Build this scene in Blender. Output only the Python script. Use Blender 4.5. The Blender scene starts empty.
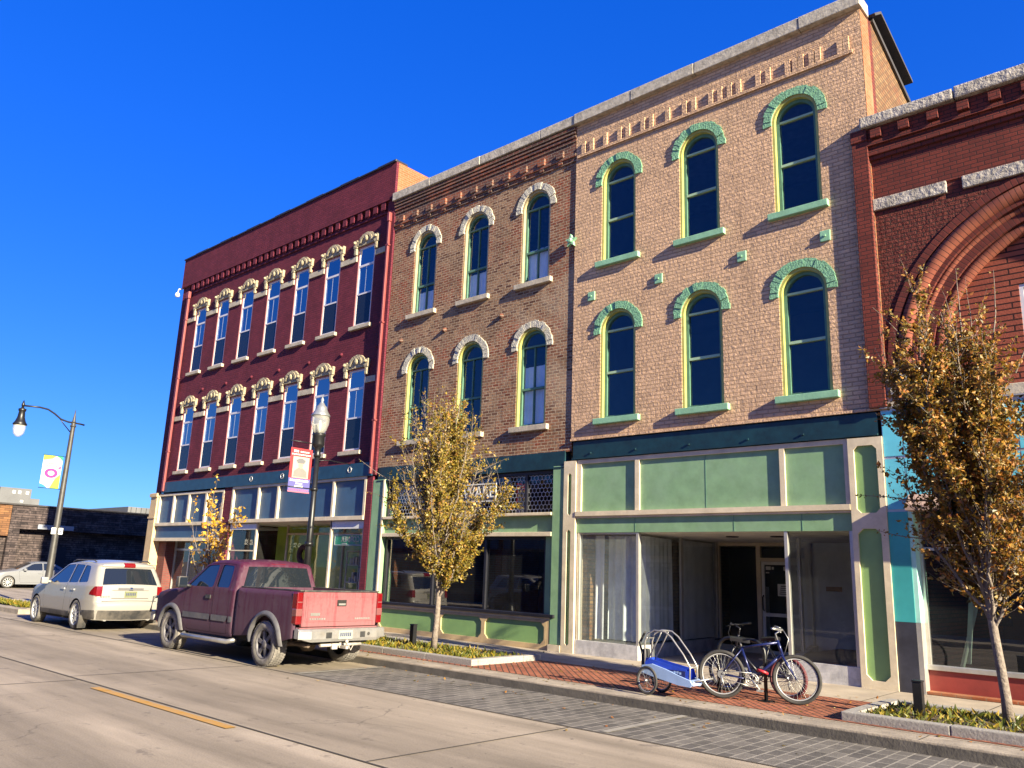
import bpy, bmesh, math, random
from mathutils import Vector, Matrix
from mathutils.geometry import tessellate_polygon
R = math.radians
C = bpy.context.scene.collection
SC = bpy.context.scene

# ------------------------------------------------------------ camera
cam = bpy.data.cameras.new("camera")
cam.sensor_width = 36.0
cam.lens = 804.83 / 1024.0 * 36.0
cam.clip_start = 0.1
cam.clip_end = 3000.0
camo = bpy.data.objects.new("camera", cam)
C.objects.link(camo)
_yaw, _pit, _rol = 0.737041, 0.230780, 0.0369605
_f = Vector((-math.sin(_yaw)*math.cos(_pit), math.cos(_yaw)*math.cos(_pit), math.sin(_pit)))
_r = Vector((math.cos(_yaw), math.sin(_yaw), 0.0))
_u = _r.cross(_f)
_r2 = _r*math.cos(_rol) + _u*math.sin(_rol)
_u2 = -_r*math.sin(_rol) + _u*math.cos(_rol)
_m = Matrix((( _r2.x, _u2.x, -_f.x, 0.0), (_r2.y, _u2.y, -_f.y, 0.0), (_r2.z, _u2.z, -_f.z, 1.8), (0, 0, 0, 1)))
camo.matrix_world = _m
SC.camera = camo

# ------------------------------------------------------------ sky and sun
SUN_EL, SUN_AZ = R(21.5), R(9.8)          # azimuth: turned from +X towards -Y
w = bpy.data.worlds.new("World")
SC.world = w
w.use_nodes = True
nt = w.node_tree
nt.nodes.clear()
sky = nt.nodes.new("ShaderNodeTexSky")
sky.sky_type = 'NISHITA'
sky.sun_disc = False
sky.sun_elevation = SUN_EL
sky.sun_rotation = R(90.0) + SUN_AZ
sky.air_density = 1.0
sky.dust_density = 0.25
sky.ozone_density = 3.0
hs = nt.nodes.new("ShaderNodeHueSaturation")
hs.inputs['Hue'].default_value = 0.515
hs.inputs['Saturation'].default_value = 2.0
bg = nt.nodes.new("ShaderNodeBackground")
bg.inputs['Strength'].default_value = 0.090
out = nt.nodes.new("ShaderNodeOutputWorld")
gm = nt.nodes.new("ShaderNodeGamma")
gm.inputs[1].default_value = 0.52
nt.links.new(sky.outputs[0], gm.inputs[0])
nt.links.new(gm.outputs[0], hs.inputs['Color'])
tn = nt.nodes.new("ShaderNodeMix")
tn.data_type = 'RGBA'; tn.blend_type = 'MULTIPLY'; tn.clamp_result = False
tn.inputs[0].default_value = 1.0
tn.inputs[7].default_value = (0.33, 0.66, 1.38, 1)
nt.links.new(hs.outputs[0], tn.inputs[6])
nt.links.new(tn.outputs[2], bg.inputs[0])
nt.links.new(bg.outputs[0], out.inputs[0])

sl = bpy.data.lights.new("sun", 'SUN')
sl.energy = 4.8
sl.angle = R(0.5)
sl.color = (1.0, 0.89, 0.64)
so = bpy.data.objects.new("sun", sl)
C.objects.link(so)
_sd = Vector((math.cos(SUN_EL)*math.cos(SUN_AZ), -math.cos(SUN_EL)*math.sin(SUN_AZ), math.sin(SUN_EL)))
so.rotation_euler = (-_sd).to_track_quat('-Z', 'Y').to_euler()
so.location = (20, -10, 30)

SC.view_settings.view_transform = 'Standard'
SC.view_settings.look = 'None'
SC.view_settings.gamma = 1.0
SC.view_settings.exposure = 2.0

# ------------------------------------------------------------ mesh helpers
OFF = {}

def link_mesh(name, me, mats, parent=None):
    o = bpy.data.objects.new(name, me)
    C.objects.link(o)
    if not isinstance(mats, (list, tuple)):
        mats = [mats]
    for m in mats:
        me.materials.append(m)
    if parent is not None:
        o.parent = parent
        OFF[o.name] = OFF.get(parent.name, Vector((0, 0, 0)))
    return o

class MB:
    """collects geometry; build() links it as one mesh object"""
    def __init__(s):
        s.bm = bmesh.new()
        s.mi = 0
        s.sm = False
    def face(s, pts):
        try:
            f = s.bm.faces.new([s.bm.verts.new(p) for p in pts])
        except ValueError:
            return None
        f.material_index = s.mi
        f.smooth = s.sm
        return f
    def box(s, x0, x1, y0, y1, z0, z1, bev=0.0):
        v = [s.bm.verts.new((x, y, z)) for x in (x0, x1) for y in (y0, y1) for z in (z0, z1)]
        fs = []
        for q in ((0, 1, 3, 2), (4, 6, 7, 5), (0, 4, 5, 1), (2, 3, 7, 6), (0, 2, 6, 4), (1, 5, 7, 3)):
            f = s.bm.faces.new([v[i] for i in q])
            f.material_index = s.mi
            fs.append(f)
        if bev > 0:
            es = list({e for f in fs for e in f.edges})
            r = bmesh.ops.bevel(s.bm, geom=es, offset=bev, segments=2, profile=0.6, affect='EDGES')
            for f in r['faces']:
                f.material_index = s.mi
        return s
    def obox(s, c, ux, uy, uz):
        """box from a centre and three half-extent vectors"""
        c, ux, uy, uz = Vector(c), Vector(ux), Vector(uy), Vector(uz)
        v = [s.bm.verts.new(c + a*ux + b*uy + d*uz) for a in (-1, 1) for b in (-1, 1) for d in (-1, 1)]
        for q in ((0, 1, 3, 2), (4, 6, 7, 5), (0, 4, 5, 1), (2, 3, 7, 6), (0, 2, 6, 4), (1, 5, 7, 3)):
            f = s.bm.faces.new([v[i] for i in q])
            f.material_index = s.mi
        return s
    def prism(s, poly, axis, a0, a1, smooth=False):
        """poly: 2-D outline; axis x:(y,z) y:(x,z) z:(x,y)"""
        def P(p, a):
            if axis == 'x': return (a, p[0], p[1])
            if axis == 'y': return (p[0], a, p[1])
            return (p[0], p[1], a)
        A = [s.bm.verts.new(P(p, a0)) for p in poly]
        B = [s.bm.verts.new(P(p, a1)) for p in poly]
        n = len(poly)
        fs = [s.bm.faces.new(A), s.bm.faces.new(B[::-1])]
        for i in range(n):
            f = s.bm.faces.new([A[i], B[i], B[(i+1) % n], A[(i+1) % n]])
            f.smooth = smooth
            fs.append(f)
        for f in fs: f.material_index = s.mi
        return s
    def ringpoly(s, outer, inner, axis, a0, a1):
        """extruded band between two open/closed outlines of equal count (pairs of points)"""
        def P(p, a):
            if axis == 'x': return (a, p[0], p[1])
            if axis == 'y': return (p[0], a, p[1])
            return (p[0], p[1], a)
        n = len(outer)
        V = [[s.bm.verts.new(P(p, a)) for p in L] for a in (a0, a1) for L in (outer, inner)]
        for i in range(n-1):
            for q in ((V[0][i], V[0][i+1], V[1][i+1], V[1][i]), (V[2][i], V[3][i], V[3][i+1], V[2][i+1]),
                      (V[0][i], V[2][i], V[2][i+1], V[0][i+1]), (V[1][i], V[1][i+1], V[3][i+1], V[3][i])):
                f = s.bm.faces.new(q); f.material_index = s.mi
        for i in (0, n-1):
            f = s.bm.faces.new((V[0][i], V[1][i], V[3][i], V[2][i])); f.material_index = s.mi
        return s
    def wall(s, outer, holes, y, depth, back=False):
        """(x,z) outline with holes at plane y; reveals run back by depth"""
        loops = [[Vector((p[0], p[1], 0)) for p in outer]] + [[Vector((p[0], p[1], 0)) for p in h] for h in holes]
        flat = [p for L in loops for p in L]
        tris = tessellate_polygon(loops)
        vs = [s.bm.verts.new((p.x, y, p.y)) for p in flat]
        for t in tris:
            try:
                f = s.bm.faces.new([vs[i] for i in t])
                f.material_index = s.mi
                f.normal_update()
                if f.normal.y > 0: f.normal_flip()
            except ValueError:
                pass
        k = len(outer)
        for h in holes:
            n = len(h)
            bk = [s.bm.verts.new((p[0], y+depth, p[1])) for p in h]
            for i in range(n):
                j = (i+1) % n
                f = s.bm.faces.new([vs[k+i], vs[k+j], bk[j], bk[i]])
                f.material_index = s.mi
            k += n
        return s
    def tube(s, pts, r, n=8, cap=True, smooth=True):
        pts = [Vector(p) for p in pts]
        rr = r if isinstance(r, (list, tuple)) else [r]*len(pts)
        rings = []
        up = None
        for i, p in enumerate(pts):
            d = (pts[min(i+1, len(pts)-1)] - pts[max(i-1, 0)])
            if d.length < 1e-9: d = Vector((0, 0, 1))
            d.normalize()
            if up is None:
                up = Vector((0, 0, 1)) if abs(d.z) < 0.9 else Vector((1, 0, 0))
            a = d.cross(up)
            if a.length < 1e-4:
                a = d.cross(Vector((0, 1, 0)))
            a.normalize()
            b = a.cross(d).normalized()
            up = b
            rings.append([s.bm.verts.new(p + a*(rr[i]*math.cos(2*math.pi*k/n)) + b*(rr[i]*math.sin(2*math.pi*k/n))) for k in range(n)])
        for i in range(len(rings)-1):
            for k in range(n):
                f = s.bm.faces.new([rings[i][k], rings[i][(k+1) % n], rings[i+1][(k+1) % n], rings[i+1][k]])
                f.smooth = smooth
                f.material_index = s.mi
        if cap:
            for q in (rings[0][::-1], rings[-1]):
                f = s.bm.faces.new(q); f.material_index = s.mi
        return s
    def ring(s, c, axis, rad, r, n=40, m=8, a0=0.0, a1=None):
        """torus (or arc) about axis"""
        c = Vector(c); axis = Vector(axis).normalized()
        t = Vector((0, 0, 1)) if abs(axis.z) < 0.9 else Vector((1, 0, 0))
        u = axis.cross(t).normalized(); v = axis.cross(u)
        full = a1 is None
        a1 = a0 + 2*math.pi if full else a1
        N = n if full else n+1
        rings = []
        for i in range(N):
            a = a0 + (a1-a0)*i/n
            d = u*math.cos(a) + v*math.sin(a)
            rings.append([s.bm.verts.new(c + d*(rad + r*math.cos(2*math.pi*k/m)) + axis*(r*math.sin(2*math.pi*k/m))) for k in range(m)])
        for i in range(n):
            A, B = rings[i], rings[(i+1) % N]
            for k in range(m):
                f = s.bm.faces.new([A[k], A[(k+1) % m], B[(k+1) % m], B[k]])
                f.smooth = True; f.material_index = s.mi
        return s
    def lathe(s, prof, c, axis=(0, 0, 1), n=20, smooth=True, cap=True):
        """prof: [(radius, height)] about axis through c"""
        c = Vector(c); axis = Vector(axis).normalized()
        t = Vector((0, 0, 1)) if abs(axis.z) < 0.9 else Vector((1, 0, 0))
        u = axis.cross(t).normalized(); v = axis.cross(u)
        rings = [[s.bm.verts.new(c + axis*h + (u*math.cos(2*math.pi*k/n) + v*math.sin(2*math.pi*k/n))*max(r, 1e-4)) for k in range(n)] for r, h in prof]
        for i in range(len(rings)-1):
            for k in range(n):
                f = s.bm.faces.new([rings[i][k], rings[i][(k+1) % n], rings[i+1][(k+1) % n], rings[i+1][k]])
                f.smooth = smooth; f.material_index = s.mi
        for q in ((rings[0][::-1], rings[-1]) if cap else ()):
            f = s.bm.faces.new(q); f.material_index = s.mi
        return s
    def grid(s, P, smooth=True):
        """P[i][j] grid of points"""
        V = [[s.bm.verts.new(p) for p in row] for row in P]
        for i in range(len(V)-1):
            for j in range(len(V[0])-1):
                f = s.bm.faces.new([V[i][j], V[i][j+1], V[i+1][j+1], V[i+1][j]])
                f.smooth = smooth; f.material_index = s.mi
        return s
    def build(s, name, mats, parent=None, recalc=True, weld=False):
        if weld:
            bmesh.ops.remove_doubles(s.bm, verts=s.bm.verts, dist=0.0006)
        if recalc:
            bmesh.ops.recalc_face_normals(s.bm, faces=s.bm.faces)
        off = OFF.get(parent.name) if parent is not None else None
        if off is not None and off.length > 0:
            bmesh.ops.translate(s.bm, verts=s.bm.verts, vec=-off)
        me = bpy.data.meshes.new(name)
        s.bm.to_mesh(me)
        s.bm.free()
        return link_mesh(name, me, mats, parent)

def tag(o, label=None, cat=None, group=None, kind=None):
    if label: o['label'] = label
    if cat: o['category'] = cat
    if group: o['group'] = group
    if kind: o['kind'] = kind
    return o

def thing(name, label, cat, loc=(0, 0, 0), rz=0.0, group=None, world=False):
    """Empty at the thing's base; world=True: children are given in world coordinates"""
    o = bpy.data.objects.new(name, None)
    C.objects.link(o)
    o.empty_display_size = 0.3
    o.location = loc
    o.rotation_euler = (0, 0, rz)
    OFF[o.name] = Vector(loc) if world else Vector((0, 0, 0))
    return tag(o, label, cat, group)

def copy_tree(o, parent=None):
    c = o.copy(); C.objects.link(c)
    c.parent = parent
    OFF[c.name] = OFF.get(o.name, Vector((0, 0, 0)))
    for ch in list(o.children):
        copy_tree(ch, c)
    return c

def text(name, body, size, mat, parent, loc, rot, extrude=0.004, align='CENTER', sx=1.0, spacing=1.0):
    cu = bpy.data.curves.new(name, 'FONT')
    cu.body = body; cu.size = size; cu.extrude = extrude
    cu.align_x = align; cu.align_y = 'CENTER'
    cu.space_character = spacing
    cu.materials.append(mat)
    tmp = bpy.data.objects.new(name, cu)
    C.objects.link(tmp)
    dg = bpy.context.evaluated_depsgraph_get()
    me = bpy.data.meshes.new_from_object(tmp.evaluated_get(dg))
    bpy.data.objects.remove(tmp)
    bpy.data.curves.remove(cu)
    me.name = name
    o = bpy.data.objects.new(name, me)
    C.objects.link(o)
    o.parent = parent
    o.location = Vector(loc) - OFF.get(parent.name, Vector((0, 0, 0)))
    o.rotation_euler = rot
    o.scale = (sx, 1, 1)
    return o

# ------------------------------------------------------------ materials
class N:
    """small node-graph builder"""
    def __init__(s, name):
        s.m = bpy.data.materials.new(name)
        s.m.use_nodes = True
        s.t = s.m.node_tree
        s.t.nodes.clear()
        s.out = s.t.nodes.new("ShaderNodeOutputMaterial")
    def n(s, typ, **kw):
        nd = s.t.nodes.new(typ)
        for k, v in kw.items():
            if k.startswith('_'):
                setattr(nd, k[1:], v)
            else:
                nd.inputs[k.replace('__', ' ')].default_value = v
        return nd
    def l(s, a, b):
        s.t.links.new(a, b)
    def pos(s, obj=False):
        if obj:
            return s.n("ShaderNodeTexCoord").outputs['Object']
        return s.n("ShaderNodeNewGeometry").outputs['Position']
    def noise(s, vec, scale, detail=4.0, rough=0.55):
        nd = s.n("ShaderNodeTexNoise", Scale=scale, Detail=detail, Roughness=rough)
        s.l(vec, nd.inputs['Vector'])
        return nd.outputs['Fac']
    def ramp(s, fac, stops, interp='LINEAR'):
        nd = s.n("ShaderNodeValToRGB")
        nd.color_ramp.interpolation = interp
        el = nd.color_ramp.elements
        while len(el) < len(stops): el.new(0.5)
        for e, (p, c) in zip(el, stops):
            e.position = p
            e.color = (c[0], c[1], c[2], 1) if isinstance(c, (tuple, list)) else (c, c, c, 1)
        s.l(fac, nd.inputs[0])
        return nd.outputs[0]
    def mix(s, fac, a, b, mode='MIX'):
        nd = s.n("ShaderNodeMix", _data_type='RGBA', _blend_type=mode)
        for sock, v in ((nd.inputs[0], fac), (nd.inputs[6], a), (nd.inputs[7], b)):
            if hasattr(v, 'links') or isinstance(v, bpy.types.NodeSocket): s.l(v, sock)
            elif isinstance(v, (tuple, list)): sock.default_value = (v[0], v[1], v[2], 1)
            else: sock.default_value = v
        return nd.outputs[2]
    def math(s, op, a, b=None, c=None):
        nd = s.n("ShaderNodeMath", _operation=op)
        for i, v in enumerate((a, b, c)):
            if v is None: continue
            if isinstance(v, bpy.types.NodeSocket): s.l(v, nd.inputs[i])
            else: nd.inputs[i].default_value = v
        return nd.outputs[0]
    def bump(s, h, strength=0.5, dist=0.01):
        nd = s.n("ShaderNodeBump", Strength=strength, Distance=dist)
        s.l(h, nd.inputs['Height'])
        return nd.outputs[0]
    def principled(s, col, rough=0.6, metal=0.0, spec=0.5, normal=None, coat=0.0, emit=None):
        p = s.n("ShaderNodeBsdfPrincipled")
        for k, v in (('Base Color', col), ('Roughness', rough), ('Metallic', metal), ('Specular IOR Level', spec), ('Coat Weight', coat)):
            if isinstance(v, bpy.types.NodeSocket): s.l(v, p.inputs[k])
            elif isinstance(v, (tuple, list)): p.inputs[k].default_value = (v[0], v[1], v[2], 1)
            else: p.inputs[k].default_value = v
        if normal is not None: s.l(normal, p.inputs['Normal'])
        s.l(p.outputs[0], s.out.inputs[0])
        return s.m

def wallvec(g):
    """(u, v) in metres on any vertical wall, from world position"""
    p = g.pos()
    sp = g.n("ShaderNodeSeparateXYZ"); g.l(p, sp.inputs[0])
    nn = g.n("ShaderNodeNewGeometry")
    sn = g.n("ShaderNodeSeparateXYZ"); g.l(nn.outputs['True Normal'], sn.inputs[0])
    k = g.math('GREATER_THAN', g.math('ABSOLUTE', sn.outputs[0]), 0.7)
    u = g.math('ADD', g.math('MULTIPLY', sp.outputs[0], g.math('SUBTRACT', 1.0, k)), g.math('MULTIPLY', sp.outputs[1], k))
    kz = g.math('GREATER_THAN', g.math('ABSOLUTE', sn.outputs[2]), 0.7)
    v = g.math('ADD', g.math('MULTIPLY', sp.outputs[2], g.math('SUBTRACT', 1.0, kz)), g.math('MULTIPLY', sp.outputs[1], kz))
    cb = g.n("ShaderNodeCombineXYZ")
    g.l(u, cb.inputs[0]); g.l(v, cb.inputs[1])
    return cb.outputs[0], p

def brick_mat(name, c1, c2, mortar, bw=0.21, rh=0.075, ms=0.010, patch=None, patch_scale=0.8, bump=0.6, dist=0.012, rock=0.0,
              grime=0.25, spec=0.25, bias=0.0, rough=0.85, streak=0.0, polar=None):
    g = N(name)
    v, p = wallvec(g)
    if polar:
        sx = g.n('ShaderNodeSeparateXYZ'); g.l(p, sx.inputs[0])
        an = g.math('ARCTAN2', g.math('SUBTRACT', sx.outputs[2], polar[1]), g.math('SUBTRACT', sx.outputs[0], polar[0]))
        cb = g.n('ShaderNodeCombineXYZ', Y=0.5); g.l(g.math('MULTIPLY', an, polar[2]), cb.inputs[0])
        v = cb.outputs[0]
    b = g.n("ShaderNodeTexBrick", Scale=1.0, Bias=bias)
    b.inputs['Brick Width'].default_value = bw
    b.inputs['Row Height'].default_value = rh
    b.inputs['Mortar Size'].default_value = ms
    b.inputs['Mortar Smooth'].default_value = 0.2
    b.inputs['Color1'].default_value = (*c1, 1)
    b.inputs['Color2'].default_value = (*c2, 1)
    b.inputs['Mortar'].default_value = (*mortar, 1)
    g.l(v, b.inputs['Vector'])
    col = b.outputs['Color']
    if patch:
        pf = g.ramp(g.noise(p, patch_scale, 5, 0.65), [(0.45, 0.0), (0.62, 1.0)])
        keep = g.math('MULTIPLY', pf, g.math('SUBTRACT', 1.0, b.outputs['Fac']))
        fine = g.ramp(g.noise(p, 7.0, 2, 0.5), [(0.35, 0.15), (0.65, 1.0)])
        col = g.mix(g.math('MULTIPLY', keep, fine), col, patch)
    gr = g.ramp(g.noise(p, 1.7, 6, 0.7), [(0.3, 1.0 - grime), (0.7, 1.0)])
    col = g.mix(1.0, col, gr, 'MULTIPLY')
    if streak > 0:
        mp = g.n("ShaderNodeMapping"); g.l(p, mp.inputs['Vector']); mp.inputs['Scale'].default_value = (2.6, 2.6, 0.16)
        sk = g.ramp(g.noise(mp.outputs[0], 1.0, 5, 0.65), [(0.50, 0.0), (0.72, streak)])
        col = g.mix(sk, col, (mortar[0]*0.35, mortar[1]*0.33, mortar[2]*0.33))
        pt = g.ramp(g.noise(p, 0.45, 3, 0.6), [(0.56, 0.0), (0.60, streak*0.5)])
        col = g.mix(pt, col, (min(1, mortar[0]*1.3), min(1, mortar[1]*1.3), min(1, mortar[2]*1.3)))
    h = g.math('SUBTRACT', 1.0, b.outputs['Fac'])
    if rock > 0:
        b2 = g.n("ShaderNodeTexBrick", Scale=1.0)
        for k_, v_ in (('Brick Width', bw), ('Row Height', rh), ('Mortar Size', 0.001)): b2.inputs[k_].default_value = v_
        b2.inputs['Color1'].default_value = (0, 0, 0, 1); b2.inputs['Color2'].default_value = (1, 1, 1, 1)
        g.l(v, b2.inputs['Vector'])
        h = g.math('ADD', g.math('MULTIPLY', h, 0.7), g.math('MULTIPLY', b2.outputs['Color'], rock*0.8))
        h = g.math('ADD', h, g.math('MULTIPLY', g.noise(p, 13.0, 4, 0.65), rock*2.2))
        sh = g.ramp(b2.outputs['Color'], [(0.0, 0.80), (1.0, 1.08)])
        col = g.mix(1.0, col, sh, 'MULTIPLY')
    else:
        h = g.math('ADD', h, g.math('MULTIPLY', g.noise(p, 40.0, 3, 0.6), 0.35))
    return g.principled(col, rough, 0, spec, g.bump(h, bump, dist))

def mat(name, col, rough=0.6, metal=0.0, spec=0.5, var=0.12, vscale=6.0, bump=0.0, bscale=30.0, coat=0.0, obj=True, dirt=None, dirt_amt=0.0, dirt_scale=2.0, bdist=0.01):
    g = N(name)
    p = g.pos(obj)
    c = col
    if var > 0:
        f = g.ramp(g.noise(p, vscale, 5, 0.65), [(0.3, 1.0 - var), (0.7, 1.0 + var*0.4)])
        c = g.mix(1.0, col, f, 'MULTIPLY')
    if dirt and dirt_amt > 0:
        df = g.ramp(g.noise(p, dirt_scale, 6, 0.7), [(0.42, 0.0), (0.72, dirt_amt)])
        c = g.mix(df, c, dirt)
    nrm = g.bump(g.noise(p, bscale, 4, 0.6), bump, bdist) if bump > 0 else None
    return g.principled(c, rough, metal, spec, nrm, coat)

def glass_mat(name, tint=(0.75, 0.8, 0.8), ior=1.75, rough=0.0, wav=0.0, film=0.0, filmcol=(0.5, 0.5, 0.5)):
    """thin window pane: see-through with a Fresnel reflection; film = share of dusty haze"""
    g = N(name)
    tr = g.n("ShaderNodeBsdfTransparent"); tr.inputs[0].default_value = (*tint, 1)
    gl = g.n("ShaderNodeBsdfGlossy", Roughness=rough)
    gl.inputs[0].default_value = (1, 1, 1, 1)
    fr = g.n("ShaderNodeFresnel", IOR=ior)
    bf = g.n("ShaderNodeNewGeometry").outputs['Backfacing']
    g.l(g.math('ADD', ior, g.math('MULTIPLY', bf, 1.0/ior-ior)), fr.inputs['IOR'])
    if wav > 0:
        nb = g.bump(g.noise(g.pos(), 1.3, 2, 0.5), wav, 0.02)
        g.l(nb, gl.inputs['Normal'])
    body = tr.outputs[0]
    if film > 0:
        df = g.n("ShaderNodeBsdfDiffuse"); df.inputs[0].default_value = (*filmcol, 1)
        mf = g.n("ShaderNodeMixShader")
        fm = g.ramp(g.noise(g.pos(), 1.6, 6, 0.7), [(0.3, film*0.4), (0.7, film)])
        g.l(fm, mf.inputs[0]); g.l(tr.outputs[0], mf.inputs[1]); g.l(df.outputs[0], mf.inputs[2])
        body = mf.outputs[0]
    mx = g.n("ShaderNodeMixShader")
    g.l(fr.outputs[0], mx.inputs[0]); g.l(body, mx.inputs[1]); g.l(gl.outputs[0], mx.inputs[2])
    g.l(mx.outputs[0], g.out.inputs[0])
    return g.m

M = {}
M['brick_maroon'] = brick_mat('maroon painted brick', (0.150, 0.022, 0.038), (0.112, 0.016, 0.030), (0.080, 0.012, 0.023), bump=0.45, grime=0.3, streak=0.3)
M['brick_orange'] = brick_mat('weathered orange brick', (0.27, 0.075, 0.028), (0.33, 0.10, 0.04), (0.25, 0.15, 0.09), bump=0.4, patch=(0.36, 0.19, 0.10), patch_scale=0.7)
M['brick_mixed'] = brick_mat('mixed brown brick', (0.42, 0.245, 0.14), (0.105, 0.044, 0.026), (0.42, 0.32, 0.225), bump=0.75, dist=0.014, rock=0.5, patch=(0.30, 0.07, 0.032), patch_scale=0.55, grime=0.42, streak=0.4)
M['brick_dark'] = brick_mat('sooty cornice brick', (0.135, 0.052, 0.036), (0.085, 0.04, 0.032), (0.22, 0.17, 0.13), bump=0.8, patch=(0.36, 0.10, 0.045), patch_scale=1.6)
M['brick_tan'] = brick_mat('tan painted rough brick', (0.62, 0.40, 0.255), (0.58, 0.37, 0.23), (0.47, 0.295, 0.18), bw=0.23, rh=0.083, ms=0.011, bump=1.0, dist=0.022, rock=0.5, grime=0.18, streak=0.3)
M['tan_paint'] = mat('tan smooth stucco', (0.62, 0.39, 0.24), 0.8, var=0.15, vscale=1.5, bump=0.3, bscale=20, obj=False)
M['brick_yellow'] = brick_mat('yellow side brick', (0.24, 0.145, 0.068), (0.14, 0.068, 0.03), (0.085, 0.058, 0.038), rh=0.085, ms=0.014, bump=0.8, patch=(0.17, 0.06, 0.028), patch_scale=1.2)
M['brick_red'] = brick_mat('dark red brick', (0.17, 0.034, 0.023), (0.12, 0.025, 0.019), (0.055, 0.018, 0.016), bump=0.5, grime=0.25)
M['brick_redrock'] = brick_mat('rough red brick', (0.16, 0.033, 0.023), (0.11, 0.024, 0.019), (0.045, 0.015, 0.014), bump=1.0, dist=0.02, rock=1.0)
M['brick_redband'] = brick_mat('ribbed red brick', (0.30, 0.075, 0.042), (0.25, 0.06, 0.036), (0.035, 0.01, 0.009), bw=1.6, rh=0.1, ms=0.014, bump=0.9)
M['brick_roll'] = brick_mat('moulded red brick', (0.27, 0.085, 0.05), (0.20, 0.055, 0.036), (0.05, 0.016, 0.014), bw=0.085, rh=1.0, ms=0.007, bump=0.5, polar=(-1.28, 5.62, 2.7))
M['brick_arch'] = brick_mat('dark voussoir brick', (0.15, 0.032, 0.023), (0.11, 0.025, 0.02), (0.05, 0.016, 0.014), bw=0.085, rh=1.0, ms=0.008, bump=0.5, polar=(-1.28, 5.62, 2.7))
M['brick_far'] = brick_mat('shaded ledge brick', (0.075, 0.055, 0.052), (0.016, 0.012, 0.013), (0.010, 0.008, 0.011), bw=0.75, rh=0.14, ms=0.014, patch=(0.13, 0.098, 0.092), patch_scale=2.0, bump=0.5)  # shaded copy of the ledge brick, the building's shadow is in its tone
M['brick_farlit'] = brick_mat('sunlit ledge brick', (0.22, 0.105, 0.045), (0.11, 0.05, 0.025), (0.06, 0.035, 0.02), bw=0.5, rh=0.13, ms=0.012, bump=0.5)  # warm copy of the same ledge brick, sunlight put into the colour
M['brick_store'] = brick_mat('storefront brick', (0.17, 0.05, 0.04), (0.13, 0.04, 0.035), (0.12, 0.07, 0.06))
M['stone'] = mat('pale limestone', (0.42, 0.36, 0.275), 0.9, var=0.35, vscale=3.5, bump=0.5, bscale=18, obj=False)
M['stone_cornice'] = mat('weathered cornice stone', (0.42, 0.37, 0.30), 0.9, var=0.5, vscale=9, bump=0.7, bscale=25, obj=False)
M['stone_rough'] = mat('rock faced limestone', (0.38, 0.335, 0.29), 0.9, var=0.5, vscale=7, bump=1.0, bscale=12, obj=False, bdist=0.05)
M['stone_hood'] = mat('carved cream stone', (0.35, 0.29, 0.19), 0.85, var=0.4, vscale=9, bump=1.0, bscale=14, obj=False, bdist=0.04)
M['hood_white'] = mat('pale rough voussoir stone', (0.44, 0.405, 0.335), 0.9, var=0.35, vscale=12, bump=1.0, bscale=24, obj=False, bdist=0.03)
M['hood_green'] = mat('green painted voussoirs', (0.16, 0.34, 0.205), 0.75, var=0.35, vscale=12, bump=1.0, bscale=24, obj=False, bdist=0.03)
M['sill_green'] = mat('green painted sill', (0.21, 0.40, 0.25), 0.7, var=0.2, vscale=5, bump=0.3, obj=False)
M['frame_green'] = mat('green window frame', (0.075, 0.17, 0.115), 0.55, var=0.2, obj=False)
M['jamb_yellow'] = mat('yellow green jamb paint', (0.36, 0.35, 0.10), 0.65, var=0.2, obj=False)
M['jamb_cream'] = mat('cream jamb paint', (0.38, 0.31, 0.17), 0.65, var=0.25, obj=False)
M['frame_white'] = mat('white painted sash', (0.55, 0.53, 0.55), 0.5, var=0.12, obj=False)
M['jamb_pink'] = mat('pink brick mould', (0.42, 0.18, 0.16), 0.7, var=0.2, obj=False)
M['pipe_red'] = mat('red downspout paint', (0.19, 0.032, 0.032), 0.55, var=0.3, vscale=3, obj=False)
M['cream'] = mat('cream trim paint', (0.62, 0.52, 0.365), 0.6, var=0.22, vscale=3, bump=0.15, bscale=12, obj=False, dirt=(0.3, 0.23, 0.16), dirt_amt=0.3)
M['ochre'] = mat('ochre trim paint', (0.50, 0.36, 0.19), 0.65, var=0.2, vscale=3, bump=0.15, bscale=12, obj=False)
M['green_panel'] = mat('sage green panel paint', (0.19, 0.32, 0.170), 0.6, var=0.2, vscale=3, bump=0.2, bscale=6, obj=False, dirt=(0.25, 0.36, 0.25), dirt_amt=0.35)
M['green_olive'] = mat('olive green panel paint', (0.185, 0.315, 0.115), 0.6, var=0.14, vscale=2, bump=0.12, bscale=5, obj=False)
M['fascia_teal'] = mat('dark teal fascia paint', (0.004, 0.026, 0.036), 0.5, var=0.4, vscale=4, obj=False, dirt=(0.01, 0.06, 0.07), dirt_amt=0.3)
M['fascia_blue'] = mat('dark blue fascia paint', (0.010, 0.048, 0.088), 0.5, var=0.35, vscale=4, obj=False)
M['panel_blue'] = mat('slate blue panel paint', (0.034, 0.082, 0.150), 0.55, var=0.18, vscale=2.5, obj=False, bump=0.1, bscale=4)
M['teal'] = mat('turquoise glazed panel', (0.13, 0.50, 0.62), 0.25, var=0.15, vscale=2, obj=False)
M['teal_deep'] = mat('deep teal panel', (0.045, 0.31, 0.32), 0.35, var=0.15, vscale=2, obj=False)
M['black_panel'] = mat('charcoal plinth panel', (0.035, 0.036, 0.05), 0.5, var=0.4, vscale=4, obj=False)
M['red_panel'] = mat('brick red bulkhead paint', (0.25, 0.036, 0.026), 0.6, var=0.25, vscale=3, obj=False, bump=0.1)
M['alu'] = mat('aluminium storefront metal', (0.55, 0.53, 0.49), 0.35, 0.6, var=0.15, obj=False)
M['alu_dark'] = mat('dark bronze frame', (0.02, 0.02, 0.028), 0.4, 0.3, var=0.2, obj=False)
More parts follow.
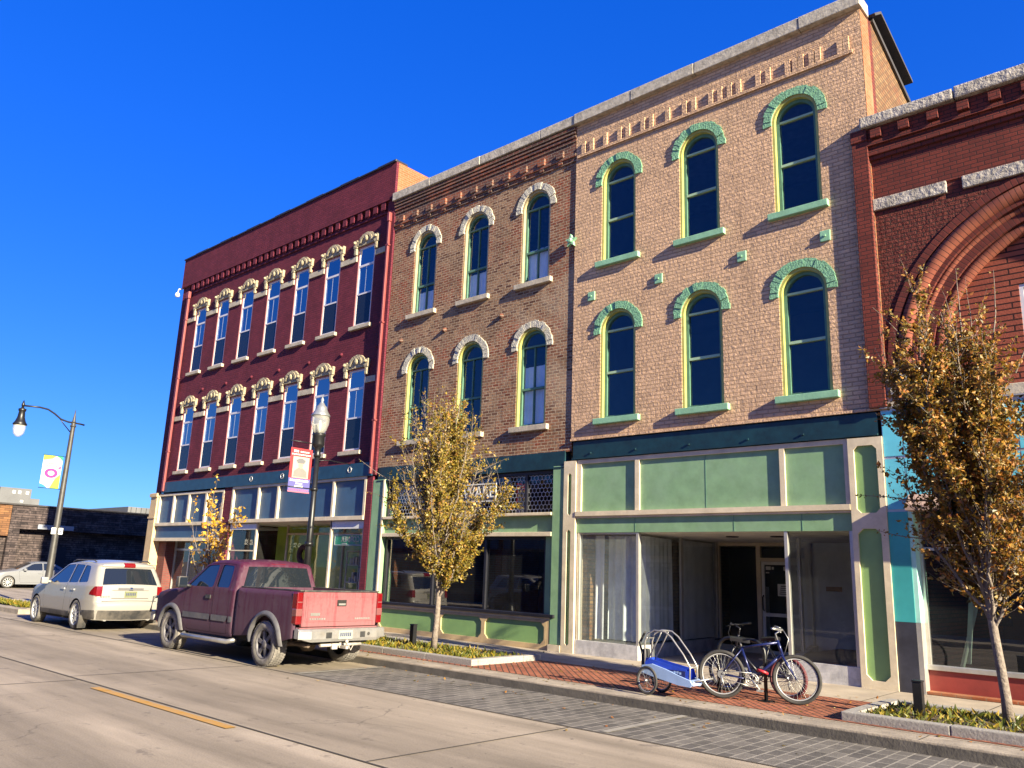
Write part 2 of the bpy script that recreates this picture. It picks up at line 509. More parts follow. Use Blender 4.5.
M['grey_bulk'] = mat('chipped grey bulkhead tile', (0.50, 0.48, 0.47), 0.7, var=0.3, vscale=5, obj=False, bump=0.2, dirt=(0.12, 0.12, 0.14), dirt_amt=0.55, dirt_scale=4)
M['soffit'] = mat('cream soffit boards', (0.78, 0.72, 0.62), 0.8, var=0.25, vscale=2, obj=False)
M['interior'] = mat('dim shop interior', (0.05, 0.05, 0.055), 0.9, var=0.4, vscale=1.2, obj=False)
M['interior_floor'] = mat('worn shop floor', (0.10, 0.085, 0.07), 0.6, var=0.4, vscale=2, obj=False)
M['interior_green'] = mat('lime shop back wall', (0.48, 0.62, 0.07), 0.8, var=0.35, vscale=1.5, obj=False)
M['roofing'] = mat('roof membrane', (0.10, 0.095, 0.09), 0.9, var=0.4, obj=False)
M['coping_dark'] = mat('dark metal coping', (0.045, 0.04, 0.042), 0.5, 0.5, var=0.4, obj=False)
M['flashing'] = mat('weathered metal flashing', (0.05, 0.043, 0.04), 0.7, 0.1, var=0.4, vscale=2, obj=False)
M['curtain'] = mat('white curtain cloth', (0.86, 0.86, 0.88), 0.9, var=0.15, vscale=3, obj=False)
M['curtain_dim'] = mat('pale grey drape cloth', (0.72, 0.75, 0.78), 0.9, var=0.2, vscale=3, obj=False)
M['screen'] = mat('dark insect screen', (0.018, 0.02, 0.028), 0.6, var=0.2, obj=False, spec=0.15)
M['glass'] = glass_mat('window glass', (0.55, 0.62, 0.66), 1.7, wav=0.04)
M['glass_up'] = glass_mat('upper sash glass', (0.45, 0.55, 0.62), 3.3, wav=0.015)
M['glass_navy'] = glass_mat('old arched sash glass', (0.82, 0.86, 0.9), 1.65, wav=0.03, film=0.05, filmcol=(0.10, 0.13, 0.22))
M['glass_shop'] = glass_mat('shop window glass', (0.82, 0.86, 0.85), 1.6, wav=0.02, film=0.16, filmcol=(0.42, 0.46, 0.44))
M['glass_front'] = glass_mat('dusty front glass', (0.82, 0.86, 0.85), 1.6, wav=0.02, film=0.34, filmcol=(0.40, 0.45, 0.42))  # dust film, its haze raised to lighten these panes
M['glass_clean'] = glass_mat('entry glass', (0.75, 0.8, 0.8), 1.5, wav=0.02, film=0.04, filmcol=(0.4, 0.4, 0.4))
M['black_metal'] = mat('black painted metal', (0.012, 0.012, 0.014), 0.4, 0.2, var=0.4)
M['steel'] = mat('galvanised steel', (0.42, 0.42, 0.42), 0.4, 0.8, var=0.3)
M['lead'] = mat('leaded came', (0.42, 0.42, 0.42), 0.5, 0.3, var=0.3, obj=False)
M['white'] = mat('white paint', (0.60, 0.60, 0.58), 0.5, var=0.1)
M['granite'] = mat('pale granite', (0.27, 0.25, 0.23), 0.85, var=0.3, vscale=30, bump=0.5, bscale=40, obj=False)
M['frame_pale'] = mat('pale green sash bar', (0.30, 0.42, 0.28), 0.55, var=0.15, obj=False)
M['glass_dark'] = glass_mat('dim shop glass', (0.50, 0.54, 0.58), 1.9, wav=0.02, film=0.05, filmcol=(0.25, 0.27, 0.32))
# ============================================================ THE SETTING
F = 14.65            # main facade plane
CURB = 10.3

def road_mat():
    g = N('worn concrete road')
    p = g.pos()
    sp = g.n("ShaderNodeSeparateXYZ"); g.l(p, sp.inputs[0])
    st = g.n("ShaderNodeMapping"); g.l(p, st.inputs['Vector']); st.inputs['Scale'].default_value = (0.12, 1.0, 1.0)
    streak = g.noise(st.outputs[0], 1.6, 6, 0.65)
    big = g.noise(p, 0.35, 5, 0.6)
    col = g.ramp(streak, [(0.28, (0.180, 0.147, 0.112)), (0.5, (0.268, 0.220, 0.170)), (0.72, (0.35, 0.288, 0.225))])
    col = g.mix(1.0, col, g.ramp(big, [(0.3, 0.8), (0.7, 1.08)]), 'MULTIPLY')
    fine = g.noise(p, 60.0, 3, 0.6)
    col = g.mix(1.0, col, g.ramp(fine, [(0.3, 0.78), (0.7, 1.12)]), 'MULTIPLY')
    # oil and tyre-darkened wheel tracks with drips
    spots = g.ramp(g.noise(p, 2.4, 4, 0.75), [(0.60, 0.0), (0.68, 0.5)])
    col = g.mix(spots, col, (0.075, 0.062, 0.055))
    drip = g.ramp(g.noise(p, 7.5, 3, 0.7), [(0.68, 0.0), (0.73, 0.65)])
    col = g.mix(drip, col, (0.06, 0.05, 0.042))
    mt = g.n("ShaderNodeMapping"); g.l(p, mt.inputs['Vector']); mt.inputs['Scale'].default_value = (0.035, 0.9, 1)
    trk = g.ramp(g.noise(mt.outputs[0], 1.0, 3, 0.5), [(0.42, 0.80), (0.58, 1.10)])
    col = g.mix(1.0, col, trk, 'MULTIPLY')
    ptc = g.n("ShaderNodeTexVoronoi", _feature='F1', Scale=0.28); g.l(p, ptc.inputs['Vector'])
    pcol = g.ramp(ptc.outputs['Color'], [(0.0, 0.9), (1.0, 1.08)])
    # hairline cracks
    vo = g.n("ShaderNodeTexVoronoi", _feature='DISTANCE_TO_EDGE', Scale=0.33)
    wv = g.n("ShaderNodeVectorMath", _operation='ADD')
    nz = g.n("ShaderNodeTexNoise", Scale=1.2, Detail=5.0); g.l(p, nz.inputs['Vector'])
    g.l(p, wv.inputs[0]); g.l(nz.outputs['Color'], wv.inputs[1]); g.l(wv.outputs[0], vo.inputs['Vector'])
    crack = g.ramp(vo.outputs['Distance'], [(0.0, 0.55), (0.006, 0.0)])
    keep = g.ramp(g.noise(p, 0.5, 2, 0.5), [(0.5, 0.0), (0.6, 1.0)])
    col = g.mix(g.math('MULTIPLY', crack, keep), col, (0.05, 0.042, 0.036))
    h = g.math('ADD', g.math('MULTIPLY', fine, 0.6), g.noise(p, 9.0, 4, 0.6))
    return g.principled(col, 0.85, 0, 0.3, g.bump(h, 0.35, 0.012))

def paver_mat(name, c1, c2, mortar, bw, rh, rot=0.0, herring=False, ms=0.012, bump=0.8, stain=0.6):
    g = N(name)
    p = g.pos()
    mp = g.n("ShaderNodeMapping"); g.l(p, mp.inputs['Vector'])
    mp.inputs['Rotation'].default_value = (0, 0, rot)
    b = g.n("ShaderNodeTexBrick", Scale=1.0)
    b.inputs['Brick Width'].default_value = bw
    b.inputs['Row Height'].default_value = rh
    b.inputs['Mortar Size'].default_value = ms
    b.inputs['Color1'].default_value = (*c1, 1)
    b.inputs['Color2'].default_value = (*c2, 1)
    b.inputs['Mortar'].default_value = (*mortar, 1)
    g.l(mp.outputs[0], b.inputs['Vector'])
    col = g.mix(1.0, b.outputs['Color'], g.ramp(g.noise(p, 1.3, 6, 0.7), [(0.3, 0.62), (0.7, 1.15)]), 'MULTIPLY')
    sp = g.ramp(g.noise(p, 2.1, 4, 0.7), [(0.62, 0.0), (0.75, stain)])
    col = g.mix(sp, col, (0.03, 0.027, 0.026))
    h = g.math('ADD', g.math('SUBTRACT', 1.0, b.outputs['Fac']), g.math('MULTIPLY', g.noise(p, 30, 3, 0.6), 0.5))
    return g.principled(col, 0.85, 0, 0.3, g.bump(h, bump, 0.012))

M['road'] = road_mat()
M['ground'] = mat('dry ground', (0.17, 0.15, 0.11), 0.95, var=0.4, vscale=0.3, obj=False)
M['walk'] = mat('sidewalk concrete', (0.36, 0.295, 0.225), 0.9, var=0.3, vscale=1.3, bump=0.3, bscale=40, obj=False, dirt=(0.2, 0.16, 0.13), dirt_amt=0.5, dirt_scale=0.9)
M['curb'] = mat('curb concrete', (0.32, 0.265, 0.21), 0.9, var=0.4, vscale=2.5, bump=0.5, bscale=30, obj=False, dirt=(0.13, 0.11, 0.09), dirt_amt=0.6, dirt_scale=2.0)
M['curb_dark'] = mat('dark curb face', (0.105, 0.092, 0.08), 0.95, var=0.45, vscale=3, bump=0.6, bscale=20, obj=False)
M['paver_grey'] = paver_mat('grey street pavers', (0.150, 0.134, 0.12), (0.080, 0.072, 0.068), (0.25, 0.225, 0.195), 0.30, 0.16, rot=R(90), ms=0.011)
M['paver_red'] = paver_mat('red walk pavers', (0.32, 0.11, 0.058), (0.24, 0.075, 0.042), (0.06, 0.033, 0.025), 0.21, 0.105, rot=R(45), ms=0.012, stain=0.35)
M['joint'] = mat('tarred joint', (0.05, 0.042, 0.036), 0.9, var=0.4, obj=False)
M['yellow'] = mat('worn yellow road paint', (0.46, 0.235, 0.03), 0.8, var=0.35, vscale=5, obj=False, dirt=(0.20, 0.15, 0.11), dirt_amt=0.9, dirt_scale=5)
M['white_line'] = mat('worn white road paint', (0.30, 0.275, 0.24), 0.8, var=0.3, vscale=5, obj=False, dirt=(0.13, 0.115, 0.10), dirt_amt=1.0, dirt_scale=5)
M['soil'] = mat('planter soil', (0.10, 0.07, 0.04), 0.95, var=0.5, vscale=12, bump=1.0, bscale=25, obj=False, bdist=0.03)

def struct(name, mb, m):
    return tag(mb.build(name, m), kind='structure')

def sheet(x0, x1, y0, y1, z):
    b = MB(); b.face([(x0, y0, z), (x1, y0, z), (x1, y1, z), (x0, y1, z)]); return b

struct('ground', sheet(-1500, 900, -700, 1500, -0.02), M['ground'])
b = MB()
b.face([(-220, -0.2, 0), (90, -0.2, 0), (90, CURB, 0), (-220, CURB, 0)])
b.face([(-52.9, CURB, 0), (-36.0, CURB, 0), (-36.0, 160, 0), (-52.9, 160, 0)])
struct('road', b, M['road'])
struct('parking_lane_pavers', sheet(-12.45, 40, 8.36, CURB, 0.004), M['paver_grey'])
# joints in the slabs
b = MB()
for (y, wd) in ((5.28, 0.028), (8.34, 0.03), (2.3, 0.02)):
    b.face([(-200, y-wd/2, 0.008), (60, y-wd/2, 0.008), (60, y+wd/2, 0.008), (-200, y+wd/2, 0.008)])
for k in range(-24, 6):
    x = -6.15 + 7.3*k
    e = 8.32
    for (ya, yb) in ((0.0, 2.28), (2.32, 5.26), (5.30, e)):
        b.face([(x-0.35*(ya > 5)-0.012, ya, 0.008), (x-0.35*(ya > 5)+0.012, ya, 0.008), (x-0.35*(ya > 5)+0.012+0.1, yb, 0.008), (x-0.35*(ya > 5)-0.012+0.1, yb, 0.008)])
struct('road_joints', b, M['joint'])
b = MB()
for k in range(-6, 4):
    x0 = -12.45 + 10.9*k
    b.face([(x0, 5.07, 0.010), (x0+3.75, 5.07, 0.010), (x0+3.75, 5.20, 0.010), (x0, 5.20, 0.010)])
struct('yellow_centre_line', b, M['yellow'])
b = MB()
for x in (-26.8, -19.4, -12.30, -5.95, 0.5):
    b.face([(x-0.05, 8.40, 0.012), (x+0.05, 8.40, 0.012), (x+0.05, 10.28, 0.012), (x-0.05, 10.28, 0.012)])
struct('white_bay_lines', b, M['white_line'])

# curb, sidewalk
b = MB()
b.box(-28.9, 40, CURB, CURB+0.42, -0.1, 0.145, 0.018)
b.box(-34.6, -28.9, 9.25, 9.6, -0.1, 0.145, 0.018)
b.box(-29.25, -28.9, 9.6, CURB, -0.1, 0.143, 0.018)
b.box(-36.0, -35.6, 10.4, 60, -0.1, 0.143, 0.018)
b.box(-35.62, -34.5, 9.9, 10.3, -0.1, 0.142, 0.018)
struct('curb', b, M['curb'])
b = MB()
b.face([(-28.9, CURB-0.003, 0.0), (40, CURB-0.003, 0.0), (40, CURB-0.003, 0.118), (-28.9, CURB-0.003, 0.118)])  # darker sheet over the road side of the curb
struct('curb_face', b, M['curb_dark'])
b = MB()
b.box(-35.6, 40, CURB+0.42, F+5.2, -0.1, 0.15)
b.box(-34.6, -29.25, 9.6, CURB+0.42, -0.1, 0.149)
b.box(-35.6, -32.35, F+5.2, 60, -0.1, 0.15)
struct('sidewalk', b, M['walk'])
struct('brick_walk_strip', sheet(-28.0, 40, CURB+0.46, 12.85, 0.156), M['paver_red'])
b = MB()
for k in range(-22, 26):
    x = 1.5*k
    b.face([(x-0.008, 12.87, 0.156), (x+0.008, 12.87, 0.156), (x+0.008, F-0.02, 0.156), (x-0.008, F-0.02, 0.156)])
    if k % 2 == 0:
        b.face([(x-0.006, CURB+0.02, 0.150), (x+0.006, CURB+0.02, 0.150), (x+0.006, CURB+0.40, 0.150), (x-0.006, CURB+0.40, 0.150)])
struct('sidewalk_joints', b, M['joint'])
# the far side of the cross street and of the main street
b = MB()
b.box(-57, -52.9, 10.6, 160, -0.1, 0.15)
b.box(-220, -57, CURB, 15.0, -0.1, 0.148)
struct('sidewalk_beyond', b, M['walk'])
b = MB()
b.box(-220, 90, -4.2, -0.2, -0.1, 0.15)
struct('near_sidewalk', b, M['walk'])
# ============================================================ BUILDINGS
rnd = random.Random(7)

def arch_outline(cx, hw, z0, zs, n=18, r=None):
    """closed outline: bottom left, bottom right, round head"""
    r = r or hw
    pts = [(cx-hw, z0), (cx+hw, z0)]
    for i in range(n+1):
        a = math.pi*i/n
        pts.append((cx+hw*math.cos(a), zs+r*math.sin(a)))
    return pts

def open_arch(cx, hw, z0, zs, n=18, r=None):
    """open outline up one side, over and down"""
    r = r or hw
    return [(cx+hw, z0)] + [(cx+hw*math.cos(math.pi*i/n), zs+r*math.sin(math.pi*i/n)) for i in range(n+1)] + [(cx-hw, z0)]

def rect(x0, x1, z0, z1):
    return [(x0, z0), (x1, z0), (x1, z1), (x0, z1)]

def drape(mb, p0, p1, z0, z1, amp=0.04, wave=0.18, seed=0):
    r = random.Random(seed)
    p0, p1 = Vector((p0[0], p0[1], 0)), Vector((p1[0], p1[1], 0))
    L = (p1-p0).length
    nrm = Vector((-(p1-p0).y, (p1-p0).x, 0)).normalized()
    n = max(8, int(L/wave*8))
    ph = r.random()*6
    rows = []
    for j in range(5):
        t = j/4
        row = []
        for i in range(n+1):
            s = i/n
            a = amp*(0.5+0.5*(1-t)+0.3*math.sin(s*5+ph))
            d = a*(math.sin(2*math.pi*s*L/wave+ph+0.5*t*math.sin(s*9)) + 0.4*math.sin(2*math.pi*s*L/wave*0.43+ph*2))
            q = p0 + (p1-p0)*s + nrm*d
            row.append((q.x, q.y, z0+(z1-z0)*t))
        rows.append(row)
    mb.grid(rows)

def arch_window(par, cx, w, z0, zs, jamb, frame, bar, hoodm, sillm, muntin=False, rail=0.5, curtain=None, light_bar=True, yf=F, glass='glass_up', seed=0):
    hw = w/2
    top = zs+hw
    b = MB()
    # brick mould lining the reveal, then the sash
    b.mi = 0
    b.ringpoly(open_arch(cx, hw-0.001, z0, zs), open_arch(cx, hw-0.055, z0, zs), 'y', yf+0.015, yf+0.20)
    b.mi = 1
    b.ringpoly(open_arch(cx, hw-0.056, z0, zs), open_arch(cx, hw-0.125, z0, zs), 'y', yf+0.10, yf+0.20)
    b.box(cx-hw+0.125, cx+hw-0.125, yf+0.11, yf+0.19, z0, z0+0.075)
    b.mi = 2
    zt = zs+0.02
    zr = z0+(zt-z0)*rail
    b.box(cx-hw+0.125, cx+hw-0.125, yf+0.105, yf+0.185, zt-0.025, zt+0.02)
    b.mi = 2 if light_bar else 1
    b.box(cx-hw+0.125, cx+hw-0.125, yf+0.10, yf+0.185, zr-0.03, zr+0.025)
    if muntin:
        b.mi = 1
        b.box(cx-0.016, cx+0.016, yf+0.118, yf+0.18, z0+0.075, zr-0.03)
        b.box(cx-0.016, cx+0.016, yf+0.118, yf+0.18, zr+0.025, zt-0.025)
    win = b.build('window', [M[jamb], M[frame], M[bar]], par)
    b = MB()
    pts = arch_outline(cx, hw-0.12, z0+0.05, zs)
    b.face([(p[0], yf+0.15, p[1]) for p in pts])
    b.build('pane', M[glass], win)
    b = MB()
    b.box(cx-hw-0.125, cx+hw+0.125, yf-0.105, yf+0.10, z0-0.135, z0, 0.012)
    b.build('sill', M[sillm], win)
    # rough voussoirs
    b = MB()
    ri, ro = hw+0.0, hw+0.175
    nb = 17
    r = random.Random(seed+int(cx*10))
    for i in range(nb):
        a0 = -0.10+(math.pi+0.20)*i/nb
        a1 = -0.10+(math.pi+0.20)*(i+1)/nb-0.010
        k = ro+r.uniform(-0.015, 0.02)
        pr = 0.032+r.uniform(-0.010, 0.016)
        poly = []
        for a in (a0, (a0+a1)/2, a1): poly.append((cx+ri*math.cos(a), zs+ri*math.sin(a)))
        for a in (a1, (a0+a1)/2, a0): poly.append((cx+k*math.cos(a), zs+k*math.sin(a)))
        b.prism(poly, 'y', yf-pr, yf+0.03)
    b.build('hood', M[hoodm], win)
    if curtain:
        b = MB()
        drape(b, (cx-hw+0.05, yf+0.215), (cx+hw-0.05, yf+0.215), z0, z0+(zt-z0)*curtain, 0.025, 0.16, seed+int(cx*7))
        b.build('curtain', M['curtain'], win)
    return win

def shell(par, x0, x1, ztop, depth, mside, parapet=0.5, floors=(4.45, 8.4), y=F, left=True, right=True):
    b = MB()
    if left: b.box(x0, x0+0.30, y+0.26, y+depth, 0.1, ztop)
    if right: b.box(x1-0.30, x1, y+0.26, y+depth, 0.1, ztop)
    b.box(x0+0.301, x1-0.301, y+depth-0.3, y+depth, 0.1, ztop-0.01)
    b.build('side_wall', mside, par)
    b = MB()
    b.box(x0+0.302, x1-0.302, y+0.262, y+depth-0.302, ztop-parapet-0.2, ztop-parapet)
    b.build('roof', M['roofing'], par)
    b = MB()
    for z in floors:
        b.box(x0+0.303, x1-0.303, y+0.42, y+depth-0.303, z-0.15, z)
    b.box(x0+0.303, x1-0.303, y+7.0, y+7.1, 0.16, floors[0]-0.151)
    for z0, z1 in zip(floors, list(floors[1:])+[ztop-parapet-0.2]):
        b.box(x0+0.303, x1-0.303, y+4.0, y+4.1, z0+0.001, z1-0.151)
    for x in (x0+0.305, x1-0.345):  # dark liners added so that sun patches indoors do not show
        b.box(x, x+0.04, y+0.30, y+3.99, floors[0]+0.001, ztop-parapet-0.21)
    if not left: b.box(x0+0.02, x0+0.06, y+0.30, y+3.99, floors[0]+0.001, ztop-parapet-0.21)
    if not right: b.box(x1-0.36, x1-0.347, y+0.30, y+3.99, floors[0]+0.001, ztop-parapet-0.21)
    b.build('interior_wall_and_liner', M['interior'], par)

def panel_frame(b, x0, x1, z0, z1, wd, y0, y1):
    b.box(x0, x0+wd, y0, y1, z0, z1)
    b.box(x1-wd, x1, y0, y1, z0, z1)
    b.box(x0+wd, x1-wd, y0, y1, z1-wd, z1)
    b.box(x0+wd, x1-wd, y0, y1, z0, z0+wd)

def cham(x0, x1, z0, z1, c):
    return [(x0+c, z0), (x1-c, z0), (x1, z0+c), (x1, z1-c), (x1-c, z1), (x0+c, z1), (x0, z1-c), (x0, z0+c)]

# ------------------------------------------------------------ 1. maroon building
bx0, bx1 = -32.30, -18.42
B1 = thing('brick_building', 'maroon painted three storey brick building with tall white sashes and blue shopfront panels', 'building', (-25.3, F, 0.15), world=True)
W1 = [-19.76-1.785*k for k in range(7)]
holes = []
for c in W1:
    holes.append(rect(c-0.43, c+0.43, 9.17, 11.86))
    holes.append(rect(c-0.43, c+0.43, 5.20, 7.76))
b = MB()
b.wall(rect(bx0, bx1, 4.40, 13.06), holes, F, 0.26)
# upper wall face stands out on the corbel table
b.box(bx0, bx1-0.001, F-0.13, F-0.04, 13.062, 14.30)
# corner strips
b.box(bx1-0.34, bx1, F-0.07, F-0.001, 4.42, 13.06)
b.box(bx0, bx0+0.55, F-0.04, F-0.001, 4.42, 13.06)
b.build('front_wall', M['brick_maroon'], B1)
b = MB()
b.box(bx0+0.9, bx1-0.42, F-0.05, F-0.001, 12.68, 12.76)
n = 32
for i in range(n):
    x = bx0+0.95+(bx1-bx0-1.5)*i/(n-1)
    b.box(x-0.10, x+0.10, F-0.11, F-0.001, 12.80, 13.06)
    b.box(x-0.06, x+0.06, F-0.07, F-0.001, 12.761, 12.80)
b.build('corbel_table', M['brick_maroon'], B1)
b = MB()
for i in range(14):
    x = bx0+0.02+i*1.0
    x1 = min(x+0.985, bx1-0.0)
    b.box(x-0.05, x1, F-0.18, F+0.32, 14.30, 14.36+0.02*(i % 2), 0.02)
b.build('coping', M['coping_dark'], B1)
shell(B1, bx0, bx1, 14.30, 22.0, M['brick_orange'], 0.9, (4.45, 8.4))
b = MB()
b.box(bx0, bx1, F-0.039, F+0.255, 13.062, 14.299)
b.build('parapet_core', M['brick_orange'], B1)
b = MB()
edges = [bx0+0.62]
for k in range(6, -1, -1):
    edges += [W1[k]-0.47, W1[k]+0.47]
edges += [bx1-0.36]
b.bm.free()
for z0, z1 in ((11.40, 11.58), (7.26, 7.44)):
    for i in range(0, len(edges), 2):
        if edges[i+1] > edges[i]:
            b = MB()
            b.box(edges[i], edges[i+1], F-0.045, F-0.001, z0, z1)
            b.build('string_course', M['stone'], B1)
for x, hw, zt in ((bx0+0.72, 0.07, 12.45), (bx1-0.16, 0.035, 12.3)):
    b = MB()
    b.box(x-hw, x+hw, F-0.16, F-0.075, 4.45, zt, 0.012)
    b.box(x-hw*1.6, x+hw*1.6, F-0.19, F-0.072, zt+0.002, zt+0.3, 0.02)
    for z in (6.0, 9.0, 11.5):
        b.box(x-hw-0.03, x+hw+0.03, F-0.166, F-0.073, z, z+0.05)
    b.build('downspout', M['pipe_red'], B1)

M['pane_line'] = mat('lavender pane line', (0.16, 0.19, 0.30), 0.5, var=0.1, obj=False)
def sash_window(par, c, z0, z1):
    hw = 0.43
    b = MB()
    b.mi = 0
    panel_frame(b, c-hw+0.001, c+hw-0.001, z0, z1, 0.035, F+0.004, F+0.12)
    b.mi = 1
    panel_frame(b, c-hw+0.036, c+hw-0.036, z0+0.036, z1-0.036, 0.045, F+0.018, F+0.08)
    h = z1-z0
    za, zb = z0+0.40*h, z0+0.755*h
    b.box(c-hw+0.081, c+hw-0.081, F+0.016, F+0.075, za-0.025, za+0.025)
    b.box(c-hw+0.081, c+hw-0.081, F+0.016, F+0.075, zb-0.035, zb+0.035)
    b.mi = 2
    b.box(c-0.010, c+0.010, F+0.026, F+0.036, za+0.025, zb-0.035)  # thin strip added for the pale upright line of a curtain gap
    win = b.build('window', [M['jamb_pink'], M['frame_white'], M['pane_line']], par)
    b = MB()
    b.face([(c-hw+0.07, F+0.030, za), (c+hw-0.07, F+0.030, za), (c+hw-0.07, F+0.030, z1-0.07), (c-hw+0.07, F+0.030, z1-0.07)])
    b.build('pane', M['glass_up'], win)
    b = MB()
    b.box(c-hw+0.075, c+hw-0.075, F+0.028, F+0.045, z0+0.075, za-0.02)
    b.build('insect_screen', M['screen_glass'], win)
    b = MB()
    b.box(c-0.53, c+0.53, F-0.10, F+0.06, z0-0.12, z0, 0.012)
    b.build('sill', M['stone'], win)
    # carved hood
    b = MB()
    t = z1
    crown = [(-0.66, 0.02), (0.66, 0.02), (0.68, 0.26), (0.46, 0.23), (0.40, 0.34), (0.24, 0.45), (0.0, 0.50), (-0.24, 0.45), (-0.40, 0.34), (-0.46, 0.23), (-0.68, 0.26)]
    HS = 0.9
    crown = [(x*HS, z*HS) for x, z in crown]
    b.prism([(c+x, t+z) for x, z in crown], 'y', F-0.06, F-0.001)
    arch = [(0.32*math.cos(math.pi*i/12), 0.10+0.30*math.sin(math.pi*i/12)) for i in range(13)]
    inn = [(0.24*math.cos(math.pi*i/12), 0.10+0.22*math.sin(math.pi*i/12)) for i in range(13)]
    b.ringpoly([(c+x, t+z) for x, z in arch], [(c+x, t+z) for x, z in inn], 'y', F-0.10, F-0.07)
    b.lathe([(0.11, 0), (0.10, 0.03), (0.04, 0.05), (0.01, 0.05)], (c, F-0.07, t+0.22), (0, -1, 0), 10)
    for sx in (-1, 1):
        b.box(c+sx*0.525-0.09, c+sx*0.525+0.09, F-0.095, F-0.002, t-0.02, t+0.25, 0.015)
        b.box(c+sx*0.52-0.065, c+sx*0.52+0.065, F-0.09, F-0.003, t-0.25, t-0.022, 0.025)
        b.lathe([(0.05, 0), (0.05, 0.05), (0.02, 0.08)], (c+sx*0.525, F-0.09, t+0.16), (0, -1, 0), 8)
        b.box(c+sx*0.40-0.03, c+sx*0.40+0.03, F-0.095, F-0.074, t+0.05, t+0.20)
    b.build('hood', M['stone_hood'], win)
M['screen_glass'] = (lambda g: g.principled((0.010, 0.014, 0.022), 0.22, 0, 0.28))(N('screened lower sash'))
for c in W1:
    sash_window(B1, c, 9.17, 11.86)
    sash_window(B1, c, 5.20, 7.76)
# anchor plates
b = MB()
for k in range(7):
    b.lathe([(0.07, 0), (0.06, 0.03), (0.02, 0.06)], (W1[k]+0.9, F-0.001, 8.35), (0, -1, 0), 8)
b.build('wall_anchor', M['brick_maroon'], B1)
b = MB()
b.box(-32.36, -32.24, F-0.02, F+0.12, 12.95, 13.25, 0.02)
b.tube([(-32.30, F+0.02, 13.1), (-32.62, F-0.1, 13.1), (-32.66, F-0.12, 12.95)], 0.035, 8)
b.lathe([(0.02, 0.08), (0.08, 0.10), (0.10, 0.18), (0.08, 0.26), (0.03, 0.30)], (-32.66, F-0.12, 12.66), (0, 0, 1), 14)
b.build('security_camera', M['white'], B1)

# --- shopfront of the maroon building
b = MB()
b.box(-31.72, -18.55, F-0.10, F+0.16, 4.402, 4.80)
b.build('fascia_panel', M['fascia_blue'], B1)
b = MB()
for x in (-25.1, -23.2, -21.3, -19.6):
    b.ring((x, F-0.102, 4.62), (0, 1, 0), 0.085, 0.012, 16, 6)
b.build('rosette', M['alu'], B1)
def pil(par, name, x0, x1, z0, z1, y0, y1, m, cap=True):
    b = MB()
    b.box(x0, x1, y0, y1, z0, z1, 0.01)
    if cap:
        b.box(x0-0.05, x1+0.05, y0-0.05, y1, z1-0.16, z1-0.02, 0.015)
        b.box(x0-0.03, x1+0.03, y0-0.03, y1, z1-1.0, z1-0.93)
        b.box(x0-0.03, x1+0.03, y0-0.03, y1, z0+1.45, z0+1.53)
        b.box(x0-0.04, x1+0.04, y0-0.04, y1, z0, z0+0.28, 0.01)
    return b.build(name, m, par)
pil(B1, 'pilaster', -32.50, -31.97, 0.15, 4.40, F-0.12, F+0.5, M['ochre'])
pil(B1, 'pilaster', -26.87, -26.33, 0.15, 4.40, F-0.05, F+0.5, M['brick_maroon'], False)
pil(B1, 'pilaster', -18.80, -18.53, 0.15, 4.40, F-0.05, F+0.5, M['brick_maroon'], False)
b = MB()   # cream rails and dividers
for x0, x1, zb, zt in ((-31.96, -26.88, 3.22, 4.34), (-26.32, -18.81, 3.26, 4.40)):
    b.box(x0, x1, F-0.06, F+0.10, zt-0.08, zt)
    b.box(x0, x1, F-0.09, F+0.12, zb-0.12, zb, 0.01)
for x in (-31.90, -30.67, -29.45, -28.15, -26.92):
    b.box(x-0.06, x+0.06, F-0.06, F+0.09, 3.221, 4.259)
for x in (-26.27, -24.60, -23.42, -20.39, -18.85):
    b.box(x-0.05, x+0.05, F-0.06, F+0.09, 3.261, 4.319)
b.box(-31.96, -26.88, F-0.05, F+0.08, 2.53, 2.65)
b.build('cream_rail', M['cream'], B1)
b = MB()
b.box(-31.96, -26.88, F+0.02, F+0.08, 3.222, 4.258)
b.box(-26.32, -18.81, F+0.02, F+0.08, 3.262, 4.318)
b.box(-31.96, -26.88, F+0.00, F+0.07, 2.652, 3.098)
b.build('sign_panel', M['panel_blue'], B1)
b = MB()
b.box(-31.96, -26.89, F+0.101, F+3.0, 3.08, 3.13)
b.box(-26.31, -18.82, F+0.121, F+3.2, 3.14, 3.20)
b.build('soffit', M['soffit'], B1)
# left shop entry: brick return, doors set back
b = MB()
b.box(-31.95, -31.35, F+0.2, F+0.54, 0.15, 2.53)
b.build('entry_brick', M['brick_store'], B1)
b = MB()
for x in (-31.3, -30.1, -28.9, -27.9, -26.95):
    b.box(x-0.03, x+0.03, F+0.55, F+0.62, 0.15, 2.9)
b.box(-31.3, -26.95, F+0.552, F+0.618, 2.20, 2.27)
b.box(-31.3, -26.95, F+0.552, F+0.618, 0.16, 0.35)
sw = b.build('shop_window', M['alu'], B1)
b = MB()
b.face([(-31.3, F+0.58, 0.3), (-26.95, F+0.58, 0.3), (-26.95, F+0.58, 3.05), (-31.3, F+0.58, 3.05)])
b.build('pane', M['glass_shop'], sw)
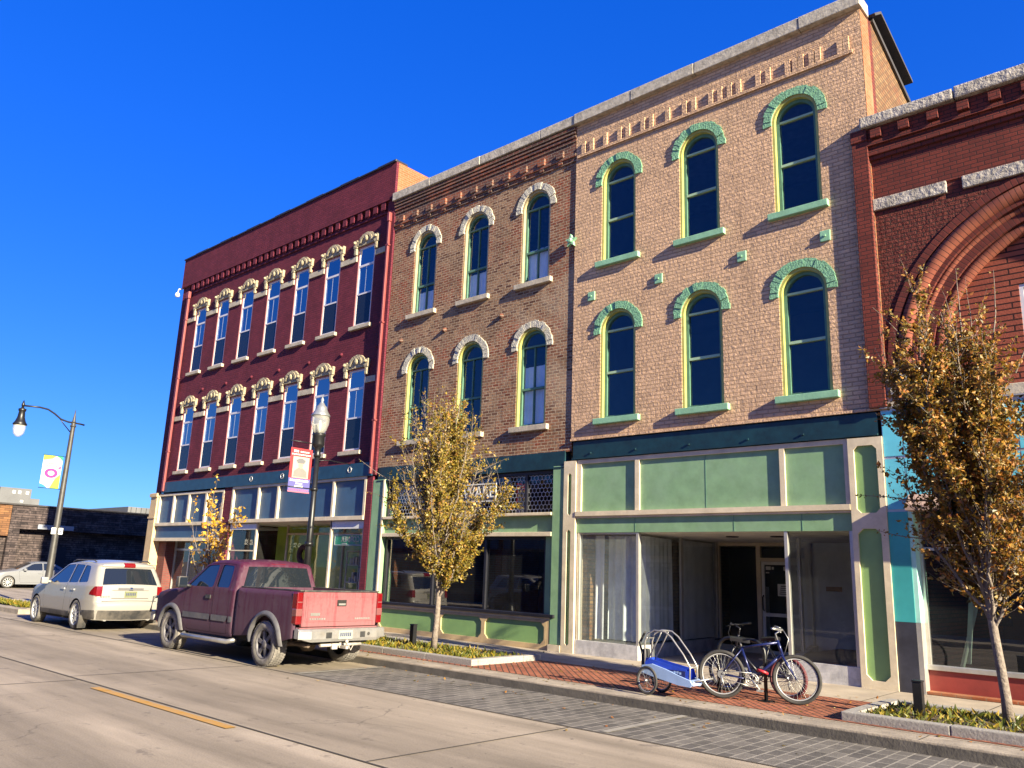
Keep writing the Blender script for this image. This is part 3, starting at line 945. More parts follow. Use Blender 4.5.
# right shop
b = MB()
b.box(-26.31, -24.64, F+0.0, F+0.08, 2.92, 3.10)
b.box(-20.44, -18.82, F+0.0, F+0.08, 2.90, 3.12)
b.build('transom_panel', M['white'], B1)
b = MB()
for x in (-26.27, -24.60, -20.42, -18.85):
    b.box(x-0.04, x+0.04, F, F+0.08, 0.15, 2.92 if x in (-26.27, -18.85) else 3.14)
for x in (-24.6, -23.3, -22.1, -21.4, -20.42):
    b.box(x-0.03, x+0.03, F+1.2, F+1.27, 0.15, 3.13)
b.box(-26.23, -24.64, F+0.001, F+0.079, 0.45, 0.52)
b.box(-20.38, -18.89, F+0.001, F+0.079, 0.45, 0.52)
b.box(-26.23, -24.64, F+0.002, F+0.078, 2.2, 2.24)
b.box(-24.57, -20.45, F+1.201, F+1.269, 2.80, 2.87)
sw = b.build('shop_window', M['cream'], B1)
def vpane(par, m, p, q, z0, z1):
    b = MB()
    b.face([(p[0], p[1], z0), (q[0], q[1], z0), (q[0], q[1], z1), (p[0], p[1], z1)])
    return b.build('pane', M[m], par)
vpane(sw, 'glass_clean', (-26.23, F+0.04), (-24.64, F+0.04), 0.5, 2.9)
vpane(sw, 'glass_clean', (-20.38, F+0.04), (-18.89, F+0.04), 0.5, 2.9)
vpane(sw, 'glass_clean', (-24.57, F+1.24), (-20.45, F+1.24), 0.3, 3.1)
vpane(sw, 'glass_clean', (-24.6, F+0.09), (-24.6, F+1.19), 0.4, 3.1)
vpane(sw, 'glass_clean', (-20.42, F+0.09), (-20.42, F+1.19), 0.4, 3.1)
b = MB()
b.box(-26.23, -24.64, F, F+0.10, 0.15, 0.449)
b.box(-20.38, -18.89, F, F+0.10, 0.15, 0.449)
b.build('bulkhead', M['panel_blue'], B1)
b = MB()
b.box(-26.3, -18.85, F+1.9, F+2.0, 0.16, 4.25)
b.build('back_wall', M['interior_green'], B1)
b = MB()
b.ring((-23.4, F+1.14, 2.15), (0, 1, 0), 0.26, 0.09, 20, 8)
b.build('wreath', mat('dark wreath twigs', (0.07, 0.03, 0.03), 0.9, var=0.6, vscale=20), B1)
b = MB()
for z in (0.95, 1.35, 1.85, 2.25):
    b.box(-20.2, -19.0, F+0.5, F+0.9, z, z+0.03)
for x in (-20.2, -19.6, -19.0):
    b.box(x-0.02, x+0.02, F+0.5, F+0.53, 0.2, 2.3)
rr = random.Random(3)
for z in (0.98, 1.38, 1.88):
    for i in range(9):
        x = -20.1+i*0.13
        h = rr.uniform(0.08, 0.28)
        b.box(x, x+0.08, F+0.55, F+0.7, z, z+h)
shelf = b.build('display_shelf', mat('pale shelf and wares', (0.42, 0.40, 0.36), 0.6, var=0.6, vscale=9), B1)
b = MB()
b.box(-20.36, -18.92, F+1.2, F+1.3, 0.3, 2.9)
b.build('mirrored_brick', M['brick_store'], B1)  # added brick backing stands in for brick reflected in the glass
b = MB()
b.box(-20.32, -18.92, F+0.10, F+0.13, 2.42, 2.74)
gs = b.build('mirrored_sign', mat('green sign face', (0.0, 0.42, 0.22), 0.5, var=0.1), B1)  # sign behind the pane, built reversed as a reflection would read
b = MB()
panel_frame(b, -20.32, -18.92, 2.42, 2.74, 0.025, F+0.085, F+0.099)
b.build('sign_border', M['white'], gs)
text('lettering', 'CORNER', 0.22, M['white'], gs, (-19.55, F+0.092, 2.595), (R(90), 0, 0), 0.003, sx=-1.0)
b = MB(); b.box(-19.95, -19.72, F+0.09, F+0.099, 2.455, 2.49); b.build('small_lettering', M['white'], gs)

# ------------------------------------------------------------ 2. mixed brick building
bx0, bx1 = -18.41, -11.36
B2 = thing('brick_building', 'unpainted brown brick building with white arched window hoods and a leaded shop transom', 'building', (-14.9, F, 0.15), world=True)
W2 = [-16.92, -14.83, -12.67]
holes = [arch_outline(c, 0.485, z0, zs) for c in W2 for z0, zs in ((9.05, 11.10), (5.31, 7.34))]
b = MB()
b.wall(rect(bx0, bx1, 4.60, 11.98), holes, F, 0.26)
b.build('front_wall', M['brick_mixed'], B2)
b = MB()
b.box(bx0, bx1, F-0.03, F+0.26, 11.981, 12.94)
b.box(bx0, bx1, F-0.07, F-0.031, 12.10, 12.18)
for i, z in enumerate((12.52, 12.62, 12.72, 12.82)):
    b.box(bx0, bx1, F-0.055-0.022*i, F-0.031, z, z+0.07)
x = bx0+0.35
while x < bx1-0.2:
    b.box(x-0.11, x+0.11, F-0.10, F-0.031, 12.181, 12.36)
    b.box(x-0.07, x+0.07, F-0.06, F-0.031, 12.02, 12.10)
    x += 0.62
b.build('corbelled_cornice', M['brick_dark'], B2)
def stone_coping(par, x0, x1, z0, z1, m, step=1.9, y0=-0.16):
    b = MB()
    r = random.Random(int(x0*10))
    x = x0
    while x < x1-0.05:
        xe = min(x+step*r.uniform(0.8, 1.2), x1)
        if x1-xe < 0.5: xe = x1
        b.box(x, xe-0.012, F+y0+r.uniform(-0.012, 0.012), F+0.36, z0, z1+r.uniform(-0.008, 0.008), 0.015)
        x = xe
    return b.build('stone_coping', m, par)
stone_coping(B2, bx0-0.06, bx1, 12.942, 13.20, M['stone_cornice'])
shell(B2, bx0+0.0, bx1, 12.90, 20.0, M['brick_mixed'], 0.7, left=False)
for i, c in enumerate(W2):
    arch_window(B2, c, 0.97, 9.05, 11.10, 'jamb_cream', 'frame_green', 'frame_green', 'hood_white', 'stone', True, 0.42, curtain=(0.34, 0.38, 0.47)[i], glass='glass_navy', seed=11)
    arch_window(B2, c, 0.97, 5.31, 7.34, 'jamb_yellow', 'frame_green', 'frame_green', 'hood_white', 'stone', True, 0.47, curtain=(None, None, 0.76)[i], glass='glass_navy', seed=23)
b = MB()
for x in (-15.9, -13.75, -17.75):
    b.lathe([(0.08, 0), (0.06, 0.05), (0.02, 0.09)], (x, F-0.001, 8.33), (0, -1, 0), 8)
b.build('wall_anchor', M['brick_dark'], B2)
b = MB()
b.box(-18.35, -11.54, F-0.015, F+0.20, 4.25, 4.62)
b.box(-18.35, -11.54, F-0.05, F+0.10, 4.21, 4.249)
b.build('fascia_panel', M['fascia_teal'], B2)
b = MB()
b.box(-18.51, -17.96, F-0.04, F+0.4, 0.15, 4.27, 0.01)
b.build('pilaster', M['green_panel'], B2)
b = MB()
b.box(-11.86, -11.535, F-0.04, F+0.4, 0.29, 4.27, 0.01)
b.build('pilaster', M['green_panel'], B2)
b = MB()
b.box(-18.02, -17.96, F-0.07, F-0.041, 0.5, 4.26)
b.box(-11.87, -11.53, F-0.085, F+0.3, 0.15, 0.288)
b.box(-17.95, -11.87, F-0.08, F+0.18, 3.14, 3.21, 0.01)
b.box(-17.95, -11.87, F-0.055, F+0.17, 2.66, 2.76, 0.01)
b.box(-17.95, -11.87, F-0.03, F+0.1, 0.80, 0.855)
b.build('cream_rail', M['cream'], B2)
b = MB()
b.box(-17.95, -11.87, F+0.05, F+0.16, 2.762, 3.138)
b.box(-12.10, -11.862, F+0.05, F+0.18, 0.86, 2.658)
b.build('band_panel', M['green_panel'], B2)
# leaded transom
b = MB()
for x in (-17.9, -16.2, -14.5, -12.76, -11.90):
    b.box(x-0.035, x+0.035, F+0.05, F+0.13, 3.212, 4.208)
b.box(-17.9, -11.9, F+0.052, F+0.128, 4.12, 4.205)
tr = b.build('transom_window', M['alu_dark'], B2)
b = MB()
b.face([(-17.9, F+0.12, 3.22), (-11.9, F+0.12, 3.22), (-11.9, F+0.12, 4.12), (-17.9, F+0.12, 4.12)])
b.build('pane', M['glass'], tr)
b = MB()
s = 0.066
hx, hz = s*math.sqrt(3), s*1.5
row = 0
z = 3.25
while z < 4.10:
    x = -17.85 + (hx/2 if row % 2 else 0)
    while x < -11.95:
        for a0, a1 in ((90, 150), (90, 30), (30, -30)):
            p = Vector((x+s*math.cos(R(a0)), F+0.10, z+s*math.sin(R(a0))))
            q = Vector((x+s*math.cos(R(a1)), F+0.10, z+s*math.sin(R(a1))))
            d = (q-p); nrm = Vector((-d.z, 0, d.x)).normalized()*0.0085
            b.face([p-nrm, q-nrm, q+nrm, p+nrm])
        x += hx
    z += hz; row += 1
b.build('lead_lattice', M['lead'], tr)
b = MB()
b.box(-14.95, -13.72, F+0.035, F+0.06, 3.52, 3.98)
ws = b.build('name_sign', mat('dark sign board', (0.03, 0.03, 0.05), 0.5, var=0.1), B2)
b = MB()
panel_frame(b, -14.95, -13.72, 3.52, 3.98, 0.03, F+0.02, F+0.034)
b.build('sign_border', M['white'], ws)
text('lettering', 'WARE', 0.42, M['white'], ws, (-14.33, F+0.03, 3.75), (R(90), 0, 0), 0.004, sx=0.98, spacing=0.95)
# show windows
b = MB()
for x in (-17.86, -15.95, -14.05, -12.13):
    b.box(x-0.035, x+0.035, F+0.08, F+0.18, 0.93, 2.659)
b.box(-17.86, -12.13, F+0.081, F+0.179, 2.59, 2.658)
b.box(-17.95, -11.72, F-0.10, F+0.18, 0.858, 0.928, 0.01)
sw = b.build('shop_window', M['alu_dark'], B2)
for i, (x0, x1) in enumerate(((-17.82, -15.99), (-15.91, -14.09), (-14.01, -12.17))):
    b = MB()
    b.face([(x0, F+0.14+0.0*i, 0.94), (x1, F+0.14, 0.94), (x1, F+0.14, 2.6), (x0, F+0.14, 2.6)])
    b.build('pane', M['glass_dark'], sw)
b = MB()
b.box(-17.95, -11.88, F+0.0, F+0.15, 0.16, 0.80)
b.build('bulkhead', M['green_olive'], B2)
b = MB()   # ochre frame with clipped-corner fields
PX = [(-17.85, -15.60), (-15.40, -13.98), (-13.86, -12.02)]
for x0, x1 in PX:
    outer = cham(x0-0.06, x1+0.06, 0.17, 0.795, 0.001)
    inner = cham(x0, x1, 0.27, 0.745, 0.10)
    b.ringpoly(outer+outer[:1], inner+inner[:1], 'y', F-0.035, F-0.001)
b.box(-17.95, -11.87, F-0.034, F-0.002, 0.15, 0.169)
b.box(-17.96, PX[0][0]-0.061, F-0.033, F-0.002, 0.17, 0.795)
for i in (0, 1):
    b.box(PX[i][1]+0.061, PX[i+1][0]-0.061, F-0.033, F-0.002, 0.17, 0.795)
b.box(PX[2][1]+0.061, -11.88, F-0.033, F-0.002, 0.17, 0.795)
b.build('bulkhead_frame', M['ochre'], B2)
b = MB()
b.box(-18.0, -11.7, F+0.5, F+6.9, 0.155, 0.17)
b.build('shop_floor', M['interior_floor'], B2)

# ------------------------------------------------------------ 3. tan building
bx0, bx1 = -11.355, -4.36
B3 = thing('brick_building', 'tan painted brick building with green arched window hoods and an empty sage green shopfront', 'building', (-7.9, F, 0.15), world=True)
W3 = [-10.07, -7.95, -5.77]
FT = F-0.035
holes = [arch_outline(c, 0.48, z0, zs) for c in W3 for z0, zs in ((9.05, 11.08), (5.27, 7.32))]
b = MB()
b.wall(rect(bx0, bx1, 4.82, 12.03), holes, FT, 0.26)
b.box(bx0, bx1, FT, F+0.26, 12.50, 12.93)
b.wall(rect(bx0, bx1, 12.03, 12.50), [], FT+0.004, 0.2)
b.box(bx0+0.06, bx1-0.18, FT-0.05, FT+0.003, 12.00, 12.07)
T3 = [-11.11, -10.86, -10.45, -10.03, -9.80, -9.37, -9.14, -8.70, -8.26, -8.03, -7.60, -7.38, -7.15, -6.94, -6.49, -6.27, -5.84, -5.68, -5.56, -5.34, -5.21, -4.77, -4.65]
for x in T3:
    b.box(x-0.055, x+0.055, FT-0.045, FT+0.003, 12.071, 12.40)
# a thin ridge of old mortar along the foot of the wall
b.box(bx0, bx1, FT-0.03, FT-0.001, 4.82, 4.87)
b.face([(bx0, FT, 4.82), (bx0, F+0.2, 4.82), (bx0, F+0.2, 12.9), (bx0, FT, 12.9)])
b.build('front_wall', M['brick_tan'], B3)
stone_coping(B3, bx0, bx1+0.06, 12.932, 13.21, M['stone_cornice'], 2.1, -0.18)
# side wall seen above the neighbour
b = MB()
b.face([(bx1+0.004, FT+0.005, 4.8), (bx1+0.004, F+0.42, 4.8), (bx1+0.004, F+0.42, 12.93), (bx1+0.004, FT+0.005, 12.93)])
b.build('quoin_strip', M['brick_orange'], B3)
b = MB()
b.box(bx1-0.3, bx1-0.002, F+0.42, F+0.62, 0.1, 13.02)
b.build('chase_strip', M['brick_red'], B3)
b = MB()
b.prism([(F+0.62, 0.1), (F+20, 0.1), (F+20, 10.9), (F+3.6, 11.9), (F+3.0, 12.25), (F+0.62, 13.0)], 'x', bx1-0.3, bx1-0.004)
b.build('side_wall', M['brick_yellow'], B3)
b = MB()
b.prism([(F+0.45, 13.05), (F+0.9, 13.36), (F+2.9, 12.80), (F+2.9, 12.74), (F+0.9, 13.30), (F+0.5, 13.02)], 'x', bx1-0.1, bx1+0.14)
b.prism([(F+0.62, 13.0), (F+3.0, 12.25), (F+3.6, 11.9), (F+3.6, 11.98), (F+3.0, 12.36), (F+0.62, 13.1)], 'x', bx1-0.25, bx1+0.05)
b.build('roof_flashing', M['flashing'], B3)
shell(B3, bx0, bx1, 12.90, 20.0, M['brick_yellow'], 0.9, right=False)
for c in W3:
    for z0, zs in ((9.05, 11.08), (5.27, 7.32)):
        arch_window(B3, c, 0.96, z0, zs, 'jamb_yellow', 'frame_green', 'frame_pale', 'hood_green', 'sill_green', False, 0.52, yf=FT, glass='glass_navy', seed=5)
for x, z in ((-10.81, 8.25), (-8.97, 8.28), (-6.99, 8.32), (-5.27, 8.32)):
    b = MB()
    b.box(x-0.10, x+0.10, FT-0.04, FT-0.001, z-0.11, z+0.11, 0.012)
    b.tube([(x, FT-0.038, z), (x, FT-0.07, z)], 0.025, 6)
    b.build('anchor_plate', M['sill_green'], B3)
b = MB()
st = [(-11.42+0.17*math.cos(R(90+36*i))*(1 if i % 2 == 0 else 0.45), 9.80+0.17*math.sin(R(90+36*i))*(1 if i % 2 == 0 else 0.45)) for i in range(10)]
b.prism(st, 'y', FT-0.10, FT-0.02)
b.lathe([(0.07, 0), (0.04, 0.05)], (-11.42, FT-0.10, 9.80), (0, -1, 0), 8)
b.build('star_anchor', M['sill_green'], B3)
# --- shopfront
b = MB()
b.box(-11.30, -4.56, F-0.02, F+0.2, 4.42, 4.80)
b.box(-11.30, -4.56, F-0.07, F+0.1, 4.385, 4.419)
for x in (-10.8, -9.6, -8.3, -7.0, -5.9):
    b.box(x-0.02, x+0.02, F-0.05, F-0.021, 4.5, 4.53)
b.build('fascia_panel', M['fascia_teal'], B3)
b = MB()
# long sign frame
yo, yi = F-0.025, F+0.02
b.box(-11.17, -5.10, yo, yi, 4.28, 4.37)
b.box(-11.17, -5.10, yo-0.05, yi, 3.10, 3.20)
b.box(-11.17, -5.10, yo-0.01, yi, 3.055, 3.099)
for x0, x1 in ((-11.17, -11.05), (-9.61, -9.50), (-6.38, -6.28), (-5.18, -5.10)):
    b.box(x0, x1, yo, yi, 3.201, 4.279)
b.build('sign_frame', M['cream'], B3)
b = MB()
b.box(-11.10, -5.12, F+0.021, F+0.08, 3.10, 4.35)
b.box(-11.17, -5.09, F+0.0, F+0.08, 2.74, 3.054)
b.build('sign_panel', M['green_panel'], B3)
for x, z0, z1, y in ((-7.95, 3.21, 4.27, F+0.021), (-9.62, 2.75, 3.05, F), (-7.35, 2.75, 3.05, F), (-6.0, 2.75, 3.05, F)):
    b = MB()
    b.box(x-0.006, x+0.006, y-0.004, y+0.004, z0, z1)
    b.build('panel_seam', M['frame_green'], B3)
# pilasters with clipped fields
def field_pilaster(x0, x1, fields, mfield):
    y0, y1 = F-0.06, F+0.35
    b = MB()
    b.wall(rect(x0, x1, 0.15, 4.36), [cham(f[0], f[1], f[2], f[3], f[4]) for f in fields], y0, 0.05)
    b.box(x0, x0+0.012, y0+0.002, y1, 0.15, 4.36)
    b.box(x1-0.012, x1, y0+0.002, y1, 0.15, 4.36)
    b.box(x0+0.013, x1-0.013, y0+0.002, y1, 4.345, 4.359)
    p = b.build('pilaster', M['cream'], B3)
    b = MB()
    b.box(x0+0.013, x1-0.013, y0+0.045, y1-0.01, 0.16, 4.34)
    b.build('field_panel', mfield, p)
field_pilaster(-11.52, -11.18, [(-11.40, -11.30, 3.12, 4.08, 0.045), (-11.41, -11.30, 0.30, 2.80, 0.045)], M['green_olive'])
field_pilaster(-5.09, -4.50, [(-4.99, -4.60, 3.04, 4.22, 0.07), (-5.00, -4.61, 0.28, 2.77, 0.09)], M['green_olive'])
# posts, bulkheads, glass
YB = F+4.25
LJ, RJ = (-9.96, YB), (-7.60, YB)
for (x, y) in ((-11.12, F+0.06), (-9.57, F+0.06), (-9.77, F+2.15), (-9.96, YB-0.05), (-6.33, F+0.06), (-5.14, F+0.06), (-7.0, F+2.2), (-7.58, YB-0.05)):
    b = MB()
    b.box(x-0.03, x+0.03, y-0.05, y+0.05, 0.44, 2.738)
    b.build('mullion', M['alu'], B3)
b = MB()
b.box(-11.15, -9.60, F+0.02, F+0.10, 2.70, 2.737)
sw = b.build('shop_window', M['alu'], B3)
for (p, q) in (((-11.12, F+0.06), (-9.57, F+0.06)), ((-9.57, F+0.06), (-9.77, F+2.15)), ((-9.77, F+2.15), (-9.96, YB)),
               ((-6.33, F+0.06), (-5.14, F+0.06)), ((-7.0, F+2.2), (-6.33, F+0.06)), ((-7.58, YB), (-7.0, F+2.2))):
    vpane(sw, ('glass_clean' if p[0] > -7 else 'glass_front') if abs(p[1]-q[1]) < 0.01 else 'glass_shop', p, q, 0.45, 2.73)
b = MB()
b.prism([(-11.17, F-0.02), (-9.54, F-0.02), (-9.74, F+2.15), (-9.93, YB), (-10.03, YB), (-9.85, F+2.15), (-9.66, F+0.14), (-11.17, F+0.14)], 'z', 0.15, 0.44)
b.prism([(-6.36, F-0.02), (-5.09, F-0.02), (-5.09, F+0.14), (-6.25, F+0.14), (-6.92, F+2.2), (-7.50, YB), (-7.61, YB), (-7.04, F+2.2)], 'z', 0.15, 0.46)
b.build('bulkhead', M['grey_bulk'], B3)
b = MB()
b.box(-11.2, -4.6, F+0.12, F+7.0, 2.742, 2.79)
b.build('soffit', M['soffit'], B3)
for x in (-8.2, -7.2):
    b = MB()
    b.lathe([(0.14, 0), (0.13, 0.02), (0.05, 0.025)], (x, F+1.6, 2.741), (0, 0, -1), 14)
    b.build('soffit_fitting', M['coping_dark'], B3)
b = MB()
b.box(-9.97, -7.5, F+0.2, YB, 0.152, 0.165)
b.build('entry_floor', M['walk'], B3)
# back wall of the entry: dark glass, door, side panel
b = MB()
for x0, x1 in ((-9.99, -9.91), (-8.93, -8.82), (-7.72, -7.62)):
    b.box(x0, x1, YB, YB+0.10, 0.16, 2.74)
b.box(-9.91, -8.93, YB+0.001, YB+0.099, 2.66, 2.739)
b.box(-9.91, -8.93, YB+0.001, YB+0.099, 0.16, 0.30)
b.box(-8.82, -7.72, YB+0.001, YB+0.099, 2.30, 2.38)
b.box(-8.82, -7.72, YB+0.001, YB+0.099, 2.66, 2.739)
ef = b.build('entry_frame', M['cream'], B3)
vpane(ef, 'glass_clean', (-9.91, YB+0.05), (-8.93, YB+0.05), 0.3, 2.66)
vpane(ef, 'glass_clean', (-8.82, YB+0.05), (-7.72, YB+0.05), 2.38, 2.66)
b = MB()
panel_frame(b, -8.81, -7.73, 0.17, 2.295, 0.075, YB+0.02, YB+0.07)
b.box(-8.735, -7.805, YB+0.021, YB+0.069, 1.02, 1.10)
dr = b.build('door', M['white'], B3)
b = MB()
b.face([(-8.74, YB+0.045, 0.24), (-7.80, YB+0.045, 0.24), (-7.80, YB+0.045, 2.22), (-8.74, YB+0.045, 2.22)])
b.build('pane', M['glass_clean'], dr)
b = MB()
b.tube([(-8.76, YB+0.0, 1.15), (-8.76, YB-0.06, 1.18), (-8.76, YB-0.06, 1.46), (-8.76, YB+0.0, 1.50)], 0.016, 6)
b.build('handle', M['black_metal'], dr)
b = MB()
b.box(-8.42, -8.14, YB+0.03, YB+0.042, 1.50, 1.78)
b.box(-8.70, -8.58, YB+0.03, YB+0.042, 2.10, 2.18)
b.box(-8.55, -8.50, YB+0.03, YB+0.042, 2.11, 2.17)
b.box(-8.26, -8.16, YB+0.03, YB+0.042, 2.09, 2.18)
b.box(-7.96, -7.86, YB+0.03, YB+0.042, 2.09, 2.17)
b.box(-8.70, -8.62, YB+0.03, YB+0.042, 2.02, 2.05)
b.build('notice', M['white'], dr)
b = MB()
for i in range(5):
    b.box(-8.38+0.01*i, -8.20, YB+0.026, YB+0.029, 1.54+0.045*i, 1.56+0.045*i)
b.build('notice_print', M['alu_dark'], dr)
b = MB()
b.box(-9.0, -8.85, YB+0.2, YB+0.5, 0.2, 1.7)
b.box(-7.62, -4.66, YB+0.02, YB+0.12, 0.16, 2.74)
b.box(-11.2, -9.99, YB+0.02, YB+0.12, 0.16, 2.74)
b.build('inner_partition', mat('pale grey plaster', (0.70, 0.72, 0.74), 0.9, var=0.25, vscale=1.2, obj=False), B3)
b = MB()
b.box(-7.25, -6.90, YB-0.02, YB+0.015, 1.66, 1.76)
b.build('letter_slot', mat('brown mail slot', (0.36, 0.2, 0.07), 0.5, var=0.3), B3)
# drapes behind the left window and in the entry
b = MB()
drape(b, (-11.10, F+0.55), (-10.75, F+0.50), 0.46, 2.7, 0.05, 0.2, 1)
b.build('drape', M['curtain'], B3)
b = MB()
drape(b, (-10.80, F+0.75), (-9.80, F+0.70), 0.46, 2.7, 0.05, 0.24, 2)
drape(b, (-9.80, F+0.75), (-10.02, F+2.1), 0.46, 2.7, 0.04, 0.25, 3)
b.build('drape', M['curtain_dim'], B3)
b = MB()
drape(b, (-9.86, F+2.25), (-10.03, YB-0.1), 0.46, 2.7, 0.012, 0.5, 4)
b.build('drape', M['curtain'], B3)
b = MB()
drape(b, (-5.9, F+2.6), (-5.2, F+2.6), 0.46, 2.1, 0.03, 0.25, 5)
b.build('drape', M['curtain_dim'], B3)
b = MB()
b.box(-11.17, -9.9, F+0.15, YB, 0.40, 0.43)
b.box(-7.0, -5.0, F+0.15, YB, 0.40, 0.43)
b.build('display_floor', M['interior_floor'], B3)

# ------------------------------------------------------------ 4. red brick building with the big arch
bx0, bx1 = -4.66, 2.10
AX, AZ = -1.28, 5.62
B4 = thing('brick_building', 'dark red brick building with a big round arch and a turquoise shopfront', 'building', (-1.3, F, 0.15), world=True)
def circ(r, a0=0.0, a1=math.pi, n=44):
    return [(AX+r*math.cos(a0+(a1-a0)*i/n), AZ+r*math.sin(a0+(a1-a0)*i/n)) for i in range(n+1)]
b = MB()
outer = [(-4.37, 4.86), (AX-3.0, 4.86)] + circ(3.0, math.pi, 0.0) + [(AX+3.0, 4.86), (1.82, 4.86), (1.82, 8.58), (-4.37, 8.58)]
b.wall(outer, [], F, 0.2)
b.build('front_wall', M['brick_redrock'], B4)
b = MB()
b.wall(rect(-4.37, 1.82, 8.81, 9.62), [], F, 0.2)
b.box(-4.655, -4.37, F-0.12, F+0.3, 4.86, 10.0, 0.008)
b.box(1.82, 2.09, F-0.12, F+0.3, 4.86, 10.0, 0.008)
b.box(-3.13, -2.88, F+0.02, F+0.2, 8.58, 8.81)
b.build('upper_wall', M['brick_red'], B4)
b = MB()
for x0, x1 in ((-4.368, -3.13), (-2.88, 0.33), (0.57, 1.82)):
    b.box(x0, x1, F-0.05, F+0.15, 8.582, 8.808, 0.012)
b.build('stone_band', M['stone_rough'], B4)
b = MB()
for i, (z0, z1, pr) in enumerate(((9.60, 9.68, 0.05), (9.681, 9.78, 0.09), (9.781, 9.87, 0.06), (9.871, 9.95, 0.12), (9.951, 10.24, 0.08))):
    b.box(-4.37, 1.82, F-pr, F+0.2, z0, z1)
for i in range(13):
    x = -4.2+0.49*i
    b.box(x-0.09, x+0.09, F-0.17, F-0.081, 10.0, 10.16)
b.box(-4.665, -4.372, F-0.14, F+0.3, 10.001, 10.24, 0.01)
b.box(1.82, 2.13, F-0.18, F+0.3, 10.0, 10.24, 0.01)
b.build('brick_cornice', M['brick_red'], B4)
b = MB()
r = random.Random(9)
x = -4.47
while x < 2.1:
    xe = min(x+r.uniform(1.3, 2.0), 2.16)
    b.box(x, xe-0.015, F-0.20, F+0.4, 10.242, 10.46+r.uniform(-0.02, 0.02), 0.03)
    x = xe
b.build('stone_coping', M['stone_rough'], B4)
# arch rings stepping back
b = MB()
b.ringpoly(circ(3.03), circ(2.90), 'y', F-0.02, F+0.2)
b.ringpoly(circ(2.66), circ(2.58), 'y', F+0.06, F+0.3)
b.ringpoly(circ(2.50), circ(2.34), 'y', F+0.16, F+0.36)
b.build('arch_ring', M['brick_arch'], B4)
b = MB()
b.ring((AX, F+0.08, AZ), (0, 1, 0), 2.78, 0.125, 70, 10, math.pi if False else 0.0, None)
b.ring((AX, F+0.18, AZ), (0, 1, 0), 2.54, 0.06, 70, 8)
b.ring((AX, F+0.30, AZ), (0, 1, 0), 2.26, 0.10, 70, 10)
bmesh.ops.bisect_plane(b.bm, geom=b.bm.verts[:]+b.bm.edges[:]+b.bm.faces[:], plane_co=(0, 0, AZ-0.06), plane_no=(0, 0, 1), clear_inner=True)
b.build('arch_roll', M['brick_roll'], B4)
b = MB()
inner = circ(2.34)
b.wall([(AX-2.34, 5.05)]+[(AX+2.34, 5.05)]+circ(2.34), [rect(-2.28, -0.28, 5.32, 6.80)], F+0.34, 0.15)
b.build('lunette_wall', M['brick_redband'], B4)
b = MB()
panel_frame(b, -2.279, -0.281, 5.321, 6.799, 0.06, F+0.36, F+0.44)
for x in (-1.78, -1.28, -0.78): b.box(x-0.015, x+0.015, F+0.38, F+0.42, 5.38, 6.74)
for z in (5.85, 6.3): b.box(-2.22, -0.34, F+0.381, F+0.419, z-0.015, z+0.015)
wn = b.build('window', M['frame_white'], B4)
b = MB(); b.face([(-2.25, F+0.40, 5.35), (-0.31, F+0.40, 5.35), (-0.31, F+0.40, 6.77), (-2.25, F+0.40, 6.77)])
b.build('pane', M['glass_up'], wn)
for sx in (-1, 1):
    b = MB()
    xc = AX+sx*2.82
    b.box(xc-0.28, xc+0.45*0.62, F-0.06, F+0.3, 5.06, 5.56, 0.05)
    b.prism([(xc-0.26, 5.30), (xc+0.10, 5.26), (xc+0.24, 5.36), (xc+0.16, 5.50), (xc-0.20, 5.55)], 'y', F-0.13, F-0.061)
    b.prism([(xc-0.22, 5.07), (xc+0.26, 5.07), (xc+0.20, 5.22), (xc-0.14, 5.26)], 'y', F-0.10, F-0.061)
    b.build('carved_impost', M['stone_rough'], B4)
b = MB()
b.box(-4.40, 1.85, F-0.05, F+0.55, 4.86, 5.05, 0.02)
b.build('stone_ledge', M['stone'], B4)
shell(B4, bx0+0.01, bx1, 10.2, 18.0, M['brick_red'], 0.5, (4.45,))
# turquoise shopfront
b = MB()
ys = F-0.02
xs = [-4.495, -4.165, -3.30, -2.45, -1.60, -0.75, 0.10, 0.95, 1.95]
for i in range(len(xs)-1):
    for z0, z1 in ((3.99, 4.80), (3.08, 3.965)):
        b.box(xs[i]+0.012, xs[i+1]-0.012, ys-0.012, ys+0.03, z0+0.012, z1-0.012)
b.build('transom_panel', M['teal'], B4)
b = MB()
b.box(-4.497, 1.96, ys-0.002, ys+0.12, 3.05, 4.84)
b.box(-4.497, 1.96, ys-0.06, ys+0.1, 4.842, 4.859)
b.build('panel_joint', M['alu'], B4)
b = MB()
b.box(-4.497, -4.175, ys-0.012, ys+0.25, 1.252, 3.049)
b.build('end_panel', M['teal_deep'], B4)
b = MB()
b.box(-4.174, -4.10, ys+0.0, ys+0.30, 1.252, 3.049)
b.build('return_panel', mat('sunlit aqua return', (0.34, 0.62, 0.55), 0.5, var=0.1, obj=False), B4)  # paler than the panels beside it: sunlight on this face put into the colour
b = MB()
b.box(-4.497, -4.175, ys-0.010, ys+0.25, 0.15, 1.25)
b.build('plinth', M['black_panel'], B4)
b = MB()
b.box(-4.174, -4.10, ys+0.002, ys+0.30, 0.15, 1.25)
b.box(-4.099, 1.96, F+0.16, F+0.34, 0.52, 0.60, 0.01)
b.box(-4.099, -4.05, F+0.2, F+0.28, 0.601, 3.05)
b.box(-4.05, 1.96, F+0.2, F+0.28, 2.42, 2.47)
for x in (-2.0, 0.0, 1.9): b.box(x-0.03, x+0.03, F+0.2, F+0.28, 0.601, 3.05)
sw = b.build('shop_window', M['alu'], B4)
b = MB()
b.face([(-4.05, F+0.24, 0.6), (1.9, F+0.24, 0.6), (1.9, F+0.24, 3.04), (-4.05, F+0.24, 3.04)])
b.build('pane', M['glass_dark'], sw)
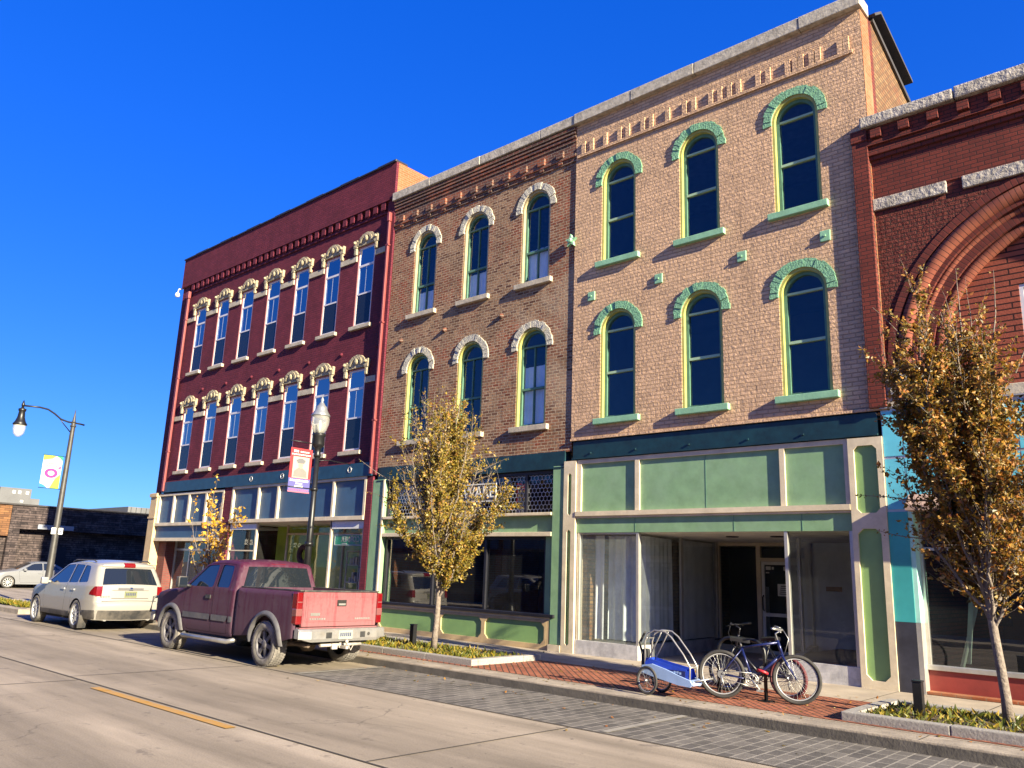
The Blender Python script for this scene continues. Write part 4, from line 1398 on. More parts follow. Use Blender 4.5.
b = MB()
b.box(-4.099, 1.96, F+0.2, F+0.4, 0.17, 0.519)
b.build('bulkhead', M['red_panel'], B4)
b = MB()
b.box(-4.099, 1.96, F+0.0, F+0.45, 0.152, 0.20, 0.01)
b.build('step', M['brick_orange'], B4)
b = MB()
b.prism([(F-0.42, 3.04), (F-0.03, 3.04), (F-0.03, 3.32), (F-0.16, 3.32), (F-0.42, 3.12)], 'x', -4.10, 1.9)
b.build('awning_case', mat('faded brown awning cover', (0.33, 0.22, 0.18), 0.8, var=0.2, obj=False), B4)
b = MB()
b.tube([(-3.62, F+0.30, 0.6), (-3.40, F+0.55, 1.55), (-3.38, F+0.56, 2.5)], 0.035, 4)
b.obox((-3.45, F+0.42, 1.5), (0.10, 0.03, 0.85), (0.04, -0.02, 0), (0, 0.02, 0))
b.build('leaning_board', mat('pale green board', (0.45, 0.55, 0.40), 0.6, var=0.15), B4)
b = MB()
b.prism([(-2.9, 0.6), (-1.2, 0.6), (-1.4, 1.7), (-2.0, 2.0), (-2.6, 1.6)], 'y', F+1.0, F+1.3)
b.build('blue_tarp', mat('dark blue tarp', (0.01, 0.03, 0.14), 0.5, var=0.4, vscale=4), B4)

# ------------------------------------------------------------ buildings out of frame that the windows mirror
def plain_building(x0, x1, y0, y1, h, m, label, winm, side=1, name='brick_building', nwin=5, rows=2, trim='stone'):
    """simple brick block; side=1: its front faces +Y"""
    t = thing(name, label, 'building', ((x0+x1)/2, y1, 0.15), world=True)
    b = MB()
    b.box(x0, x1, y0, y1, 0.1, h)
    b.build('wall', m, t)
    b = MB(); b.box(x0-0.05, x1+0.05, y0, y1+0.15, h, h+0.25); b.build('coping', M[trim], t)
    b = MB(); b.box(x0+0.2, x1-0.2, y1+0.001, y1+0.12, 3.1, 3.7); b.build('fascia_panel', M['panel_blue'], t)
    b = MB(); b.box(x0+0.4, x1-0.4, y1+0.001, y1+0.05, 0.6, 2.95); b.build('shop_window', winm, t)
    for r_ in range(rows):
        for k in range(nwin):
            x = x0+(k+0.5)*(x1-x0)/nwin
            b = MB()
            b.box(x-0.5, x+0.5, y1+0.001, y1+0.04, 5.0+3.6*r_, 7.2+3.6*r_)
            ww = b.build('window', winm, t)
            b = MB()
            b.box(x-0.6, x+0.6, y1+0.001, y1+0.12, 4.85+3.6*r_, 4.99+3.6*r_)
            b.build('sill', M['stone'], ww)
    return t
M['dark_pane'] = (lambda g: g.principled((0.015, 0.02, 0.03), 0.08, 0, 0.6))(N('plain dark window'))
plain_building(-46, -31.1, -16, -4.3, 5.6, M['brick_red'], 'plain red brick shop building on the near side of the street', M['dark_pane'], rows=0)
plain_building(-31, -19.1, -16, -4.3, 6.4, M['brick_mixed'], 'brown brick low building across the street from the maroon building', M['dark_pane'], rows=0)
plain_building(-19, -6.1, -16, -4.3, 5.2, M['brick_orange'], 'orange brick one storey building behind the camera', M['dark_pane'], rows=0)
plain_building(-6, 14, -16, -4.3, 6.0, M['brick_red'], 'low dark red brick building behind the camera', M['dark_pane'], rows=0)
# ============================================================ VEHICLES
def paint_mat(name, col, dust=(0.36, 0.29, 0.25), amt=0.5, low=0.3, zmax=1.2, rough=0.28, drip=False, floor=0.0, spec=0.5, coat=0.25):
    g = N(name)
    p = g.pos(True)
    sp = g.n("ShaderNodeSeparateXYZ"); g.l(p, sp.inputs[0])
    n1 = g.noise(p, 3.0, 6, 0.7)
    n2 = g.noise(p, 22.0, 4, 0.7)
    hgt = g.math('SUBTRACT', 1.0, g.math('DIVIDE', g.math('SUBTRACT', sp.outputs[2], low), zmax-low))
    k = g.math('ADD', g.math('MULTIPLY', hgt, 0.5), g.math('ADD', g.math('MULTIPLY', n1, 0.8), g.math('MULTIPLY', n2, 0.6)))
    if drip:
        mp = g.n("ShaderNodeMapping"); g.l(p, mp.inputs['Vector']); mp.inputs['Scale'].default_value = (14, 14, 1.1)
        k = g.math('SUBTRACT', k, g.math('MULTIPLY', g.ramp(g.noise(mp.outputs[0], 1.0, 3, 0.6), [(0.52, 0.0), (0.62, 1.0)]), 0.28))
    f = g.ramp(k, [(0.35, floor), (1.05, amt)])
    c = g.mix(f, col, dust)
    r = g.math('ADD', rough, g.math('MULTIPLY', f, 0.55))
    return g.principled(c, r, 0, spec, None, coat)

M['truck_paint'] = paint_mat('dusty maroon paint', (0.050, 0.005, 0.020), (0.080, 0.055, 0.075), 0.6, 0.35, 1.5, drip=True, floor=0.02, rough=0.42, spec=0.25, coat=0.06)  # darker copy of the maroon, shade on the sides partly in its colour
M['truck_paint_lit'] = paint_mat('sunlit dusty maroon paint', (0.15, 0.005, 0.014), (0.185, 0.095, 0.10), 0.8, 0.5, 1.7, drip=True, floor=0.10, rough=0.5, spec=0.2, coat=0.0)  # brighter copy of the maroon for the tailgate, sunlight put into the colour
M['suv_paint'] = paint_mat('warm white paint', (0.235, 0.222, 0.205), (0.17, 0.145, 0.12), 0.25, 0.3, 1.0)
M['sedan_paint'] = paint_mat('silver grey paint', (0.135, 0.14, 0.155), (0.13, 0.12, 0.11), 0.2, 0.3, 0.9)
M['trim_grey'] = mat('grey body trim', (0.075, 0.073, 0.082), 0.6, var=0.25, vscale=9, dirt=(0.16, 0.145, 0.135), dirt_amt=0.6)
M['trim_black'] = mat('black plastic trim', (0.02, 0.02, 0.022), 0.55, var=0.3, vscale=6, dirt=(0.20, 0.17, 0.14), dirt_amt=0.5)
M['under'] = mat('dark underbody', (0.012, 0.011, 0.010), 0.9, var=0.4)
M['chassis'] = mat('rusty chassis', (0.10, 0.07, 0.05), 0.9, var=0.5, vscale=8)
M['car_glass'] = (lambda g: g.principled((0.010, 0.013, 0.018), 0.03, 0, 0.9))(N('tinted car glass'))
M['tyre'] = mat('dusty tyre rubber', (0.035, 0.033, 0.032), 0.85, var=0.35, vscale=14, bump=0.4, bscale=40, dirt=(0.30, 0.27, 0.24), dirt_amt=0.75, dirt_scale=3)
M['tyre_dust'] = mat('very dusty truck tyre rubber', (0.12, 0.11, 0.10), 0.9, var=0.4, vscale=14, bump=0.5, bscale=30, dirt=(0.34, 0.30, 0.27), dirt_amt=0.8, dirt_scale=2.5)
M['rim'] = mat('alloy rim', (0.42, 0.42, 0.43), 0.35, 0.35, var=0.2)
M['rim_dusty'] = mat('dusty steel rim', (0.12, 0.112, 0.12), 0.6, 0.2, var=0.5, vscale=8)
M['chrome'] = mat('scuffed chrome', (0.34, 0.33, 0.325), 0.32, 0.55, var=0.3, vscale=5, dirt=(0.30, 0.26, 0.22), dirt_amt=0.5, dirt_scale=6)
M['red_lens'] = (lambda g: g.principled((0.13, 0.004, 0.006), 0.15, 0, 0.6, None, 0.5))(N('red lamp lens'))
M['clear_lens'] = (lambda g: g.principled((0.15, 0.055, 0.055), 0.15, 0, 0.6, None, 0.5))(N('clear lamp lens'))
M['plate'] = mat('licence plate', (0.13, 0.14, 0.07), 0.4, var=0.15, vscale=12)
M['plate_white'] = mat('pale licence plate', (0.24, 0.255, 0.23), 0.4, var=0.15, vscale=12)
M['ink'] = mat('dark plate lettering', (0.03, 0.035, 0.09), 0.5, var=0.0)

class Car:
    """a body shell from a side profile (x, z) and a half-width function"""
    def __init__(s, prof, wf, r=0.07, crown=0.05):
        s.prof = [Vector((p[0], p[1])) for p in prof]
        s.wf, s.r, s.crown = wf, r, crown
        s.L = [0.0]
        for a, b_ in zip(s.prof, s.prof[1:]):
            s.L.append(s.L[-1]+(b_-a).length)
    def dist(s, x, z):
        p = Vector((x, z)); best = 9.0
        for a, b_ in zip(s.prof, s.prof[1:]):
            ab = b_-a
            t = max(0.0, min(1.0, (p-a).dot(ab)/max(ab.length_squared, 1e-9)))
            best = min(best, (p-(a+ab*t)).length)
        return best
    def w(s, x, z):
        d = s.dist(x, z)
        v = s.wf(x, z)
        if d < s.r:
            v -= s.r*(1-math.sqrt(max(0.0, 1-((s.r-d)/s.r)**2)))
        return v
    def at(s, l):
        l = max(0.0, min(s.L[-1], l))
        for i in range(len(s.L)-1):
            if l <= s.L[i+1]+1e-9:
                t = (l-s.L[i])/max(s.L[i+1]-s.L[i], 1e-9)
                return s.prof[i].lerp(s.prof[i+1], t)
        return s.prof[-1]
    def loc(s, x, z):
        """arc length of the profile point nearest (x, z)"""
        p = Vector((x, z)); best = (9e9, 0)
        for i, (a, b_) in enumerate(zip(s.prof, s.prof[1:])):
            ab = b_-a
            t = max(0.0, min(1.0, (p-a).dot(ab)/max(ab.length_squared, 1e-9)))
            d = (p-(a+ab*t)).length
            if d < best[0]: best = (d, s.L[i]+t*ab.length)
        return best[1]
    def sp(s, l, f, off=0.0, crown=None):
        p = s.at(l)
        e = 0.06
        q = s.at(l+e)-s.at(l-e)
        n = Vector((-q.y, q.x)).normalized()
        c = s.crown if crown is None else crown
        o = n*(c*(1-f*f)+off)
        return Vector((p.x+o.x, f*(s.wf(p.x, p.y)-s.r), p.y+o.y))
    def sheet(s, mb, l0=0.0, l1=None, f0=-1.0, f1=1.0, off=0.0, step=0.06, nf=14, taper=None):
        l1 = s.L[-1] if l1 is None else l1
        ls = sorted(set([l0, l1]+[v for v in s.L if l0 < v < l1]))
        full = []
        for a, b_ in zip(ls, ls[1:]):
            n = max(1, int(math.ceil((b_-a)/step)))
            full += [a+(b_-a)*i/n for i in range(n)]
        full.append(l1)
        rows = []
        for l in full:
            t = (l-l0)/max(l1-l0, 1e-9)
            k = 1.0 if taper is None else taper[0]+(taper[1]-taper[0])*t
            e = min((l-l0), (l1-l))
            rows.append([s.sp(l, (f0+(f1-f0)*j/nf)*k, off) for j in range(nf+1)])
        mb.grid(rows)
    def side(s, mb, poly, holes=(), sides=(1, -1), off=0.0, step=0.05):
        loops = [[Vector((p[0], p[1], 0)) for p in poly]]+[[Vector((p[0], p[1], 0)) for p in h] for h in holes]
        flat = [p for L in loops for p in L]
        t = bmesh.new()
        vs = [t.verts.new(p) for p in flat]
        for tri in tessellate_polygon(loops):
            try: t.faces.new([vs[i] for i in tri])
            except ValueError: pass
        x0, x1 = min(p.x for p in flat), max(p.x for p in flat)
        z0, z1 = min(p.y for p in flat), max(p.y for p in flat)
        k = math.ceil(x0/step)
        while k*step < x1:
            bmesh.ops.bisect_plane(t, geom=t.verts[:]+t.edges[:]+t.faces[:], plane_co=(k*step+1e-4, 0, 0), plane_no=(1, 0, 0)); k += 1
        k = math.ceil(z0/step)
        while k*step < z1:
            bmesh.ops.bisect_plane(t, geom=t.verts[:]+t.edges[:]+t.faces[:], plane_co=(0, k*step+1e-4, 0), plane_no=(0, 1, 0)); k += 1
        cache = {v: s.w(v.co.x, v.co.y) for v in t.verts}
        for sd in sides:
            mp = {v: mb.bm.verts.new((v.co.x, sd*(cache[v]+off), v.co.y)) for v in t.verts}
            for f in t.faces:
                try:
                    nf = mb.bm.faces.new([mp[v] for v in f.verts]); nf.smooth = True; nf.material_index = mb.mi
                except ValueError: pass
        t.free()

def arc(cx, cz, r, a0, a1, n=16):
    return [(cx+r*math.cos(R(a0+(a1-a0)*i/n)), cz+r*math.sin(R(a0+(a1-a0)*i/n))) for i in range(n+1)]

def inset(poly, d):
    """shrink a simple outline by about d"""
    n = len(poly); out = []
    A = sum(poly[i][0]*poly[(i+1) % n][1]-poly[(i+1) % n][0]*poly[i][1] for i in range(n))
    sg = 1 if A > 0 else -1
    for i in range(n):
        p0, p1, p2 = Vector(poly[i-1]), Vector(poly[i]), Vector(poly[(i+1) % n])
        e1, e2 = (p1-p0).normalized(), (p2-p1).normalized()
        n1, n2 = Vector((-e1.y, e1.x))*sg, Vector((-e2.y, e2.x))*sg
        m = (n1+n2)
        m = m.normalized()/max(0.4, math.sqrt((1+n1.dot(n2))/2)) if m.length > 1e-6 else n1
        q = p1+m*d
        out.append((q.x, q.y))
    return out

def rounded(poly, r, n=3):
    out = []
    m = len(poly)
    for i in range(m):
        p0, p1, p2 = Vector(poly[i-1]), Vector(poly[i]), Vector(poly[(i+1) % m])
        a = p1+(p0-p1).normalized()*min(r, (p0-p1).length*0.45)
        c = p1+(p2-p1).normalized()*min(r, (p2-p1).length*0.45)
        for k in range(n+1):
            t = k/n
            q = a*(1-t)**2+p1*2*t*(1-t)+c*t*t
            out.append((q.x, q.y))
    return out

def wheel(par, x, y, rad, wid, side, style, tyre_m, rim_m, name='wheel'):
    """side +1 = left (outer face towards +y)"""
    sp = rad*(0.66 if style == 'truck' else 0.72)
    h = wid/2
    b = MB()
    prof = [(sp*0.97, -h*0.86), (sp*1.06, -h), (rad*0.86, -h*1.03), (rad*0.96, -h*0.92), (rad*0.995, -h*0.72), (rad, -h*0.3), (rad, h*0.3),
            (rad*0.995, h*0.72), (rad*0.96, h*0.92), (rad*0.86, h*1.03), (sp*1.06, h), (sp*0.97, h*0.86)]
    b.lathe(prof, (x, y, rad), (0, side, 0), 48, cap=False)
    if style == 'truck':
        for k in range(44):     # tread lugs
            a = 2*math.pi*k/44
            d = Vector((math.cos(a), 0, math.sin(a))); t = Vector((-math.sin(a), 0, math.cos(a)))
            for j, yo in enumerate((-0.72, -0.25, 0.25, 0.72)):
                aa = 0.5*(j % 2)
                dd = Vector((math.cos(a+aa*0.14), 0, math.sin(a+aa*0.14))); tt = Vector((-math.sin(a+aa*0.14), 0, math.cos(a+aa*0.14)))
                b.obox(Vector((x, y+yo*h, rad))+dd*(rad*0.998), dd*0.009, tt*(rad*0.048), Vector((0, h*0.19, 0)))
    w_ = b.build(name, tyre_m, par)
    w_.name = name
    b = MB()
    yo = side*h
    c = (x, y, rad)
    b.lathe([(sp*0.985, -h*0.8), (sp*0.985, h*0.80), (sp*1.02, h*0.93), (sp*0.95, h*0.93), (sp*0.90, h*0.70), (sp*0.86, h*0.20), (sp*0.84, -h*0.4)], c, (0, side, 0), 36, cap=False)
    if style == 'truck':
        b.lathe([(sp*0.30, h*0.2), (sp*0.29, h*0.78), (sp*0.2, h*0.86), (0.01, h*0.86)], c, (0, side, 0), 16)
        ns, wd = 6, 0.135
    else:
        b.lathe([(sp*0.22, h*0.2), (sp*0.2, h*0.72), (sp*0.1, h*0.80), (0.01, h*0.80)], c, (0, side, 0), 16)
        ns, wd = 10, 0.07
    for k in range(ns):
        a = 2*math.pi*(k+0.25)/ns
        d = Vector((math.cos(a), 0, math.sin(a))); t = Vector((-math.sin(a), 0, math.cos(a)))
        b.obox(Vector(c)+d*(sp*0.57)+Vector((0, side*h*0.62, 0)), d*(sp*0.37), t*(sp*wd), Vector((0, h*0.12, 0)))
    b.build('rim', rim_m, w_)
    b = MB()
    b.lathe([(sp*0.85, -h*0.1), (sp*0.85, h*0.0), (0.02, h*0.02)], c, (0, side, 0), 24)
    b.build('brake_disc', M['under'], w_)
    return w_

# ------------------------------------------------------------ the pickup
def build_pickup():
    t = thing('pickup_truck', 'dusty maroon extended cab pickup truck parked at the curb, tailgate towards us', 'pickup truck', (-12.55, 9.36, 0.0), R(180))
    RA, FA, WZ, AR = 0.92, 4.57, 0.395, 0.47
    def wf(x, z):
        v = 0.955
        if z < 0.62: v -= 0.05*((0.62-z)/0.25)**2
        if z > 1.0: v -= 0.012*(z-1.0)/0.3
        if z > 1.30: v = 0.940-(z-1.30)*0.27
        if x > 4.9: v -= 0.10*((x-4.9)/0.6)**2
        return v
    prof = [(2.08, 0.50), (2.09, 1.30), (2.17, 1.76), (2.24, 1.82), (2.6, 1.855), (3.1, 1.85), (3.40, 1.80), (3.52, 1.755), (4.24, 1.275), (4.32, 1.255), (4.9, 1.21), (5.34, 1.13), (5.43, 1.06), (5.46, 0.72)]
    cab = Car(prof, wf, 0.055, 0.035)
    # side outline of cab and front fender, with the front wheel arch
    a = arc(FA, WZ, AR, 0, 180)
    outline = [(5.46, 0.55)] + [(x, z) for x, z in a if z > 0.40] + [(FA-AR-0.005, 0.42), (2.08, 0.42)] + [(p.x, p.y) for p in cab.prof]
    win_f = rounded([(2.98, 1.315), (3.98, 1.315), (3.44, 1.735), (3.00, 1.76)], 0.06)
    win_r = rounded([(2.36, 1.325), (2.84, 1.325), (2.86, 1.76), (2.42, 1.745)], 0.06)
    dr_f = rounded([(2.90, 0.46), (3.86, 0.46), (4.06, 0.62), (4.08, 1.22), (3.95, 1.345), (3.48, 1.765), (2.92, 1.79)], 0.05)
    dr_r = rounded([(2.28, 0.46), (2.885, 0.46), (2.905, 1.79), (2.36, 1.775), (2.28, 1.28)], 0.05)
    b = MB()
    cab.side(b, outline, [dr_f, dr_r])
    cab.sheet(b)
    body = b.build('body', M['truck_paint'], t, weld=True)
    for sd in (1, -1):
        for poly, hole, nm in ((dr_f, win_f, 'door'), (dr_r, win_r, 'door')):
            b = MB()
            cab.side(b, inset(poly, 0.006), [hole], (sd,), 0.0)
            d = b.build(nm, M['truck_paint'], t)
            b = MB()
            cab.side(b, inset(hole, -0.02), [], (sd,), -0.015)
            b.build('window', M['car_glass'], d)
            b = MB()
            b.mi = 0
            hx = 3.08 if poly is dr_f else None
            if hx:
                yy = sd*(cab.w(hx, 1.13)+0.012)
                b.obox((hx, yy, 1.13), (0.095, 0, 0), (0, 0.012, 0), (0, 0, 0.035))
                b.build('handle', M['trim_black'], d)
            else:
                b.bm.free()
    # bed
    bed = Car([(0.03, 0.55), (0.03, 1.35), (2.03, 1.345), (2.03, 0.5)], wf, 0.045, 0.0)
    a = arc(RA, WZ+0.02, AR+0.02, 0, 180)
    poly = [(2.03, 0.46)] + [(2.03, 1.345), (0.03, 1.35), (0.03, 0.56), (RA-AR-0.05, 0.48)] + [(x, z) for x, z in a[::-1] if z > 0.45]
    b = MB()
    bed.side(b, poly)
    for sd in (1, -1):
        b.box(0.04, 2.02, sd*0.82-0.07, sd*0.82+0.068, 1.30, 1.352, 0.012)
        b.box(0.05, 2.0, sd*0.80-0.02, sd*0.80+0.02, 0.8, 1.30)
    b.box(1.98, 2.03, -0.85, 0.85, 0.6, 1.36, 0.01)
    b.box(0.06, 2.0, -0.82, 0.82, 0.76, 0.80)
    b.box(0.02, 0.10, -0.90, 0.90, 0.60, 0.735)
    b.build('truck_bed', M['truck_paint'], t)
    b = MB()
    b.box(0.0, 2.0, 0.75, 0.885, 1.353, 1.375, 0.008); b.box(0.0, 2.0, -0.885, -0.75, 1.353, 1.375, 0.008)
    b.build('bed_rail', M['trim_black'], t)
    b = MB()   # fuel door
    bed.side(b, [(1.83+0.10*math.cos(R(a_)), 1.09+0.10*math.sin(R(a_))) for a_ in range(0, 360, 20)], [], (1,), 0.004)
    b.build('fuel_door', M['truck_paint'], t)
    # tailgate
    b = MB()
    b.box(-0.025, 0.05, -0.825, 0.825, 0.745, 1.345, 0.018)
    b.box(-0.034, -0.02, -0.76, 0.76, 0.83, 1.25, 0.006)
    b.box(-0.03, 0.05, -0.86, 0.86, 0.625, 0.735, 0.012)
    tg = b.build('tailgate', M['truck_paint_lit'], t)
    b = MB(); b.box(-0.035, 0.045, -0.82, 0.82, 1.346, 1.375, 0.01); b.build('top_cap', M['trim_black'], tg)
    b = MB()
    b.box(-0.048, -0.03, -0.10, 0.10, 1.10, 1.21, 0.006)
    hd = b.build('handle', M['under'], tg)
    b = MB(); b.box(-0.056, -0.047, -0.075, 0.075, 1.115, 1.150, 0.003); b.build('handle_plate', M['chrome'], tg)
    b = MB()
    b.box(-0.042, -0.033, 0.46, 0.66, 0.935, 0.985)
    for i in range(7): b.box(-0.042, -0.033, 0.34+0.05*i, 0.375+0.05*i, 0.865, 0.895)
    for i in range(8): b.box(-0.042, -0.033, -0.66+0.045*i, -0.63+0.045*i, 0.865, 0.895)
    b.build('badge_lettering', M['chrome'], tg)
    for sd in (1, -1):
        b = MB()
        b.mi = 0
        b.box(-0.03, 0.13, sd*0.892-0.062, sd*0.892+0.062, 0.79, 1.335, 0.02)
        b.mi = 1
        b.box(-0.036, 0.11, sd*0.894-0.064, sd*0.894+0.064, 0.93, 1.06, 0.015)
        b.box(-0.034, 0.06, sd*0.894-0.05, sd*0.894+0.05, 1.16, 1.18)
        b.build('tail_light', [M['red_lens'], M['clear_lens']], t)
    # rear bumper, plate, hitch
    b = MB()
    sec = [(-0.20, 0.50), (-0.22, 0.55), (-0.22, 0.68), (-0.19, 0.715), (-0.02, 0.72), (-0.02, 0.50)]
    b.prism(sec, 'y', -0.72, 0.72)
    for sd in (1, -1):
        P0 = [(p[0], sd*0.721, p[1]) for p in sec]
        P1 = [(p[0]+0.07 if p[0] < -0.1 else p[0], sd*0.95, p[1]+(0.06 if p[1] < 0.53 else 0)) for p in sec]
        n = len(sec)
        for i in range(n):
            b.face([P0[i], P1[i], P1[(i+1) % n], P0[(i+1) % n]])
        b.face(P1)
    bp = b.build('rear_bumper', M['chrome'], t)
    b = MB(); b.box(-0.228, -0.221, -0.155, 0.155, 0.535, 0.690, 0.003); pl = b.build('licence_plate', M['plate_white'], bp)
    b = MB()
    for i in range(6): b.box(-0.232, -0.229, -0.12+0.043*i, -0.095+0.043*i, 0.585, 0.65)
    b.build('plate_lettering', M['ink'], bp)
    b = MB()
    b.box(-0.226, -0.221, 0.30, 0.42, 0.56, 0.66); b.box(-0.226, -0.221, -0.44, -0.33, 0.56, 0.66)
    b.lathe([(0.03, 0), (0.03, 0.008)], (-0.221, -0.52, 0.62), (-1, 0, 0), 12)
    b.build('step_pad', M['trim_black'], bp)
    b = MB()
    b.box(-0.12, 0.4, -0.045, 0.045, 0.38, 0.47, 0.006)
    b.tube([(-0.10, -0.45, 0.43), (-0.10, 0.45, 0.43)], 0.028, 8)
    b.box(-0.30, -0.10, -0.03, 0.03, 0.37, 0.42, 0.005)
    b.lathe([(0.012, 0), (0.012, 0.05), (0.03, 0.06), (0.033, 0.085), (0.02, 0.11)], (-0.27, 0, 0.42), (0, 0, 1), 12)
    b.box(-0.15, -0.10, 0.10, 0.22, 0.36, 0.46, 0.01)
    b.tube([(-0.13, -0.15, 0.42), (-0.14, -0.2, 0.33), (-0.13, -0.26, 0.42)], 0.01, 6)
    b.build('tow_hitch', mat('pale dusty steel', (0.40, 0.36, 0.33), 0.7, 0.2, var=0.4, vscale=12), t)
    # flares, mouldings, steps
    for (cx, cz, ar, lo, car) in ((RA, WZ+0.02, AR+0.02, 0.46, bed), (FA, WZ, AR, 0.44, cab)):
        for sd in (1, -1):
            b = MB()
            oo = arc(cx, cz, ar+0.075, -2 if car is bed else 2, 182 if car is bed else 178, 24)
            ii = arc(cx, cz, ar-0.012, -2 if car is bed else 2, 182 if car is bed else 178, 24)
            rows = []
            for (ox, oz), (ix, iz) in zip(oo, ii):
                row = []
                for tt, of in ((0.0, 0.0), (0.15, 0.028), (0.6, 0.045), (1.0, 0.05), (1.0, -0.04)):
                    x, z = ox+(ix-ox)*tt, oz+(iz-oz)*tt
                    row.append((x, sd*(car.wf(x, z)+of), z))
                rows.append(row)
            b.grid(rows)
            b.build('fender_flare', M['trim_grey'], t)
    for sd in (1, -1):
        b = MB()
        cab.side(b, rounded([(2.93, 0.69), (4.04, 0.69), (4.04, 0.80), (2.93, 0.80)], 0.02), [], (sd,), 0.016)
        cab.side(b, rounded([(2.30, 0.69), (2.875, 0.69), (2.875, 0.80), (2.24, 0.80)], 0.02), [], (sd,), 0.016)
        cab.side(b, rounded([(2.10, 0.69), (2.22, 0.69), (2.22, 0.80), (2.10, 0.80)], 0.02), [], (sd,), 0.014)
        b.build('side_moulding', M['trim_grey'], t)
        b = MB()
        b.tube([(2.02, sd*0.86, 0.38), (2.12, sd*0.99, 0.34), (3.9, sd*0.99, 0.34), (4.0, sd*0.86, 0.38)], 0.045, 10)
        b.build('step_bar', M['chrome'], t)
        b = MB()
        b.tube([(3.86, sd*0.94, 1.30), (3.90, sd*1.06, 1.33)], 0.03, 8)
        b.box(3.82, 3.96, min(sd*1.04, sd*1.24), max(sd*1.04, sd*1.24), 1.27, 1.50, 0.04)
        mr = b.build('wing_mirror', M['trim_black'], t)
        b = MB(); b.box(3.812, 3.819, min(sd*1.06, sd*1.22), max(sd*1.06, sd*1.22), 1.29, 1.48); b.build('mirror_glass', M['car_glass'], mr)
    # glazing front and rear
    b = MB()
    cab.sheet(b, cab.loc(2.10, 1.345), cab.loc(2.165, 1.735), -0.90, 0.90, 0.006, taper=(1.0, 0.97))
    b.build('rear_window', M['car_glass'], t)
    b = MB()
    cab.sheet(b, cab.loc(3.55, 1.74), cab.loc(4.20, 1.30), -0.93, 0.93, 0.006)
    b.build('windshield', M['car_glass'], t)
    b = MB(); b.box(2.165, 2.20, -0.17, 0.17, 1.775, 1.808, 0.006); b.build('brake_light', M['red_lens'], t)
    for i, y in enumerate((-0.45, 0.0, 0.45)):
        pass
    # front end
    b = MB()
    b.box(5.40, 5.56, -0.93, 0.93, 0.52, 0.74, 0.03)
    b.build('front_bumper', M['chrome'], t)
    b = MB()
    for sd in (1, -1):
        b.tube([(5.56, sd*0.45, 0.5), (5.66, sd*0.46, 0.75), (5.60, sd*0.47, 1.10)], 0.035, 8)
        b.tube([(5.60, sd*0.47, 1.08), (5.56, sd*0.90, 1.0), (5.56, sd*0.94, 0.72), (5.58, sd*0.5, 0.66)], 0.03, 8)
    b.tube([(5.60, -0.47, 1.09), (5.60, 0.47, 1.09)], 0.035, 8)
    b.build('grille_guard', M['trim_black'], t)
    b = MB(); b.box(5.45, 5.485, -0.5, 0.5, 0.80, 1.05, 0.02); b.build('grille', M['trim_black'], t)
    for sd in (1, -1):
        b = MB(); b.box(5.38, 5.47, sd*0.70-0.17, sd*0.70+0.17, 0.82, 1.04, 0.03); b.build('headlight', M['clear_lens'], t)
    # dark underside, with boxes added to blacken door gaps and wheel wells
    b = MB()
    b.box(1.55, 3.95, -0.86, 0.86, 0.40, 0.75)
    b.box(0.15, 5.3, -0.45, 0.45, 0.42, 0.74)
    b.box(2.15, 4.0, -0.84, 0.84, 0.75, 1.25)
    b.box(0.3, 1.6, -0.80, 0.80, 0.70, 0.755)
    b.box(4.0, 5.2, -0.6, 0.6, 0.74, 1.1)
    for cx in (RA, FA):
        b.box(cx-0.5, cx+0.5, -0.62, 0.62, 0.55, 0.98 if cx == FA else 0.78)
    b.build('underbody', M['under'], t)
    b = MB()
    b.tube([(RA, -0.75, 0.39), (RA, 0.75, 0.39)], 0.055, 10)
    b.lathe([(0.05, -0.16), (0.16, -0.08), (0.16, 0.08), (0.05, 0.16)], (RA, 0, 0.39), (0, 1, 0), 14)
    for sd in (1, -1):
        b.tube([(RA-0.62, sd*0.52, 0.52), (RA-0.2, sd*0.52, 0.42), (RA+0.3, sd*0.52, 0.42), (RA+0.8, sd*0.52, 0.50)], 0.03, 6)
        b.tube([(RA-0.1, sd*0.55, 0.36), (RA-0.45, sd*0.55, 0.62)], 0.03, 6)
    b.tube([(0.0, 0.62, 0.42), (0.9, 0.66, 0.45), (1.6, 0.6, 0.45)], 0.035, 8)
    b.build('axle', M['chassis'], t)
    for cx in (RA, FA):
        for sd in (1, -1):
            wheel(t, cx, sd*0.83, WZ, 0.265, sd, 'truck', M['tyre_dust'], M['rim_dusty'])
    return t
build_pickup()

